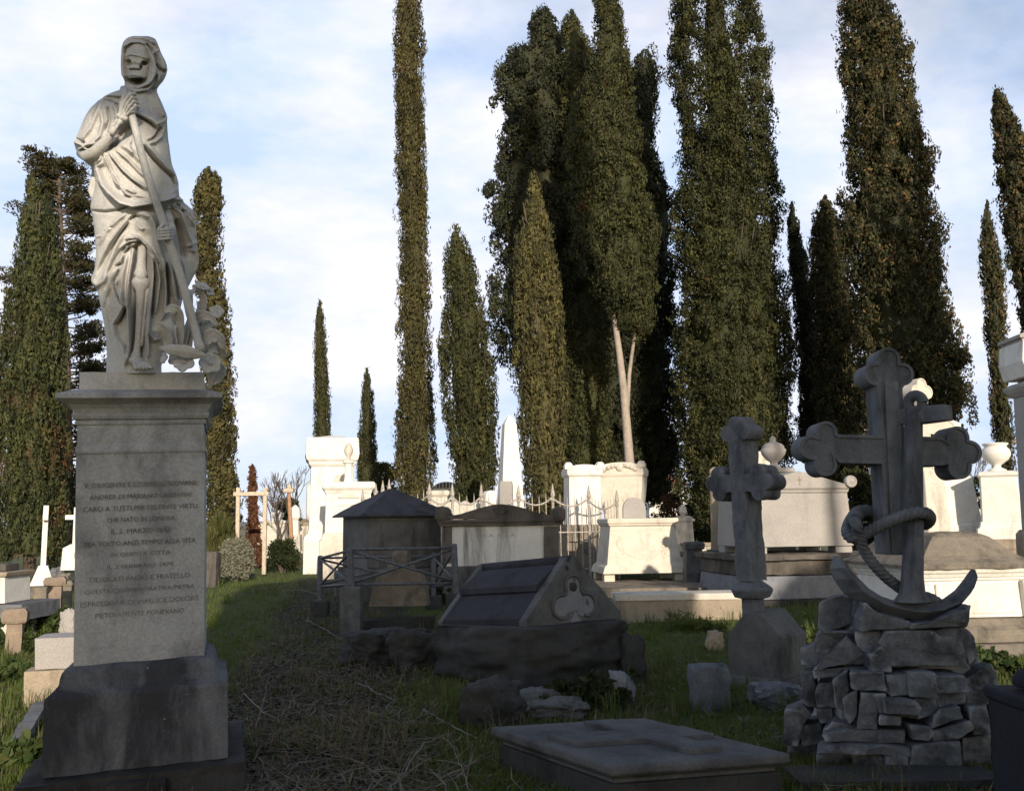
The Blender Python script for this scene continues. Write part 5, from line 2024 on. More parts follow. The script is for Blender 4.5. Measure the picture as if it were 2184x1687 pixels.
cl_ = Fr(1529, 21.5)
t = thing('stone_column', 'pale round column left of the gabled white box tomb', 'column', cl_.o)
k = cl_.k(1)
MB().lathe([(r * k, cl_.z(y)) for r, y in ((17, 1172), (15, 1168), (14, 1160), (12, 1030), (15, 1026), (16, 1018), (12, 1014))], 18).build('shaft', 'tan_stone', t, smooth=False)
MB().stack([(-.1, 24 * k, 24 * k), (cl_.z(1196), 24 * k, 24 * k), (cl_.z(1172), 20 * k, 20 * k)]).build('base', 'gable_stone', t, .012)
tr = cl_.p(1524, 1010)
MB().blob((0, 0, tr.z), (.14, .12, .16), .2, 2, 4, 2).build('finial', 'tan_stone', t, smooth=True)


# ------------------------------------------------------------------ scroll sarcophagus
def scroll_tomb():
    f = Fr(1985, 10.6, 0, .85)
    t = thing('scroll_sarcophagus', 'sunlit white sarcophagus with scrolled corners and a mossy bell-curved lid, right of the anchor', 'tomb', f.o, R(4))
    z, k = f.z, f.k
    d = .85
    MB().stack([(-.2, k(380) / 2, d + .5), (z(1400), k(380) / 2, d + .45), (z(1368), k(340) / 2, d + .3)]).build('footing', 'mossy_stone', t, .02)
    MB().stack([(z(1367), k(310) / 2, d + .22), (z(1342), k(306) / 2, d + .2), (z(1332), k(280) / 2, d + .12), (z(1319), k(268) / 2, d + .1)]).build('plinth', 'mossy_stone', t, .01)
    MB().stack([(z(1318), k(226) / 2, d), (z(1240), k(218) / 2, d - .03), (z(1238), k(224) / 2, d), (z(1232), k(224) / 2, d)]).build('chest', 'marble_white', t, .006)
    MB().stack([(z(1232), k(232) / 2, d + .02), (z(1224), k(236) / 2, d + .04), (z(1222), k(244) / 2, d + .06), (z(1213), k(250) / 2, d + .08)]).build('cornice', 'marble_white', t, .004)
    w = k(1) / 2
    pr = [(272, 1212.5), (274, 1206), (258, 1200), (228, 1193), (202, 1186), (176, 1172), (150, 1158), (128, 1147), (92, 1139), (60, 1136)]
    l = MB().stack([(z(y), w * q, d + .12 - (272 - q) * .0022) for q, y in pr])
    o = l.build('lid', 'mossy_stone', t)
    roughen(o, .08, .012, 5, 5)
    for sx in (-1, 1):
        s = MB()
        x0 = k(112)
        path = []
        for y, off in ((1240, 10), (1250, 12), (1262, 3), (1280, 9), (1298, 17), (1312, 20)):
            path.append((x0 + k(off) * .8, z(y)))
        poly = [(x0 - .06, z(1240))] + path + [(x0 - .06, z(1318))]
        poly = [(sx * x, q) for x, q in poly]
        s.prism(poly if sx < 0 else poly[::-1], -d - .06, -d + .12)
        s.build('scroll', 'marble_white', t, .01)
        v = MB().lathe([(.085, -.05), (.085, .0), (.06, .01), (.06, .025), (.03, .03), (.02, .045), (.004, .05)], 18)
        v.v = [(sx * (x0 + k(12)) + x, -d - .06 - zz, z(1300) + y) for x, y, zz in v.v]
        v.build('volute', 'marble_white', t, smooth=True)
    ins = MB()
    ins.box(-k(84), k(84), -d - .012, -d + .06, z(1310), z(1246))
    ins.build('front_panel', 'marble_white', t, .008)


scroll_tomb()


# lit trefoil cross behind the anchor cross
def pale_trefoil_cross():
    f = Fr(1972, 11.5)
    rz = R(24)
    f.o.z = f.z(1137) - .02
    t = thing('trefoil_cross', 'sunlit pale stone cross with trefoil ends, standing on the scrolled sarcophagus', 'grave cross', f.o, rz)
    z, k = f.z, f.k
    o = f.o.z
    za, zt = z(912), z(838)
    r = k(14.5)
    aw = k(60)
    h = k(15)
    mk = lambda c, dx, dz: [((c[0] + dx * r * 1.05, c[1] + dz * r * 1.05), r), ((c[0] + dz * r * 1.1, c[1] + dx * r * 1.1), r), ((c[0] - dz * r * 1.1, c[1] - dx * r * 1.1), r), (c, r * .9)]
    ri, le, to = (aw, za), (-aw, za), (0, zt)
    zb = z(1006)
    poly = [(h * 1.2, zb), (h, za - h), (aw - r * 1.2, za - h)] + trefoil_pts(ri, mk(ri, 1, 0), R(-130), R(130)) + [(aw - r * 1.2, za + h), (h, za + h), (h, zt - r * 1.2)]
    poly += trefoil_pts(to, mk(to, 0, 1), R(-40), R(220)) + [(-h, zt - r * 1.2), (-h, za + h), (-aw + r * 1.2, za + h)]
    poly += trefoil_pts(le, mk(le, -1, 0), R(50), R(310)) + [(-aw + r * 1.2, za - h), (-h, za - h), (-h * 1.2, zb)]
    carved_plate('cross', poly, -.10, .10, 'marble_cream', t, .02, .01, .01)
    MB().stack([(0, k(33), k(33)), (z(1030), k(28), k(28)), (z(1012), k(26), k(26)), (zb + .01, k(20), k(20))], k(8), 0).build('base', 'marble_cream', t, .012)


pale_trefoil_cross()

# ------------------------------------------------------------------ right background
def right_obelisk():
    f = Fr(2046, 20, 0, .5)
    t = thing('tapering_monument', 'broad white tapering monument with dark recessed panels in its shaded side', 'monument', f.o, R(-4))
    z, k = f.z, f.k
    cx = -k(20)
    rows = [(1146, 108), (1120, 104), (1118, 98), (930, 62), (900, 56), (892, 34)]
    MB().stack([(z(y), k(w) / 2, k(w) / 2) for y, w in rows], cx, 0).build('shaft', 'marble_white', t, .015)
    MB().stack([(-.1, k(180) / 2, k(170) / 2), (z(1180), k(180) / 2, k(170) / 2), (z(1150), k(136) / 2, k(130) / 2), (z(1147), k(130) / 2, k(124) / 2)], cx, 0).build('base', 'tan_stone', t, .015)


right_obelisk()


def niche_pillar():
    f = Fr(2004, 22)
    t = thing('niche_monument', 'pale grey pillar with stacked dark niches, between the anchor shank and the white tapering monument', 'monument', f.o, R(8))
    m = MB()
    f.bx(m, 1962, 2032, 985, 1200, -.3, .5)
    m.build('body', 'box_marble', t, .01)
    for y0, y1 in ((1036, 1062), (1070, 1110), (1114, 1140)):
        m = MB()
        f.bx(m, 1986, 2016, y0, y1, -.312, -.28)
        m.build('niche', 'house_stone', t, .006)
        m = MB()
        f.bx(m, 1984, 2018, y1, y1 + 4, -.36, -.315)
        m.build('sill', 'box_marble', t, .004)


niche_pillar()


def urn_pedestal():
    f = Fr(2136, 19.0, 0, .45)
    a = R(-24)
    t = thing('urn_pedestal', 'white square pedestal carrying a plump round-bellied urn, near the right edge', 'monument', f.o, a)
    z, k = f.z, f.k
    s = k(74) / 2
    MB().stack([(z(1112), s * 1.02, s * 1.02), (z(1016), s * .95, s * .95)]).build('die', 'marble_white', t, .01)
    MB().stack([(z(1016), s * .97, s * .97), (z(1012), s * 1.06, s * 1.06), (z(1007), s * 1.06, s * 1.06), (z(1003), s * .8, s * .8)]).build('cap', 'marble_white', t, .006)
    MB().stack([(z(1150), s * 1.35, s * 1.35), (z(1128), s * 1.32, s * 1.32), (z(1124), s * 1.18, s * 1.18), (z(1112), s * 1.1, s * 1.1)]).build('base_moulding', 'marble_white', t, .008)
    MB().stack([(-.1, s * 2.1, s * 2.0), (z(1172), s * 2.1, s * 2.0), (z(1170), s * 1.7, s * 1.7), (z(1150), s * 1.6, s * 1.6)]).build('plinth', 'tan_stone', t, .012)
    kk = k(1)
    MB().lathe([(r * kk, z(y)) for r, y in ((20, 1003), (18, 999), (9, 995), (8, 990), (14, 986), (24, 978), (29, 969), (29.5, 962), (27, 955), (23, 951), (22, 948), (26, 945), (26, 942), (18, 941))], 28).build('urn', 'marble_white', t, smooth=True)


urn_pedestal()


def tall_pillar():
    f = Fr(2246, 15, 0, .5)
    t = thing('tall_monument', 'tall white monument with a boxy carved head, cut by the right edge', 'monument', f.o, R(-2))
    z, k = f.z, f.k
    s = lambda w: k(w) / 2
    MB().stack([(-.1, s(120), s(120)), (z(1140), s(112), s(112)), (z(1130), s(100), s(100))]).build('base', 'tan_stone', t, .012)
    MB().stack([(z(1130), s(92), s(92)), (z(836), s(84), s(84))]).build('pillar', 'box_marble', t, .012)
    MB().stack([(z(836), s(88), s(88)), (z(826), s(104), s(104)), (z(818), s(112), s(112)), (z(812), s(112), s(112)), (z(806), s(90), s(90))]).build('capital', 'box_marble', t, .008)
    h = MB()
    x = s(146)
    x *= .86
    h.prism([(-x * .86, z(798)), (x * .86, z(798)), (x, z(765)), (x * .92, z(722)), (-x * .92, z(722)), (-x, z(765))], -s(110), s(110))
    h.build('head', 'marble_white', t, .015)
    MB().stack([(z(806), s(66), s(66)), (z(798) - .002, s(66), s(66))]).build('neck', 'box_marble', t, .006)
    MB().prism([(-s(124), z(716)), (s(124), z(716)), (s(124), z(708)), (0, z(686)), (-s(124), z(708))], -s(104), s(104)).build('roof', 'box_marble', t, .01)
    MB().box(-s(112), s(112), -s(96), s(96), z(722) + .002, z(716) - .002).build('roof_block', 'box_marble', t)
    MB().blob((k(4), -s(112), z(760)), (.13, .05, .15), .3, 2, 1, 2).build('carved_wreath', 'brown_stone', t)


tall_pillar()

# boundary wall stones in the right background
f = Fr(2150, 30)
t = thing('white_tomb', 'white stepped tomb wall far behind the urn pedestal', 'tomb', f.o)
m = MB()
f.bx(m, 2070, 2230, 1062, 1200, 0, .8)
m.build('wall', 'marble_cream', t, .01)
m = MB()
f.bx(m, 2062, 2236, 1052, 1062, -.1, .9)
m.build('coping', 'marble_white', t, .01)
f = Fr(1905, 26)
t = thing('white_tomb', 'small bright white tomb seen between the cross shaft and the anchor shank', 'tomb', f.o)
m = MB()
f.bx(m, 1870, 1990, 995, 1200, 0, .6)
m.build('wall', 'marble_white', t, .01)


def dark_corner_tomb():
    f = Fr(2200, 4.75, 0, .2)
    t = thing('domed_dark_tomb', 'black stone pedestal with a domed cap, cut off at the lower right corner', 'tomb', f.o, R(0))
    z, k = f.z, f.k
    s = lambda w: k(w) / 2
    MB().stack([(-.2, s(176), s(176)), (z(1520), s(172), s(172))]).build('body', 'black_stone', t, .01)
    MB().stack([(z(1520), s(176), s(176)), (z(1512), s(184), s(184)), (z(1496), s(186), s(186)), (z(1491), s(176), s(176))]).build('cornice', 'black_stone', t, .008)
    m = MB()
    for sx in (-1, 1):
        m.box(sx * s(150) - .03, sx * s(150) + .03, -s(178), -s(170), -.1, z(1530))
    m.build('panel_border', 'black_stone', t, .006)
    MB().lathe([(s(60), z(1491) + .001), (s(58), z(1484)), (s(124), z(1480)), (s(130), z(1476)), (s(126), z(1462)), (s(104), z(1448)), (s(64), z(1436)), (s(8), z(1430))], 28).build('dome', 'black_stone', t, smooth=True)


dark_corner_tomb()

# a house roof glimpsed through the trees
f = Fr(1424, 72)
t = thing('far_house', 'far house with a red tiled roof glimpsed through the trees right of the pale trunk', 'house', f.o)
m = MB()
f.bx(m, 1385, 1462, 1034, 1150, 0, 8)
m.build('wall', 'wall_far', t)
a, b, c = f.p(1378, 1034), f.p(1470, 1034), f.p(1424, 1004)
m = MB()
m.add([(a.x, -.6, a.z), (b.x, -.6, b.z), (b.x, 8.6, b.z), (a.x, 8.6, a.z), (a.x + 1, 4, c.z), (b.x - 1, 4, c.z)], [(0, 1, 5, 4), (1, 2, 5), (2, 3, 4, 5), (3, 0, 4), (3, 2, 1, 0)])
m.build('roof', 'roof_red', t)
# ------------------------------------------------------------------ hooded skeleton statue
STY = 5.74
st_root = at(297, STY)
st_root.z = W(297, 785, 5.47).z
KS = 5.95 / F                     # metres for one picture unit at the statue


def sP(p, d=0.0):
    return W(p[0], p[1], STY + d) - st_root


def drape(rows, folds, pits=(), N=200, M=170, ex=2.25, lift=0.0, sm=3, nz=0.0, seed=0, cut=None):
    """cloth modelled as a loft of seen edges with ridges, valleys and hems carved along drawn lines.
    rows: (y, left, right, half depth); folds: (points, height, width, skew); pits: (x, y, rx, ry, height) - picture units"""
    r = np.array(sorted(rows), float)
    ys = np.linspace(r[0, 0], r[-1, 0], N)
    xl, xr, b = (np.interp(ys, r[:, 0], r[:, i]) for i in (1, 2, 3))
    for _ in range(sm):
        for a in (xl, xr, b):
            a[1:-1] = (a[:-2] + 2 * a[1:-1] + a[2:]) / 4
    # dense on the side seen, coarse at the back
    th = np.concatenate([np.linspace(-PI, 0, M, endpoint=False), np.linspace(0, PI, M // 4, endpoint=False)])
    m = len(th)
    c, s = np.cos(th), np.sin(th)
    cx = np.sign(c) * np.abs(c) ** (2 / ex)
    sy = np.sign(s) * np.abs(s) ** (2 / ex)
    PX = ((xl + xr) / 2)[:, None] + ((xr - xl) / 2)[:, None] * cx[None]
    PY = np.repeat(ys[:, None], m, 1)
    DY = b[:, None] * sy[None]
    D = np.zeros_like(PX)
    p = np.stack([PX.ravel(), PY.ravel()], 1)
    for pts, amp, w, skew in folds:
        q = np.array(pts, float)
        best = np.full(len(p), 1e9)
        side = np.zeros(len(p))
        par = np.zeros(len(p))
        tot = np.concatenate([[0], np.cumsum(np.linalg.norm(np.diff(q, axis=0), axis=1))])
        for i in range(len(q) - 1):
            a, e = q[i], q[i + 1] - q[i]
            L2 = e @ e
            u = np.clip(((p - a) @ e) / L2, 0, 1)
            dv = p - a - u[:, None] * e
            dd = np.linalg.norm(dv, axis=1)
            sg = e[0] * (p[:, 1] - a[1]) - e[1] * (p[:, 0] - a[0])
            k = dd < best
            best[k] = dd[k]
            side[k] = np.sign(sg[k])
            par[k] = (tot[i] + u[k] * math.sqrt(L2)) / tot[-1]
        ww = np.where(side > 0, w * skew, w)
        f = np.exp(-(best / ww) ** 2)
        tape = np.clip(np.minimum(par, 1 - par) / .14, .0, 1) ** .6 * .85 + .15
        D += (amp * f * tape).reshape(D.shape)
    for x, y, rx, ry, amp in pits:
        e = ((PX - x) / rx) ** 2 + ((PY - y) / ry) ** 2
        D += amp * np.exp(-e ** 2)
    fr = np.clip(-s, 0, 1) ** .5
    D = D * fr[None]
    if nz:
        rg_ = np.random.default_rng(seed)
        for _ in range(9):
            k1, k2, p0 = rg_.normal(size=2).tolist() + [rg_.random() * 6]
            D += nz * .4 * np.sin(PX * k1 * .11 + PY * k2 * .09 + p0) * fr[None]
    X = np.empty_like(PX)
    Zz = np.empty_like(PX)
    # picture -> plane of the statue, vectorised
    cxx, cyy = (PX - 1092) / F, (843.5 - PY) / F
    dx = r2.x * cxx + u2.x * cyy + fwd.x
    dy = r2.y * cxx + u2.y * cyy + fwd.y
    dz = r2.z * cxx + u2.z * cyy + fwd.z
    Yl = (DY - D) * KS + lift
    X = dx * ((STY + Yl) / dy) - st_root.x
    Zz = EYE + dz * ((STY + Yl) / dy) - st_root.z
    # ridges near the edges also push the outline a little
    X = X + D * KS * (.35 * c)[None]
    V = np.stack([X, Yl, Zz], 2).reshape(-1, 3)
    fs = [(i * m + j, i * m + (j + 1) % m, (i + 1) * m + (j + 1) % m, (i + 1) * m + j) for i in range(N - 1) for j in range(m)]
    fs.append(tuple(range(m)))
    fs.append(tuple(reversed(range((N - 1) * m, N * m))))
    return V.tolist(), fs


def statue():
    t = thing('statue', 'grey marble statue of a hooded draped skeleton holding a staff, on the inscribed pedestal', 'statue', st_root)
    A = lambda *pts: [zA(*p) for p in pts]
    B = lambda *pts: [zB(*p) for p in pts]
    U = .25                                        # picture units for one unit of the enlarged views
    rows = [(540, 610, 890, 110), (570, 525, 905, 135), (600, 470, 915, 150), (640, 408, 935, 170), (700, 342, 960, 190), (760, 302, 985, 205), (830, 270, 988, 220),
            (900, 242, 992, 230), (960, 214, 997, 235), (985, 200, 1000, 235), (1050, 216, 1006, 235), (1100, 244, 1013, 230), (1150, 286, 1020, 225), (1185, 330, 1028, 220),
            (1205, 368, 1036, 220), (1270, 376, 1066, 225), (1330, 384, 1084, 230), (1400, 372, 1086, 235), (1450, 358, 1092, 240), (1500, 346, 1130, 240), (1540, 340, 1178, 235),
            (1590, 354, 1226, 230), (1640, 362, 1248, 225)]
    R_ = [(*[v for v in ()],) for _ in ()]
    out = []
    for y, l, r_, b in rows:
        (xl, py), (xr, _) = zA(l, y), zA(r_, y)
        out.append((py, xl, xr, b * U))
    rb = [(200, 382, 1312, 225), (240, 390, 1292, 222), (330, 400, 1300, 220), (400, 405, 1310, 215), (470, 408, 1312, 212), (540, 404, 1320, 210), (600, 398, 1305, 208), (650, 384, 1290, 206),
          (690, 366, 1270, 204), (720, 365, 1255, 204), (760, 384, 1236, 204), (800, 418, 1205, 202), (850, 430, 1186, 200), (900, 440, 1174, 200), (1000, 460, 1150, 200), (1100, 480, 1122, 200),
          (1250, 498, 1070, 205), (1380, 506, 1020, 210), (1470, 500, 990, 215), (1540, 500, 990, 215)]
    for y, l, r_, b in rb:
        (xl, py), (xr, _) = zB(l, y), zB(r_, y)
        out.append((py, xl, xr, b * U))
    F_ = []

    def fa(pts, amp, w, sk=1.0):
        F_.append((A(*pts), amp * U * 2.1, w * U * .80, sk))

    def fb(pts, amp, w, sk=1.0):
        F_.append((B(*pts), amp * U * 2.0, w * U * .80, sk))
    # cape over shoulders
    fa([(395, 650), (430, 612), (510, 592), (600, 602)], 34, 22, .5)
    fa([(430, 636), (500, 640), (580, 682)], -26, 12)
    fa([(690, 730), (780, 768), (860, 812), (915, 868)], 34, 46, .22)
    fa([(700, 745), (780, 785), (850, 830), (905, 880)], -30, 14)
    fa([(985, 770), (955, 812), (900, 832)], 30, 20, .6)
    fa([(935, 860), (905, 930), (870, 965), (815, 988)], -30, 14)
    fa([(960, 850), (935, 940), (880, 985), (800, 1002)], 22, 22)
    fa([(880, 600), (930, 700), (960, 780)], 26, 26)
    # upper arm drapery
    fa([(440, 650), (385, 780), (340, 880), (255, 985)], 34, 24)
    fa([(430, 700), (450, 830), (420, 940), (330, 1020)], 26, 20)
    fa([(400, 690), (360, 760), (345, 830)], -24, 14)
    fa([(480, 690), (500, 800), (470, 900)], -26, 16)
    fa([(530, 650), (560, 720), (560, 800)], 22, 22)
    fa([(290, 760), (260, 880), (215, 975)], -16, 14)
    fa([(200, 985), (260, 1005), (300, 1020), (390, 1000)], 40, 18)
    fa([(205, 965), (250, 975), (290, 1000)], -50, 14)
    fa([(240, 1055), (290, 1035), (330, 1060), (390, 1045)], 36, 16)
    fa([(250, 1075), (300, 1060), (340, 1075)], -40, 12)
    fa([(280, 1110), (320, 1095), (360, 1060)], 22, 14)
    # hollow under the forearm
    fa([(560, 930), (640, 890), (700, 850)], -60, 60)
    fa([(480, 1050), (560, 1000), (620, 930)], -30, 26)
    # great swag folds from the elbow across the belly
    fa([(440, 1095), (395, 1200), (420, 1300), (500, 1420), (600, 1505), (700, 1535), (820, 1515), (930, 1490), (1040, 1450), (1085, 1430)], 62, 52, .14)
    fa([(430, 1150), (425, 1230), (470, 1350), (570, 1460)], 20, 18)
    fa([(460, 1090), (500, 1200), (560, 1320), (640, 1420), (740, 1480)], 30, 22, .5)
    fa([(470, 1100), (525, 1240), (600, 1360), (690, 1430)], -28, 13)
    fa([(520, 1250), (560, 1330), (640, 1390), (730, 1420)], 24, 18, .5)
    fa([(500, 1080), (580, 1190), (680, 1290), (800, 1370), (870, 1385)], 32, 22, .5)
    fa([(520, 1120), (600, 1230), (700, 1320), (800, 1390)], -26, 13)
    fa([(560, 1060), (650, 1130), (750, 1240), (840, 1310)], 24, 22, .5)
    fa([(600, 1010), (700, 1080), (770, 1160)], 20, 24)
    fa([(620, 1440), (720, 1455), (820, 1470)], -20, 12)
    fa([(445, 1095), (440, 1150), (400, 1190)], -24, 12)
    # right breast: deep slanting fold
    fa([(790, 1020), (870, 1120), (950, 1205), (1035, 1285), (1072, 1370)], -56, 15)
    fa([(810, 1010), (890, 1105), (970, 1190), (1050, 1265)], 30, 26)
    fa([(700, 880), (745, 980), (780, 1080), (800, 1160)], -26, 20)
    fa([(690, 930), (660, 1010), (690, 1100)], 18, 26)
    fa([(1000, 1000), (1015, 1120), (1050, 1220)], 22, 24)
    fa([(900, 1430), (980, 1420), (1080, 1390)], 22, 20)
    # flying end of the mantle
    fa([(930, 1500), (1020, 1470), (1120, 1480), (1190, 1540), (1245, 1640)], 50, 30, .3)
    fa([(960, 1560), (1050, 1530), (1130, 1560), (1170, 1640)], 34, 22, .4)
    fa([(1000, 1540), (1080, 1520), (1150, 1590)], -36, 14)
    # hips and skirt
    fb([(365, 100), (480, 108), (600, 92), (700, 60)], -30, 14)
    fb([(690, 110), (600, 180), (500, 280), (440, 400)], 26, 26, .6)
    fb([(720, 130), (620, 260), (520, 400), (440, 560), (390, 680)], 34, 24, .55)
    fb([(700, 200), (600, 330), (500, 500), (430, 640)], -26, 15)
    fb([(660, 290), (580, 430), (530, 560), (470, 700)], 26, 24, .6)
    fb([(640, 420), (570, 540), (530, 640), (490, 800)], -26, 14)
    fb([(470, 290), (520, 250), (560, 240)], -12, 10)
    fb([(400, 330), (470, 320)], 12, 12)
    fb([(370, 720), (420, 760), (480, 720), (540, 640)], 24, 26)
    # raised thigh under cloth and knotted bunch
    fb([(760, 120), (820, 120), (890, 150), (930, 240), (950, 380), (990, 540), (1000, 640)], 44, 34)
    fb([(700, 180), (760, 140), (800, 160)], -24, 16)
    fb([(730, 310), (790, 345), (850, 400), (910, 470), (960, 560)], 40, 20, .45)
    fb([(800, 352), (700, 372), (625, 432)], 46, 15, .5)
    fb([(795, 340), (710, 335), (670, 352)], 34, 12)
    fb([(780, 375), (690, 420), (640, 520), (615, 580)], 36, 17)
    fb([(720, 400), (660, 480), (640, 560), (570, 595)], -40, 13)
    fb([(790, 250), (820, 262), (840, 250)], 14, 10)
    # long folds either side of the bared leg
    fb([(740, 420), (725, 560), (700, 720), (690, 900), (700, 1100), (705, 1300), (690, 1440)], 50, 22, .7)
    fb([(810, 400), (806, 600), (800, 900), (790, 1200), (770, 1440)], -75, 62)
    fb([(870, 430), (900, 520), (915, 640), (900, 800), (880, 1000), (860, 1200), (870, 1400)], 46, 20)
    fb([(690, 480), (660, 620), (640, 760), (650, 900), (670, 940)], 34, 22)
    fb([(640, 620), (590, 760), (640, 900), (660, 940), (620, 1020), (570, 1110), (590, 1220), (650, 1300), (675, 1400), (660, 1470)], 50, 26, .28)
    fb([(610, 620), (570, 720), (580, 800), (640, 930)], -40, 15)
    fb([(680, 960), (630, 1060), (590, 1110)], -34, 13)
    fb([(560, 620), (520, 760), (500, 900), (520, 1080)], 22, 24)
    fb([(540, 800), (480, 960), (500, 1120), (530, 1300)], -24, 18)
    fb([(880, 440), (940, 560), (970, 700), (950, 860), (930, 1020)], 36, 18)
    fb([(930, 560), (935, 700), (915, 900), (900, 1050)], -36, 14)
    fb([(1000, 520), (1010, 640), (1020, 800), (1010, 1000), (990, 1060)], 34, 18, .6)
    fb([(1030, 560), (1050, 700), (1060, 860), (1050, 960)], -34, 15)
    fb([(1060, 560), (1085, 720), (1110, 880), (1130, 960)], 30, 18)
    fb([(1110, 600), (1130, 760), (1150, 900)], -26, 14)
    fb([(1170, 500), (1200, 650), (1210, 800)], 24, 24)
    fb([(860, 1060), (870, 1180), (920, 1240), (980, 1230)], 34, 22)
    # inside of the hanging mantle
    fb([(1090, 60), (1150, 120), (1190, 220), (1230, 330), (1260, 420)], 44, 24, .5)
    fb([(1120, 170), (1170, 300), (1190, 430), (1200, 520)], -50, 34)
    fb([(1215, 420), (1260, 390), (1310, 380)], 44, 16, .4)
    fb([(1230, 440), (1290, 460), (1320, 540), (1290, 650)], 34, 18)
    fb([(1240, 150), (1280, 240), (1300, 330)], 30, 18)
    fb([(1180, 90), (1250, 150), (1290, 200)], -24, 14)
    pits = [(*zB(862, 205), 95 * U, 90 * U, 46 * U), (*zA(640, 920), 80 * U, 60 * U, -26 * U)]
    V, f = drape(out, F_, pits, N=430, M=230, ex=2.2, nz=.55, seed=3)
    mb = MB().add(V, f)
    # hood
    hr = [(96, 700, 825, 40), (104, 665, 858, 70), (120, 640, 888, 95), (150, 615, 905, 118), (200, 602, 922, 132), (260, 599, 948, 140), (300, 598, 970, 142), (340, 598, 985, 142), (380, 600, 990, 140),
          (420, 604, 982, 138), (450, 618, 970, 134), (480, 630, 952, 128), (510, 628, 925, 124), (540, 618, 905, 122), (580, 600, 900, 128), (640, 560, 920, 130)]
    H = [(zA(l, y)[1], zA(l, y)[0], zA(r_, y)[0], b * U) for y, l, r_, b in hr]
    Fh = []
    ha = lambda pts, amp, w, sk=1.0: Fh.append((A(*pts), amp * U * 1.8, w * U * .85, sk))
    ha([(612, 250), (625, 185), (680, 150), (760, 148), (805, 165), (838, 225), (868, 300), (884, 370), (872, 430), (835, 480), (770, 530)], 42, 17, .7)
    ha([(610, 240), (605, 340), (612, 420), (640, 470)], 34, 16)
    ha([(690, 112), (780, 112), (850, 130)], 16, 18)
    ha([(800, 150), (850, 200), (900, 260), (910, 340)], -30, 14)
    ha([(840, 130), (890, 165), (915, 205), (880, 235), (910, 250)], 30, 14)
    ha([(905, 235), (945, 300), (960, 370), (985, 392)], 30, 20)
    ha([(900, 330), (925, 370), (975, 400)], -40, 14)
    ha([(640, 520), (720, 566), (820, 545), (900, 480), (930, 420)], 34, 18, .6)
    ha([(660, 500), (740, 535), (830, 500), (868, 450)], 26, 14, .6)
    ha([(655, 545), (730, 592), (830, 570), (890, 530)], -26, 12)
    ha([(900, 420), (890, 480), (850, 530)], -22, 12)
    Vh, fh = drape(H, Fh, [(*zA(735, 315), 116 * U, 205 * U, -150 * U), (*zA(712, 470), 92 * U, 40 * U, -130 * U)], N=200, M=170, ex=2.1, lift=-.005)
    mb.add(Vh, fh)
    # forearm sleeve
    ap = lambda x, y, d: tuple(sP(zA(x, y), d))
    bp_ = lambda x, y, d: tuple(sP(zB(x, y), d))
    u = KS * U
    mb.tube([ap(262, 1085, -.02), ap(330, 1110, -.10), ap(400, 1062, -.17), ap(470, 985, -.215), ap(525, 915, -.24), ap(560, 872, -.25)], [40 * u, 62 * u, 52 * u, 40 * u, 31 * u, 26 * u], 22)
    for q in ((.0, 22), (22, 50), (44, 84)):
        mb.tube([ap(300 + q[0], 1140 - q[0], -.10), ap(390 + q[0], 1085 - q[1], -.19), ap(480 + q[0] * .8, 1010 - q[1], -.225), ap(560, 890 - q[1] * .3, -.235)], [4 * u, 17 * u, 14 * u, 5 * u], 12)
    o = mb.build('robe', 'statue_stone', t, smooth=True)
    # dark cloth end hanging behind the elbow
    bk = MB()
    pts = A((330, 1170), (380, 1190), (392, 1340), (360, 1468), (318, 1440), (297, 1385), (312, 1300), (325, 1240))
    q = [sP(p) for p in pts]
    bk.prism([(p.x, p.z) for p in q], .03, .10)
    bk.build('cloak_end', 'statue_stone', t, .012)

    # skull
    sr = [(150, 695, 785, 45), (166, 660, 825, 80), (200, 634, 846, 102), (260, 627, 852, 112), (330, 634, 850, 112), (400, 648, 845, 106), (432, 650, 838, 104), (446, 656, 830, 98)]
    S = [(zA(l, y)[1], zA(l, y)[0], zA(r_, y)[0], b * U) for y, l, r_, b in sr]
    Fs = []
    sa = lambda pts, amp, w, sk=1.0: Fs.append((A(*pts), amp * U, w * U, sk))
    sa([(632, 272), (680, 250), (740, 262), (850, 296)], 17, 15, .35)
    sa([(640, 245), (700, 238), (790, 262)], -8, 6)
    sa([(676, 296), (692, 330)], 16, 9)
    sa([(700, 300), (745, 325), (790, 318)], 14, 12)
    sa([(660, 372), (700, 362), (745, 366), (775, 345)], 16, 12, .5)
    sa([(640, 432), (700, 424), (770, 436)], 16, 10, .4)
    sp = [(*zA(660, 320), 24 * U, 26 * U, -95 * U), (*zA(803, 325), 34 * U, 20 * U, -90 * U), (*zA(768, 356), 14 * U, 18 * U, -60 * U)]
    for i in range(6):
        sp.append((*zA(676 + i * 17, 376 + abs(i - 2)), 5.6 * U, 9 * U, -34 * U))
    Vs, fs = drape(S, Fs, sp, N=170, M=190, ex=2.1, lift=-.012)
    MB().add(Vs, fs).build('skull', 'statue_stone', t, smooth=True)

    # staff
    sf = MB()
    sf.tube([ap(622, 540, -.20), ap(645, 620, -.235), ap(700, 800, -.265), ap(790, 1150, -.275), ap(870, 1420, -.285), ap(955, 1660, -.28), bp_(1010, 240, -.275), bp_(1110, 520, -.25),
             bp_(1190, 780, -.22), bp_(1270, 1080, -.18), bp_(1318, 1270, -.15), bp_(1322, 1275, -.15), bp_(1345, 1345, -.14)],
            [31 * u, 30 * u, 30 * u, 30 * u, 31 * u, 31 * u, 32 * u, 32 * u, 33 * u, 34 * u, 34 * u, 41 * u, 38 * u], 18)
    sf.build('staff', 'statue_stone', t, smooth=True)

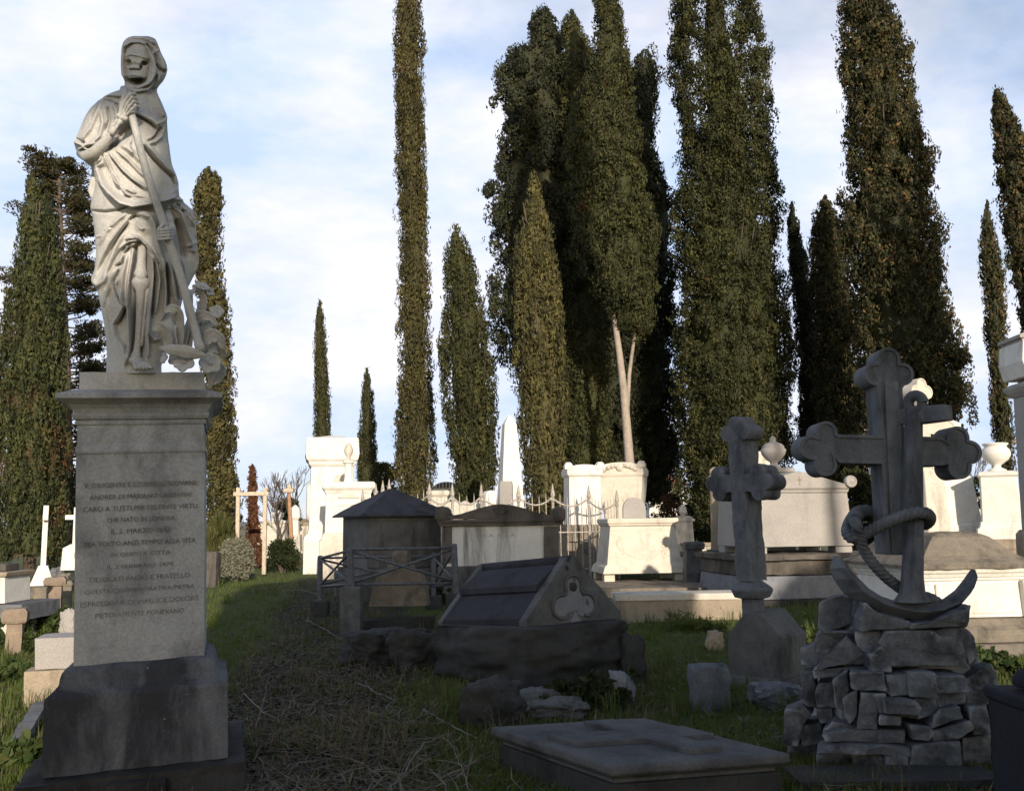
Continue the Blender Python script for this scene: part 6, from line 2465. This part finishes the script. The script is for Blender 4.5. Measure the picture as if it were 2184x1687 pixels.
    def chain(mb, pts, rad):
        """a bone with swollen joints"""
        P, r_ = [], []
        for i, p in enumerate(pts):
            P.append(Vector(p))
            r_.append(rad * 1.25)
            if i < len(pts) - 1:
                a, b = Vector(p), Vector(pts[i + 1])
                for w_ in (.25, .5, .75):
                    P.append(a.lerp(b, w_))
                    r_.append(rad * (.82 if w_ == .5 else .9))
        mb.tube(P, r_, 10)
    # upper hand: wrist, palm bones, four fingers bent round the staff, thumb behind it
    h = MB()
    chain(h, [ap(520, 925, -.262), ap(600, 800, -.285)], 17 * u)
    chain(h, [ap(500, 910, -.25), ap(575, 790, -.275)], 13 * u)
    for x, y, r_ in ((585, 770, 25), (612, 785, 26), (634, 790, 24), (600, 752, 24), (628, 765, 25)):
        h.blob(ap(x, y, -.288), (r_ * u, r_ * u, r_ * u), .1, 2, x, 2)
    fing = [((598, 745), (622, 655), (668, 592), (712, 582), (722, 612)), ((612, 752), (648, 668), (690, 612), (728, 620), (730, 645)),
            ((626, 760), (668, 688), (706, 645), (738, 655), (735, 682)), ((640, 768), (690, 712), (722, 680), (746, 692), (738, 715))]
    for i, g in enumerate(fing):
        ds = (-.292, -.312, -.318, -.290, -.255)
        chain(h, [ap(x, y, d) for (x, y), d in zip(g, ds)], (13.5 - i * .8) * u)
    chain(h, [ap(590, 745, -.285), ap(600, 670, -.275), ap(622, 610, -.26), ap(650, 575, -.24)], 13 * u)
    h.build('hand', 'statue_stone', t, smooth=True)
    # lower hand gripping the staff, palm to the right
    h = MB()
    h.tube([bp_(1045, 110, -.16), bp_(1055, 170, -.19), bp_(1062, 215, -.215)], [36 * u, 38 * u, 40 * u], 14)
    h.blob(bp_(1068, 270, -.235), (44 * u, 40 * u, 74 * u), .1, 1.5, 3, 3)
    for i in range(4):
        y = 250 + i * 27
        chain(h, [bp_(1085, y + 6, -.265), bp_(1050, y + 12, -.318), bp_(990, y + 20, -.322), bp_(968, y + 16, -.285), bp_(985, y + 8, -.25)], (15.5 - i * .9) * u)
    chain(h, [bp_(1050, 215, -.25), bp_(1005, 215, -.30), bp_(975, 250, -.312), bp_(985, 280, -.31)], 16 * u)
    h.build('hand', 'statue_stone', t, smooth=True)
    # bared leg bones
    lg = MB()
    lg.tube([bp_(826, 340, -.13), bp_(818, 430, -.15), bp_(812, 540, -.155), bp_(808, 620, -.16), bp_(806, 660, -.16), bp_(806, 690, -.155)], [34 * u, 34 * u, 34 * u, 42 * u, 56 * u, 46 * u], 18)
    lg.blob(bp_(805, 676, -.192), (42 * u, 34 * u, 42 * u), .03, 1, 1, 3)
    lg.tube([bp_(806, 700, -.15), bp_(806, 730, -.16), bp_(806, 765, -.16), bp_(803, 810, -.155), bp_(800, 900, -.15), bp_(793, 1060, -.145), bp_(782, 1220, -.145), bp_(770, 1340, -.15), bp_(762, 1390, -.155), bp_(762, 1420, -.15)],
            [52 * u, 74 * u, 66 * u, 38 * u, 31 * u, 27 * u, 24 * u, 28 * u, 44 * u, 42 * u], 18)
    lg.tube([bp_(866, 760, -.14), bp_(858, 850, -.145), bp_(840, 1020, -.14), bp_(826, 1180, -.14), bp_(812, 1300, -.145)], [20 * u, 14 * u, 13 * u, 13 * u, 14 * u], 10)
    lg.build('leg_bone', 'statue_stone', t, smooth=True)
    ft = MB()
    ft.blob(bp_(765, 1432, -.16), (62 * u, 70 * u, 40 * u), .12, 2, 5, 3)
    for i in range(5):
        chain(ft, [bp_(740 + i * 22, 1440, -.19), bp_(752 + i * 28, 1462, -.235), bp_(762 + i * 32, 1484, -.275 + i * .006), bp_(768 + i * 34, 1496, -.30 + i * .01)], (15 - i) * u)
    ft.build('foot', 'statue_stone', t, smooth=True)

    # carved leaves and poppies at the foot
    def strip(pts, ws, cup=-.30, nd=9):
        ws = [q * 1.0 for q in ws]
        P = []
        for i in range(len(pts) - 1):
            for s_ in range(6):
                w_ = s_ / 6
                P.append((Vector(pts[i]).lerp(Vector(pts[i + 1]), w_), ws[i] * (1 - w_) + ws[i + 1] * w_))
        P.append((Vector(pts[-1]), ws[-1]))
        for _ in range(2):
            P = [P[0]] + [((P[i - 1][0] + P[i][0] * 2 + P[i + 1][0]) / 4, P[i][1]) for i in range(1, len(P) - 1)] + [P[-1]]
        vs, fs_ = [], []
        for i, (p, w_) in enumerate(P):
            tg = (P[min(i + 1, len(P) - 1)][0] - P[max(i - 1, 0)][0]).normalized()
            sd = tg.cross(Vector((.35, 1, .25))).normalized()
            nr = sd.cross(tg)
            for j in range(nd):
                v = j / (nd - 1) * 2 - 1
                rip = .16 * math.sin(i * .8 + (3 if v > 0 else 0)) * v * v - .10 * math.exp(-(v * 5) ** 2)
                vs.append(p + sd * (w_ * v) + nr * (w_ * (cup * v * v + rip)))
        for i in range(len(P) - 1):
            for j in range(nd - 1):
                fs_.append((i * nd + j, i * nd + j + 1, (i + 1) * nd + j + 1, (i + 1) * nd + j))
        o_ = MB().add(vs, fs_).build('leaf', 'statue_stone', t, smooth=True)
        so_ = o_.modifiers.new('thickness', 'SOLIDIFY')
        so_.thickness = .008
        so_.offset = 0
        return o_
    w = lambda *a: [x * u for x in a]
    strip([bp_(905, 1150, -.25), bp_(955, 1122, -.27), bp_(1015, 1150, -.26), bp_(1055, 1240, -.22), bp_(1075, 1350, -.18)], w(18, 40, 52, 50, 38))
    strip([bp_(1012, 995, -.24), bp_(1075, 962, -.26), bp_(1140, 985, -.25), bp_(1165, 1080, -.20), bp_(1160, 1240, -.16), bp_(1155, 1340, -.15)], w(14, 36, 44, 42, 34, 26))
    strip([bp_(1050, 1060, -.20), bp_(1085, 1150, -.20), bp_(1105, 1260, -.20), bp_(1120, 1340, -.18)], w(34, 40, 34, 20))
    strip([bp_(1240, 1060, -.10), bp_(1205, 1190, -.12), bp_(1185, 1330, -.12)], w(20, 34, 28))
    strip([bp_(1290, 1010, -.06), bp_(1255, 1150, -.08), bp_(1240, 1340, -.10)], w(18, 34, 26))
    strip([bp_(1300, 800, -.08), bp_(1255, 800, -.13), bp_(1232, 870, -.14), bp_(1235, 980, -.11), bp_(1260, 1100, -.08)], w(16, 42, 44, 38, 20))
    strip([bp_(1490, 1120, -.12), bp_(1430, 1040, -.13), bp_(1350, 1022, -.12), bp_(1300, 1070, -.08), bp_(1290, 1200, -.05)], w(8, 34, 46, 46, 30))
    strip([bp_(1460, 1100, .0), bp_(1390, 1120, -.02), bp_(1330, 1190, -.03), bp_(1310, 1300, -.03)], w(12, 40, 44, 30))
    strip([bp_(1545, 1330, -.08), bp_(1520, 1230, -.11), bp_(1440, 1195, -.11), bp_(1380, 1260, -.09), bp_(1370, 1370, -.07)], w(14, 48, 58, 50, 30))
    strip([bp_(1560, 1400, .02), bp_(1500, 1310, -.02), bp_(1420, 1330, -.06), bp_(1360, 1400, -.10)], w(22, 52, 56, 30))
    strip([bp_(975, 1312, -.30), bp_(1060, 1330, -.32), bp_(1180, 1345, -.32), bp_(1290, 1368, -.30), bp_(1390, 1385, -.27)], w(10, 40, 54, 44, 10), .15)
    strip([bp_(1010, 1360, -.24), bp_(1020, 1400, -.25), bp_(1000, 1450, -.26)], w(10, 34, 18))
    strip([bp_(1480, 1440, -.02), bp_(1530, 1500, .0), bp_(1500, 1580, .02), bp_(1420, 1640, .02)], w(20, 46, 50, 14))
    strip([bp_(1400, 1480, -.02), bp_(1440, 1560, .01), bp_(1420, 1680, .02)], w(20, 40, 10))
    strip([bp_(1330, 900, -.04), bp_(1340, 1000, -.05), bp_(1330, 1100, -.05)], w(20, 40, 24))
    strip([bp_(1270, 760, -.02), bp_(1330, 800, -.05), bp_(1370, 880, -.05), bp_(1360, 990, -.04)], w(8, 24, 36, 26))

    def flower(c, r_, nrm, seed):
        nrm = Vector(nrm).normalized()
        a = nrm.cross(Vector((0, 0, 1))).normalized()
        b = nrm.cross(a)
        vs, fs_ = [Vector(c)], []
        n, rings = 30, 5
        for k in range(1, rings + 1):
            for j in range(n):
                an = 2 * PI * j / n
                pet = .78 + .22 * abs(math.sin(an * 2.5 + seed))
                rr = r_ * k / rings * (pet if k > 2 else 1)
                vs.append(Vector(c) + a * rr * math.cos(an) + b * rr * math.sin(an) + nrm * r_ * (.25 * (k / rings) ** 2 + .07 * math.sin(an * 5 + seed) * k / rings))
        for j in range(n):
            fs_.append((0, 1 + j, 1 + (j + 1) % n))
        for k in range(rings - 1):
            for j in range(n):
                fs_.append((1 + k * n + j, 1 + (k + 1) * n + j, 1 + (k + 1) * n + (j + 1) % n, 1 + k * n + (j + 1) % n))
        m = MB().add(vs, fs_)
        m.blob(Vector(c) + nrm * r_ * .12, (r_ * .2,) * 3, .1, 2, seed, 2)
        o_ = m.build('flower', 'statue_stone', t, smooth=True)
        so_ = o_.modifiers.new('thickness', 'SOLIDIFY')
        so_.thickness = .009
    flower(bp_(1350, 770, -.08), 62 * u, (.5, -.5, .75), 1)
    flower(bp_(1415, 812, -.04), 44 * u, (.7, -.5, .3), 2)
    flower(bp_(1478, 1000, -.08), 66 * u, (.25, -1, .25), 3)
    flower(bp_(1195, 1446, -.26), 84 * u, (0, -1, .35), 4)
    flower(bp_(1425, 1455, -.16), 90 * u, (.3, -1, .2), 5)
    flower(bp_(1110, 1410, -.2), 56 * u, (-.2, -1, .3), 6)


statue()
# ------------------------------------------------------------------ ground
def ground_z(x, y):
    d = math.hypot(x, y)
    z = mn.fractal(Vector((x * .35, y * .35, 1.3)), .9, 2, 3) * .05 if d < 60 else 0
    z += mn.fractal(Vector((x * 1.6, y * 1.6, 4.3)), .9, 2, 3) * .018 if d < 30 else 0
    if d > 48:
        z -= min(5.0, (d - 48) * .05)
    return z


def path_mask(x, y):
    """1 on the trodden path that runs between the pedestal and the dark tombs, 0 on the grass"""
    cx = -1.15 - .155 * (y - 5) + .12 * math.sin(y * .6)
    hw = .85 + .035 * y
    return max(0.0, min(1.0, (hw - abs(x - cx)) / .55))


def ground():
    bm = bmesh.new()
    rs = [2.0 * 1.045 ** i for i in range(0, 168)]
    angs = [R(-62) + R(124) * j / 260 for j in range(261)]
    lay = bm.verts.layers.float.new('path')
    rings = []
    for r_ in rs:
        ring = []
        for a in angs:
            x, y = r_ * math.sin(a), r_ * math.cos(a)
            v = bm.verts.new((x, y, ground_z(x, y)))
            v[lay] = path_mask(x, y) if y < 28 else 0
            ring.append(v)
        rings.append(ring)
    for i in range(len(rings) - 1):
        for j in range(len(angs) - 1):
            bm.faces.new((rings[i][j], rings[i][j + 1], rings[i + 1][j + 1], rings[i + 1][j]))
    # the part around and behind the camera
    back = [bm.verts.new((2.0 * math.sin(R(62) + R(236) * j / 40), 2.0 * math.cos(R(62) + R(236) * j / 40), 0)) for j in range(41)]
    far = [bm.verts.new((90 * math.sin(R(62) + R(236) * j / 40), 90 * math.cos(R(62) + R(236) * j / 40), 0)) for j in range(41)]
    for j in range(40):
        bm.faces.new((back[j], back[j + 1], far[j + 1], far[j]))
    bm.faces.new(back + [rings[0][j] for j in range(1, len(angs) - 1)])
    bmesh.ops.recalc_face_normals(bm, faces=bm.faces)
    me = bpy.data.meshes.new('ground')
    bm.to_mesh(me)
    bm.free()
    if me.polygons[0].normal.z < 0:
        me.flip_normals()
    m, nt, b = mat_new('ground')
    tc = nt.new('ShaderNodeTexCoord').outputs['Object']
    at_ = nt.new('ShaderNodeAttribute')
    at_.attribute_name = 'path'
    n1 = nt.noise(tc, .9, 8, .65)
    n2 = nt.noise(tc, 7, 8, .7)
    n3 = nt.noise(tc, 38, 6, .75)
    soil = nt.mix(nt.ramp(n3, [(.35, BW(0)), (.65, BW(1))]), (.017, .015, .013), (.056, .048, .040))
    soil = nt.mix(nt.ramp(n2, [(.42, BW(0)), (.58, BW(.9))]), soil, (.026, .038, .013))
    turf = nt.mix(nt.ramp(n2, [(.35, BW(0)), (.65, BW(1))]), (.050, .074, .020), (.10, .115, .036))
    turf = nt.mix(nt.ramp(n1, [(.55, BW(0)), (.72, BW(.8))]), turf, (.085, .065, .035))
    turf = nt.mix(nt.ramp(n3, [(.5, BW(0)), (.7, BW(.5))]), turf, (.03, .025, .016))
    edge = nt.ramp(nt.math('ADD', at_.outputs['Fac'], nt.math('MULTIPLY', nt.math('SUBTRACT', n1, .5), 1.5)), [(.32, BW(0)), (.62, BW(1))])
    nt.link(nt.mix(edge, turf, soil), b.inputs['Base Color'])
    b.inputs['Roughness'].default_value = .95
    bp = nt.new('ShaderNodeBump', Strength=.9, Distance=.03)
    nt.link(nt.math('ADD', n3, n2), bp.inputs['Height'])
    nt.link(bp.outputs[0], b.inputs['Normal'])
    tag(link_mesh('ground', me, m), kind='structure')


ground()
rng = np.random.default_rng(42)


def scatter(n, y0, y1, want, pw=2.0):
    """ground points inside the view, thinner with distance"""
    out = []
    while len(out) < n:
        u = rng.random(n)
        y = (y0 ** (1 - pw) + u * (y1 ** (1 - pw) - y0 ** (1 - pw))) ** (1 / (1 - pw)) if pw != 1 else y0 * (y1 / y0) ** u
        x = (rng.random(n) - .5) * 2 * y * .60
        for a, b in zip(x, y):
            if rng.random() < want(a, b):
                out.append((a, b))
    return out[:n]


def grass(name, pts, h0, w0, mat, lean=.45, tuft=5):
    P = np.array([(x, y, ground_z(x, y) - .01) for x, y in pts])
    P = np.repeat(P, tuft, 0)
    n = len(P)
    P[:, :2] += rng.normal(size=(n, 2)) * (.012 + .0025 * P[:, 1:2])
    a = rng.random(n) * 2 * PI
    h = h0 * (.45 + .9 * rng.random(n))
    w = w0 * (.7 + .6 * rng.random(n)) * (.7 + P[:, 1] * .05)
    d = np.stack([np.cos(a), np.sin(a), np.zeros(n)], 1)
    s = np.stack([-np.sin(a), np.cos(a), np.zeros(n)], 1)
    l = (lean * rng.random(n))[:, None] * h[:, None]
    up = np.array([0, 0, 1.0])
    b0, b1 = P - s * w[:, None] / 2, P + s * w[:, None] / 2
    mid = P + up * h[:, None] * .6 + d * l * .4
    m0, m1 = mid - s * w[:, None] * .38, mid + s * w[:, None] * .38
    tip = P + up * h[:, None] * (1 - .25 * (l / h[:, None])) + d * l
    q = np.stack([b0, b1, m1, m0], 1)
    t3 = np.stack([m0, m1, tip, tip - s * w[:, None] * .05], 1)
    o = npmesh(name, np.concatenate([q, t3]), mat)
    return tag(o, kind='stuff')


leafy('grass_blade', [(.060, .095, .020), (.105, .145, .034), (.08, .115, .026), (.15, .165, .055)], (.16, .125, .06), .28, .7, trans=.35)
leafy('dry_blade', [(.13, .11, .07), (.19, .16, .105), (.10, .085, .05), (.08, .075, .035)], bamt=0, trans=.2)
leafy('dead_leaf', [(.045, .034, .026), (.10, .072, .05), (.065, .048, .036), (.17, .135, .10), (.05, .040, .034), (.13, .085, .05)], bamt=0, trans=.1)


def grassy(x, y):
    p = path_mask(x, y) if y < 28 else 0
    n = mn.noise(Vector((x * .9, y * .9, 2))) * .5 + .5
    base = (1 - p) * (.25 + .75 * n) + p * (.08 if n < .55 else .42)
    if x < -2.4 or y > 11:
        base = max(base, .65 * (1 - p * .8))
    return base


tag(grass('grass', scatter(42000, 5.0, 34, grassy, 1.55), .062, .0065, 'grass_blade'), 'short green winter grass between the graves', 'grass')
tag(grass('tall_grass', scatter(700, 7.5, 30, lambda x, y: (1 - path_mask(x, y)) * (1 if mn.noise(Vector((x * .6, y * .6, 9))) > .05 else .12), 1.6), .20, .008, 'grass_blade', .7, 9),
    'longer grass tufts round the stones', 'grass')
tag(grass('dry_grass', scatter(520, 5.2, 26, lambda x, y: .25 + .75 * path_mask(x, y) if mn.noise(Vector((x * .8, y * .8, 5))) > 0 else .1, 1.8), .20, .006, 'dry_blade', 1.2, 7),
    'pale dry grass stalks along the path', 'grass')


def litter(name, pts, size, mat, label, ar=.26):
    n = len(pts)
    P = np.array([(x, y, ground_z(x, y) + .008 + rng.random() * .02) for x, y in pts])
    a = rng.random(n) * 2 * PI
    t = np.stack([np.cos(a), np.sin(a), rng.normal(size=n) * .35], 1)
    s = np.stack([-np.sin(a), np.cos(a), rng.normal(size=n) * .45], 1)
    L = (size * (.5 + rng.random(n)))[:, None]
    q = np.stack([P - t * L * .5, P + s * L * ar, P + t * L * .55 + np.array([0, 0, .012]), P - s * L * ar], 1)
    o = npmesh(name, q, mat)
    return tag(o, label, 'leaves', kind='stuff')


litter('fallen_leaves', scatter(20000, 4.9, 22, lambda x, y: .15 + .85 * path_mask(x, y), 1.9), .045, 'dead_leaf', 'dead brown leaves and bark scraps littering the path')
litter('dry_scraps', scatter(2600, 4.9, 14, lambda x, y: .1 + .9 * path_mask(x, y), 2.0), .13, 'dry_blade', 'pale dry scraps on the path', .06)


def stalks(n, label):
    P = np.array([(x, y, ground_z(x, y) + .012 + rng.random() * .03) for x, y in scatter(n, 4.9, 16, lambda x, y: .06 + .94 * path_mask(x, y), 2.0)])
    a = rng.random(n) * 2 * PI
    L = (.10 + .28 * rng.random(n))[:, None]
    t = np.stack([np.cos(a), np.sin(a), np.abs(rng.normal(size=n)) * .14], 1)
    s_ = np.stack([-np.sin(a), np.cos(a), np.zeros(n)], 1)
    w = (.0022 + .003 * rng.random(n))[:, None]
    b = s_ * L * (rng.random(n) - .5)[:, None] * .3
    q1 = np.stack([P - s_ * w, P + s_ * w, P + t * L * .5 + b + s_ * w, P + t * L * .5 + b - s_ * w], 1)
    q2 = np.stack([P + t * L * .5 + b - s_ * w, P + t * L * .5 + b + s_ * w, P + t * L + s_ * w * .3, P + t * L - s_ * w * .3], 1)
    tag(npmesh('dry_stalks', np.concatenate([q1, q2]), 'straw'), label, 'stalks', kind='stuff')


leafy('straw', [(.12, .108, .085), (.20, .18, .145), (.085, .075, .058), (.14, .12, .09)], bamt=0, trans=.1)
stalks(1700, 'dry straw-coloured stalks lying across the path')


# ------------------------------------------------------------------ dead branches on the path
def branch(label, pts, r, seed, mat='wood_pale', twigs=3):
    rg = random.Random(seed)
    P = []
    g0 = G(*pts[0][:2])
    for x, y, hz in pts:
        p = G(x, y, hz)
        P.append(p - Vector((g0.x, g0.y, 0)) + Vector((0, 0, .0)))
    mb = MB()
    mid = []
    for i in range(len(P) - 1):
        for s_ in range(5):
            q = P[i].lerp(P[i + 1], s_ / 5)
            mid.append(q + Vector((rg.uniform(-1, 1), rg.uniform(-1, 1), rg.uniform(0, 1))) * .012)
    mid.append(P[-1])
    m = len(mid)
    r *= .72
    mb.tube(mid, [r * (1 - .6 * i / m) for i in range(m)], 6)
    for _ in range(twigs):
        i = rg.randrange(1, m - 1)
        d = (mid[min(i + 1, m - 1)] - mid[i - 1]).normalized()
        e = (d + Vector((rg.uniform(-1, 1), rg.uniform(-1, 1), rg.uniform(0, .5)))).normalized()
        L = rg.uniform(.12, .32)
        mb.tube([mid[i], mid[i] + e * L * .5 + Vector((0, 0, .01)), mid[i] + e * L], [r * .5, r * .35, r * .2], 5)
    o = tag(mb.build('fallen_branch', mat, None, smooth=True), label, 'branch', 'dead branches lying on the path')
    o.location = (g0.x, g0.y, 0)
    return o


plain('twig', (.20, .165, .13), .85, 0, 20, .5)
plain('twig_pale', (.175, .155, .13), .85, 0, 20, .4)
branch('long pale branch lying slanted right of the path, pointing at the ledger slab', [(905, 1515, .03), (960, 1548, .04), (1020, 1575, .03)], .012, 1, 'twig_pale')
branch('pale crooked stick rising from the litter at the near end of the path', [(830, 1687, .02), (860, 1650, .06), (905, 1585, .10), (955, 1568, .05)], .010, 2, 'twig_pale')
branch('thin twig lying across the path left of the ledger slab', [(940, 1660, .02), (990, 1640, .05), (1030, 1620, .03)], .008, 3, 'twig')
branch('short pale twig near the middle of the path', [(760, 1455, .02), (820, 1485, .04), (850, 1500, .02)], .010, 4, 'twig_pale')
branch('forked twig on the path beside the dark rock mound', [(655, 1325, .02), (690, 1340, .05), (735, 1368, .03)], .012, 5, 'twig_pale', 5)
branch('long thin stick standing up from the weeds by the pedestal corner', [(545, 1560, .0), (560, 1500, .12), (575, 1440, .26)], .007, 6, 'twig_pale', 1)
branch('thin pale stalk leaning beside the pedestal base', [(575, 1610, .0), (585, 1560, .15), (597, 1520, .3)], .006, 7, 'twig_pale', 0)
branch('broken twig in the leaf litter at the bottom of the picture', [(700, 1610, .02), (770, 1625, .04), (815, 1660, .02)], .009, 8, 'twig', 4)
branch('curved dry stem far along the path', [(600, 1262, .02), (640, 1258, .06), (690, 1270, .02)], .016, 9, 'twig_pale', 2)
branch('dark stick lying parallel to the path edge', [(520, 1480, .02), (560, 1520, .04), (610, 1545, .02)], .010, 10, 'twig', 3)
branch('straight twig pointing to the coped tomb', [(860, 1545, .02), (900, 1530, .06), (935, 1500, .08)], .008, 11, 'twig_pale', 2)
branch('pair of dry stems at the left foot of the ledger slab', [(1005, 1690, .02), (985, 1640, .12), (968, 1590, .2)], .007, 12, 'twig_pale', 3)


# ------------------------------------------------------------------ low plants
def rosette(name, label, px, py, w, h, n, leaf, mat, seed, cat='plant', group=None):
    global rng
    rng = np.random.default_rng(seed + 900)
    g = G(px, py)
    k = g.y / F
    m = n
    C = np.stack([rng.normal(size=m) * w * k * .25, rng.normal(size=m) * w * k * .16, np.abs(rng.normal(size=m)) * h * k * .4 + .02], 1)
    S = np.full((m, 3), .05 + .0 * k)
    V = leaf_cloud(C, S, 12, leaf, .5, .7, .9, .3)
    o = npmesh(name, V, mat)
    o.location = (g.x, g.y, 0)
    return tag(o, label, cat, group)


rosette('ivy_plant', 'ivy and ferny weeds growing round the pale rock under the boulder', 1262, 1508, 150, 60, 110, (.09, .045), 'bush_dark', 1)
rosette('ivy_plant', 'sunlit ivy between the bollards and the pale block at left', 100, 1350, 80, 50, 110, (.09, .06), 'ivy_leaf', 2)
rosette('ivy_plant', 'ivy tangle under the rounded-cap bollard at the left edge', 24, 1392, 90, 44, 100, (.09, .06), 'ivy_leaf', 3)
rosette('ivy_plant', 'low sunlit weeds at the foot of the tan footing', 48, 1450, 120, 30, 120, (.07, .05), 'ivy_leaf', 4)
rosette('ivy_plant', 'ragged leaves in the lower left corner beside the pedestal', 34, 1640, 90, 50, 46, (.09, .05), 'ivy_leaf', 5)
rosette('ivy_plant', 'weeds between the small gabled cross and the rock pile', 1700, 1400, 70, 90, 70, (.12, .02), 'grass_blade', 6)
rosette('ivy_plant', 'leafy weed at the corner of the scrolled sarcophagus footing', 2135, 1440, 90, 50, 80, (.07, .05), 'ivy_leaf', 7)
rosette('ivy_plant', 'dark clump of weeds behind the headstone inside the iron rail', 935, 1290, 60, 50, 60, (.10, .05), 'bush_dark', 8)
rosette('ivy_plant', 'feathery weeds at the foot of the low sunlit wall', 1480, 1345, 160, 30, 80, (.14, .015), 'grass_blade', 9)
rosette('ivy_plant', 'ragged weeds along the far end of the path in the sun', 600, 1212, 180, 24, 120, (.16, .05), 'dry_blade', 10)
# near-corner kerb at the left foot of the pedestal
kb = kerb('narrow pale kerb running away from the pedestal at lower left', G(18, 1640), G(88, 1520), .10, .10, 'sooty_stone', 5)
kb2 = kerb('dark kerb slab in front of the rock pile', G(1690, 1675), G(2120, 1668), .34, .06, 'boulder_stone', 6)
# ------------------------------------------------------------------ trees behind the photographer that shade the foreground
E1 = Vector((math.cos(SUN_AZ), math.sin(SUN_AZ), 0))
SH = Vector((math.sin(SUN_AZ), -math.cos(SUN_AZ), 0))


def shade_tree(label, rows, W0, seed, clumps=1500, n=34):
    """rows: (height, left edge, right edge) measured square to the sun's direction"""
    global rng
    rng = np.random.default_rng(seed)
    mid = (rows[0][1] + rows[0][2]) / 2
    root = E1 * mid + SH * W0
    t = thing('cypress_tree', label, 'tree', root, SUN_AZ, 'cypress trees among the graves')
    o = np.array(rows, float)
    zz = np.linspace(o[0, 0], o[-1, 0], 300)
    L, Rr = np.interp(zz, o[:, 0], o[:, 1]) - mid, np.interp(zz, o[:, 0], o[:, 2]) - mid
    hh = (Rr - L) / 2
    zs = rng.choice(zz, clumps, p=hh / hh.sum())
    h, c = np.interp(zs, zz, hh), np.interp(zs, zz, (L + Rr) / 2)
    ph = rng.random(clumps) * 2 * PI
    r = np.clip(h * .3, .10, .24) * (.6 + .6 * rng.random(clumps))
    rr = np.maximum(0, h - r * .9) * np.sqrt(rng.random(clumps)) ** .5
    C = np.stack([c + rr * np.cos(ph), rr * np.sin(ph) * .7, zs], 1)
    V = leaf_cloud(C, np.stack([r, r, r * 1.6], 1), n, (.2, .09), 1.1, .55, .5)
    ev, ef = [], []
    m, nr = 20, 40
    for q in np.linspace(o[0, 0], o[-1, 0] - .15, nr):
        l_, r_ = np.interp(q, zz, L), np.interp(q, zz, Rr)
        for j in range(m):
            a = 2 * PI * j / m
            k = .98 + .03 * math.sin(q * 3 + a * 3 + seed)
            ev.append(((l_ + r_) / 2 + (r_ - l_) / 2 * k * math.cos(a), (r_ - l_) / 2 * k * .7 * math.sin(a), q))
    for i in range(nr - 1):
        for j in range(m):
            k = (j + 1) % m
            ef.append((i * m + j, i * m + k, i * m + m + k, i * m + m + j))
    npmesh('crown', V, 'cypress_dark', t, extra=(ev, ef))
    limb([(0, 0, -.3), (0, 0, 2.0), (0, 0, max(6, rows[0][0] + 2))], .2, .1, 8).build('trunk', 'bark', t, smooth=True)


shade_tree('broad dense cypress behind the photographer, its shade falling on the inscribed pedestal',
           [(.6, -.9, 2.2), (2, -1.35, 2.5), (5, -1.58, 2.7), (8.3, -1.56, 2.7), (8.45, -.98, 2.6), (9.75, -.90, 2.6), (9.9, -1.5, 2.5), (10.9, -1.3, 2.3), (11.5, -.5, 1.2)], 14, 71)
shade_tree('taller dense cypress behind the photographer, its shade falling on the coped tomb',
           [(.6, 2.6, 5.4), (3, 2.0, 5.8), (7.5, 1.9, 5.8), (9, 1.6, 5.95), (10.8, 1.0, 5.6), (11.4, .9, 5.3), (11.7, .8, 3.2), (12.1, 1.2, 2.9)], 14.6, 72)
shade_tree('smaller cypress far to the right behind the photographer',
           [(.6, 8.4, 9.6), (4, 8.1, 10.1), (8.6, 8.05, 10), (9.05, 8.8, 9.5)], 14.2, 73, 700)


def added_shade_pine(label, rows, W0, seed, clumps):
    """an unseen pine added for its shade: high crown on a bare trunk"""
    global rng
    shade_tree(label, rows, W0, seed, clumps)  # added out of view; the raised crown only darkens parts of the far cypresses


added_shade_pine('unseen tall stone pine added behind the photographer, its high crown shading the dark tree clump', [(13.9, 9.0, 10.0), (15, 8.5, 10.4), (20, 8.5, 10.5), (28, 8.7, 10.3), (34, 9.2, 9.9)], 14.4, 74, 1800)
added_shade_pine('unseen slim stone pine added far right behind the photographer to shade the narrow cypress', [(13.2, 19.2, 19.9), (15, 18.9, 20.2), (22, 18.9, 20.2), (26, 19.3, 19.9)], 14.4, 75, 900)
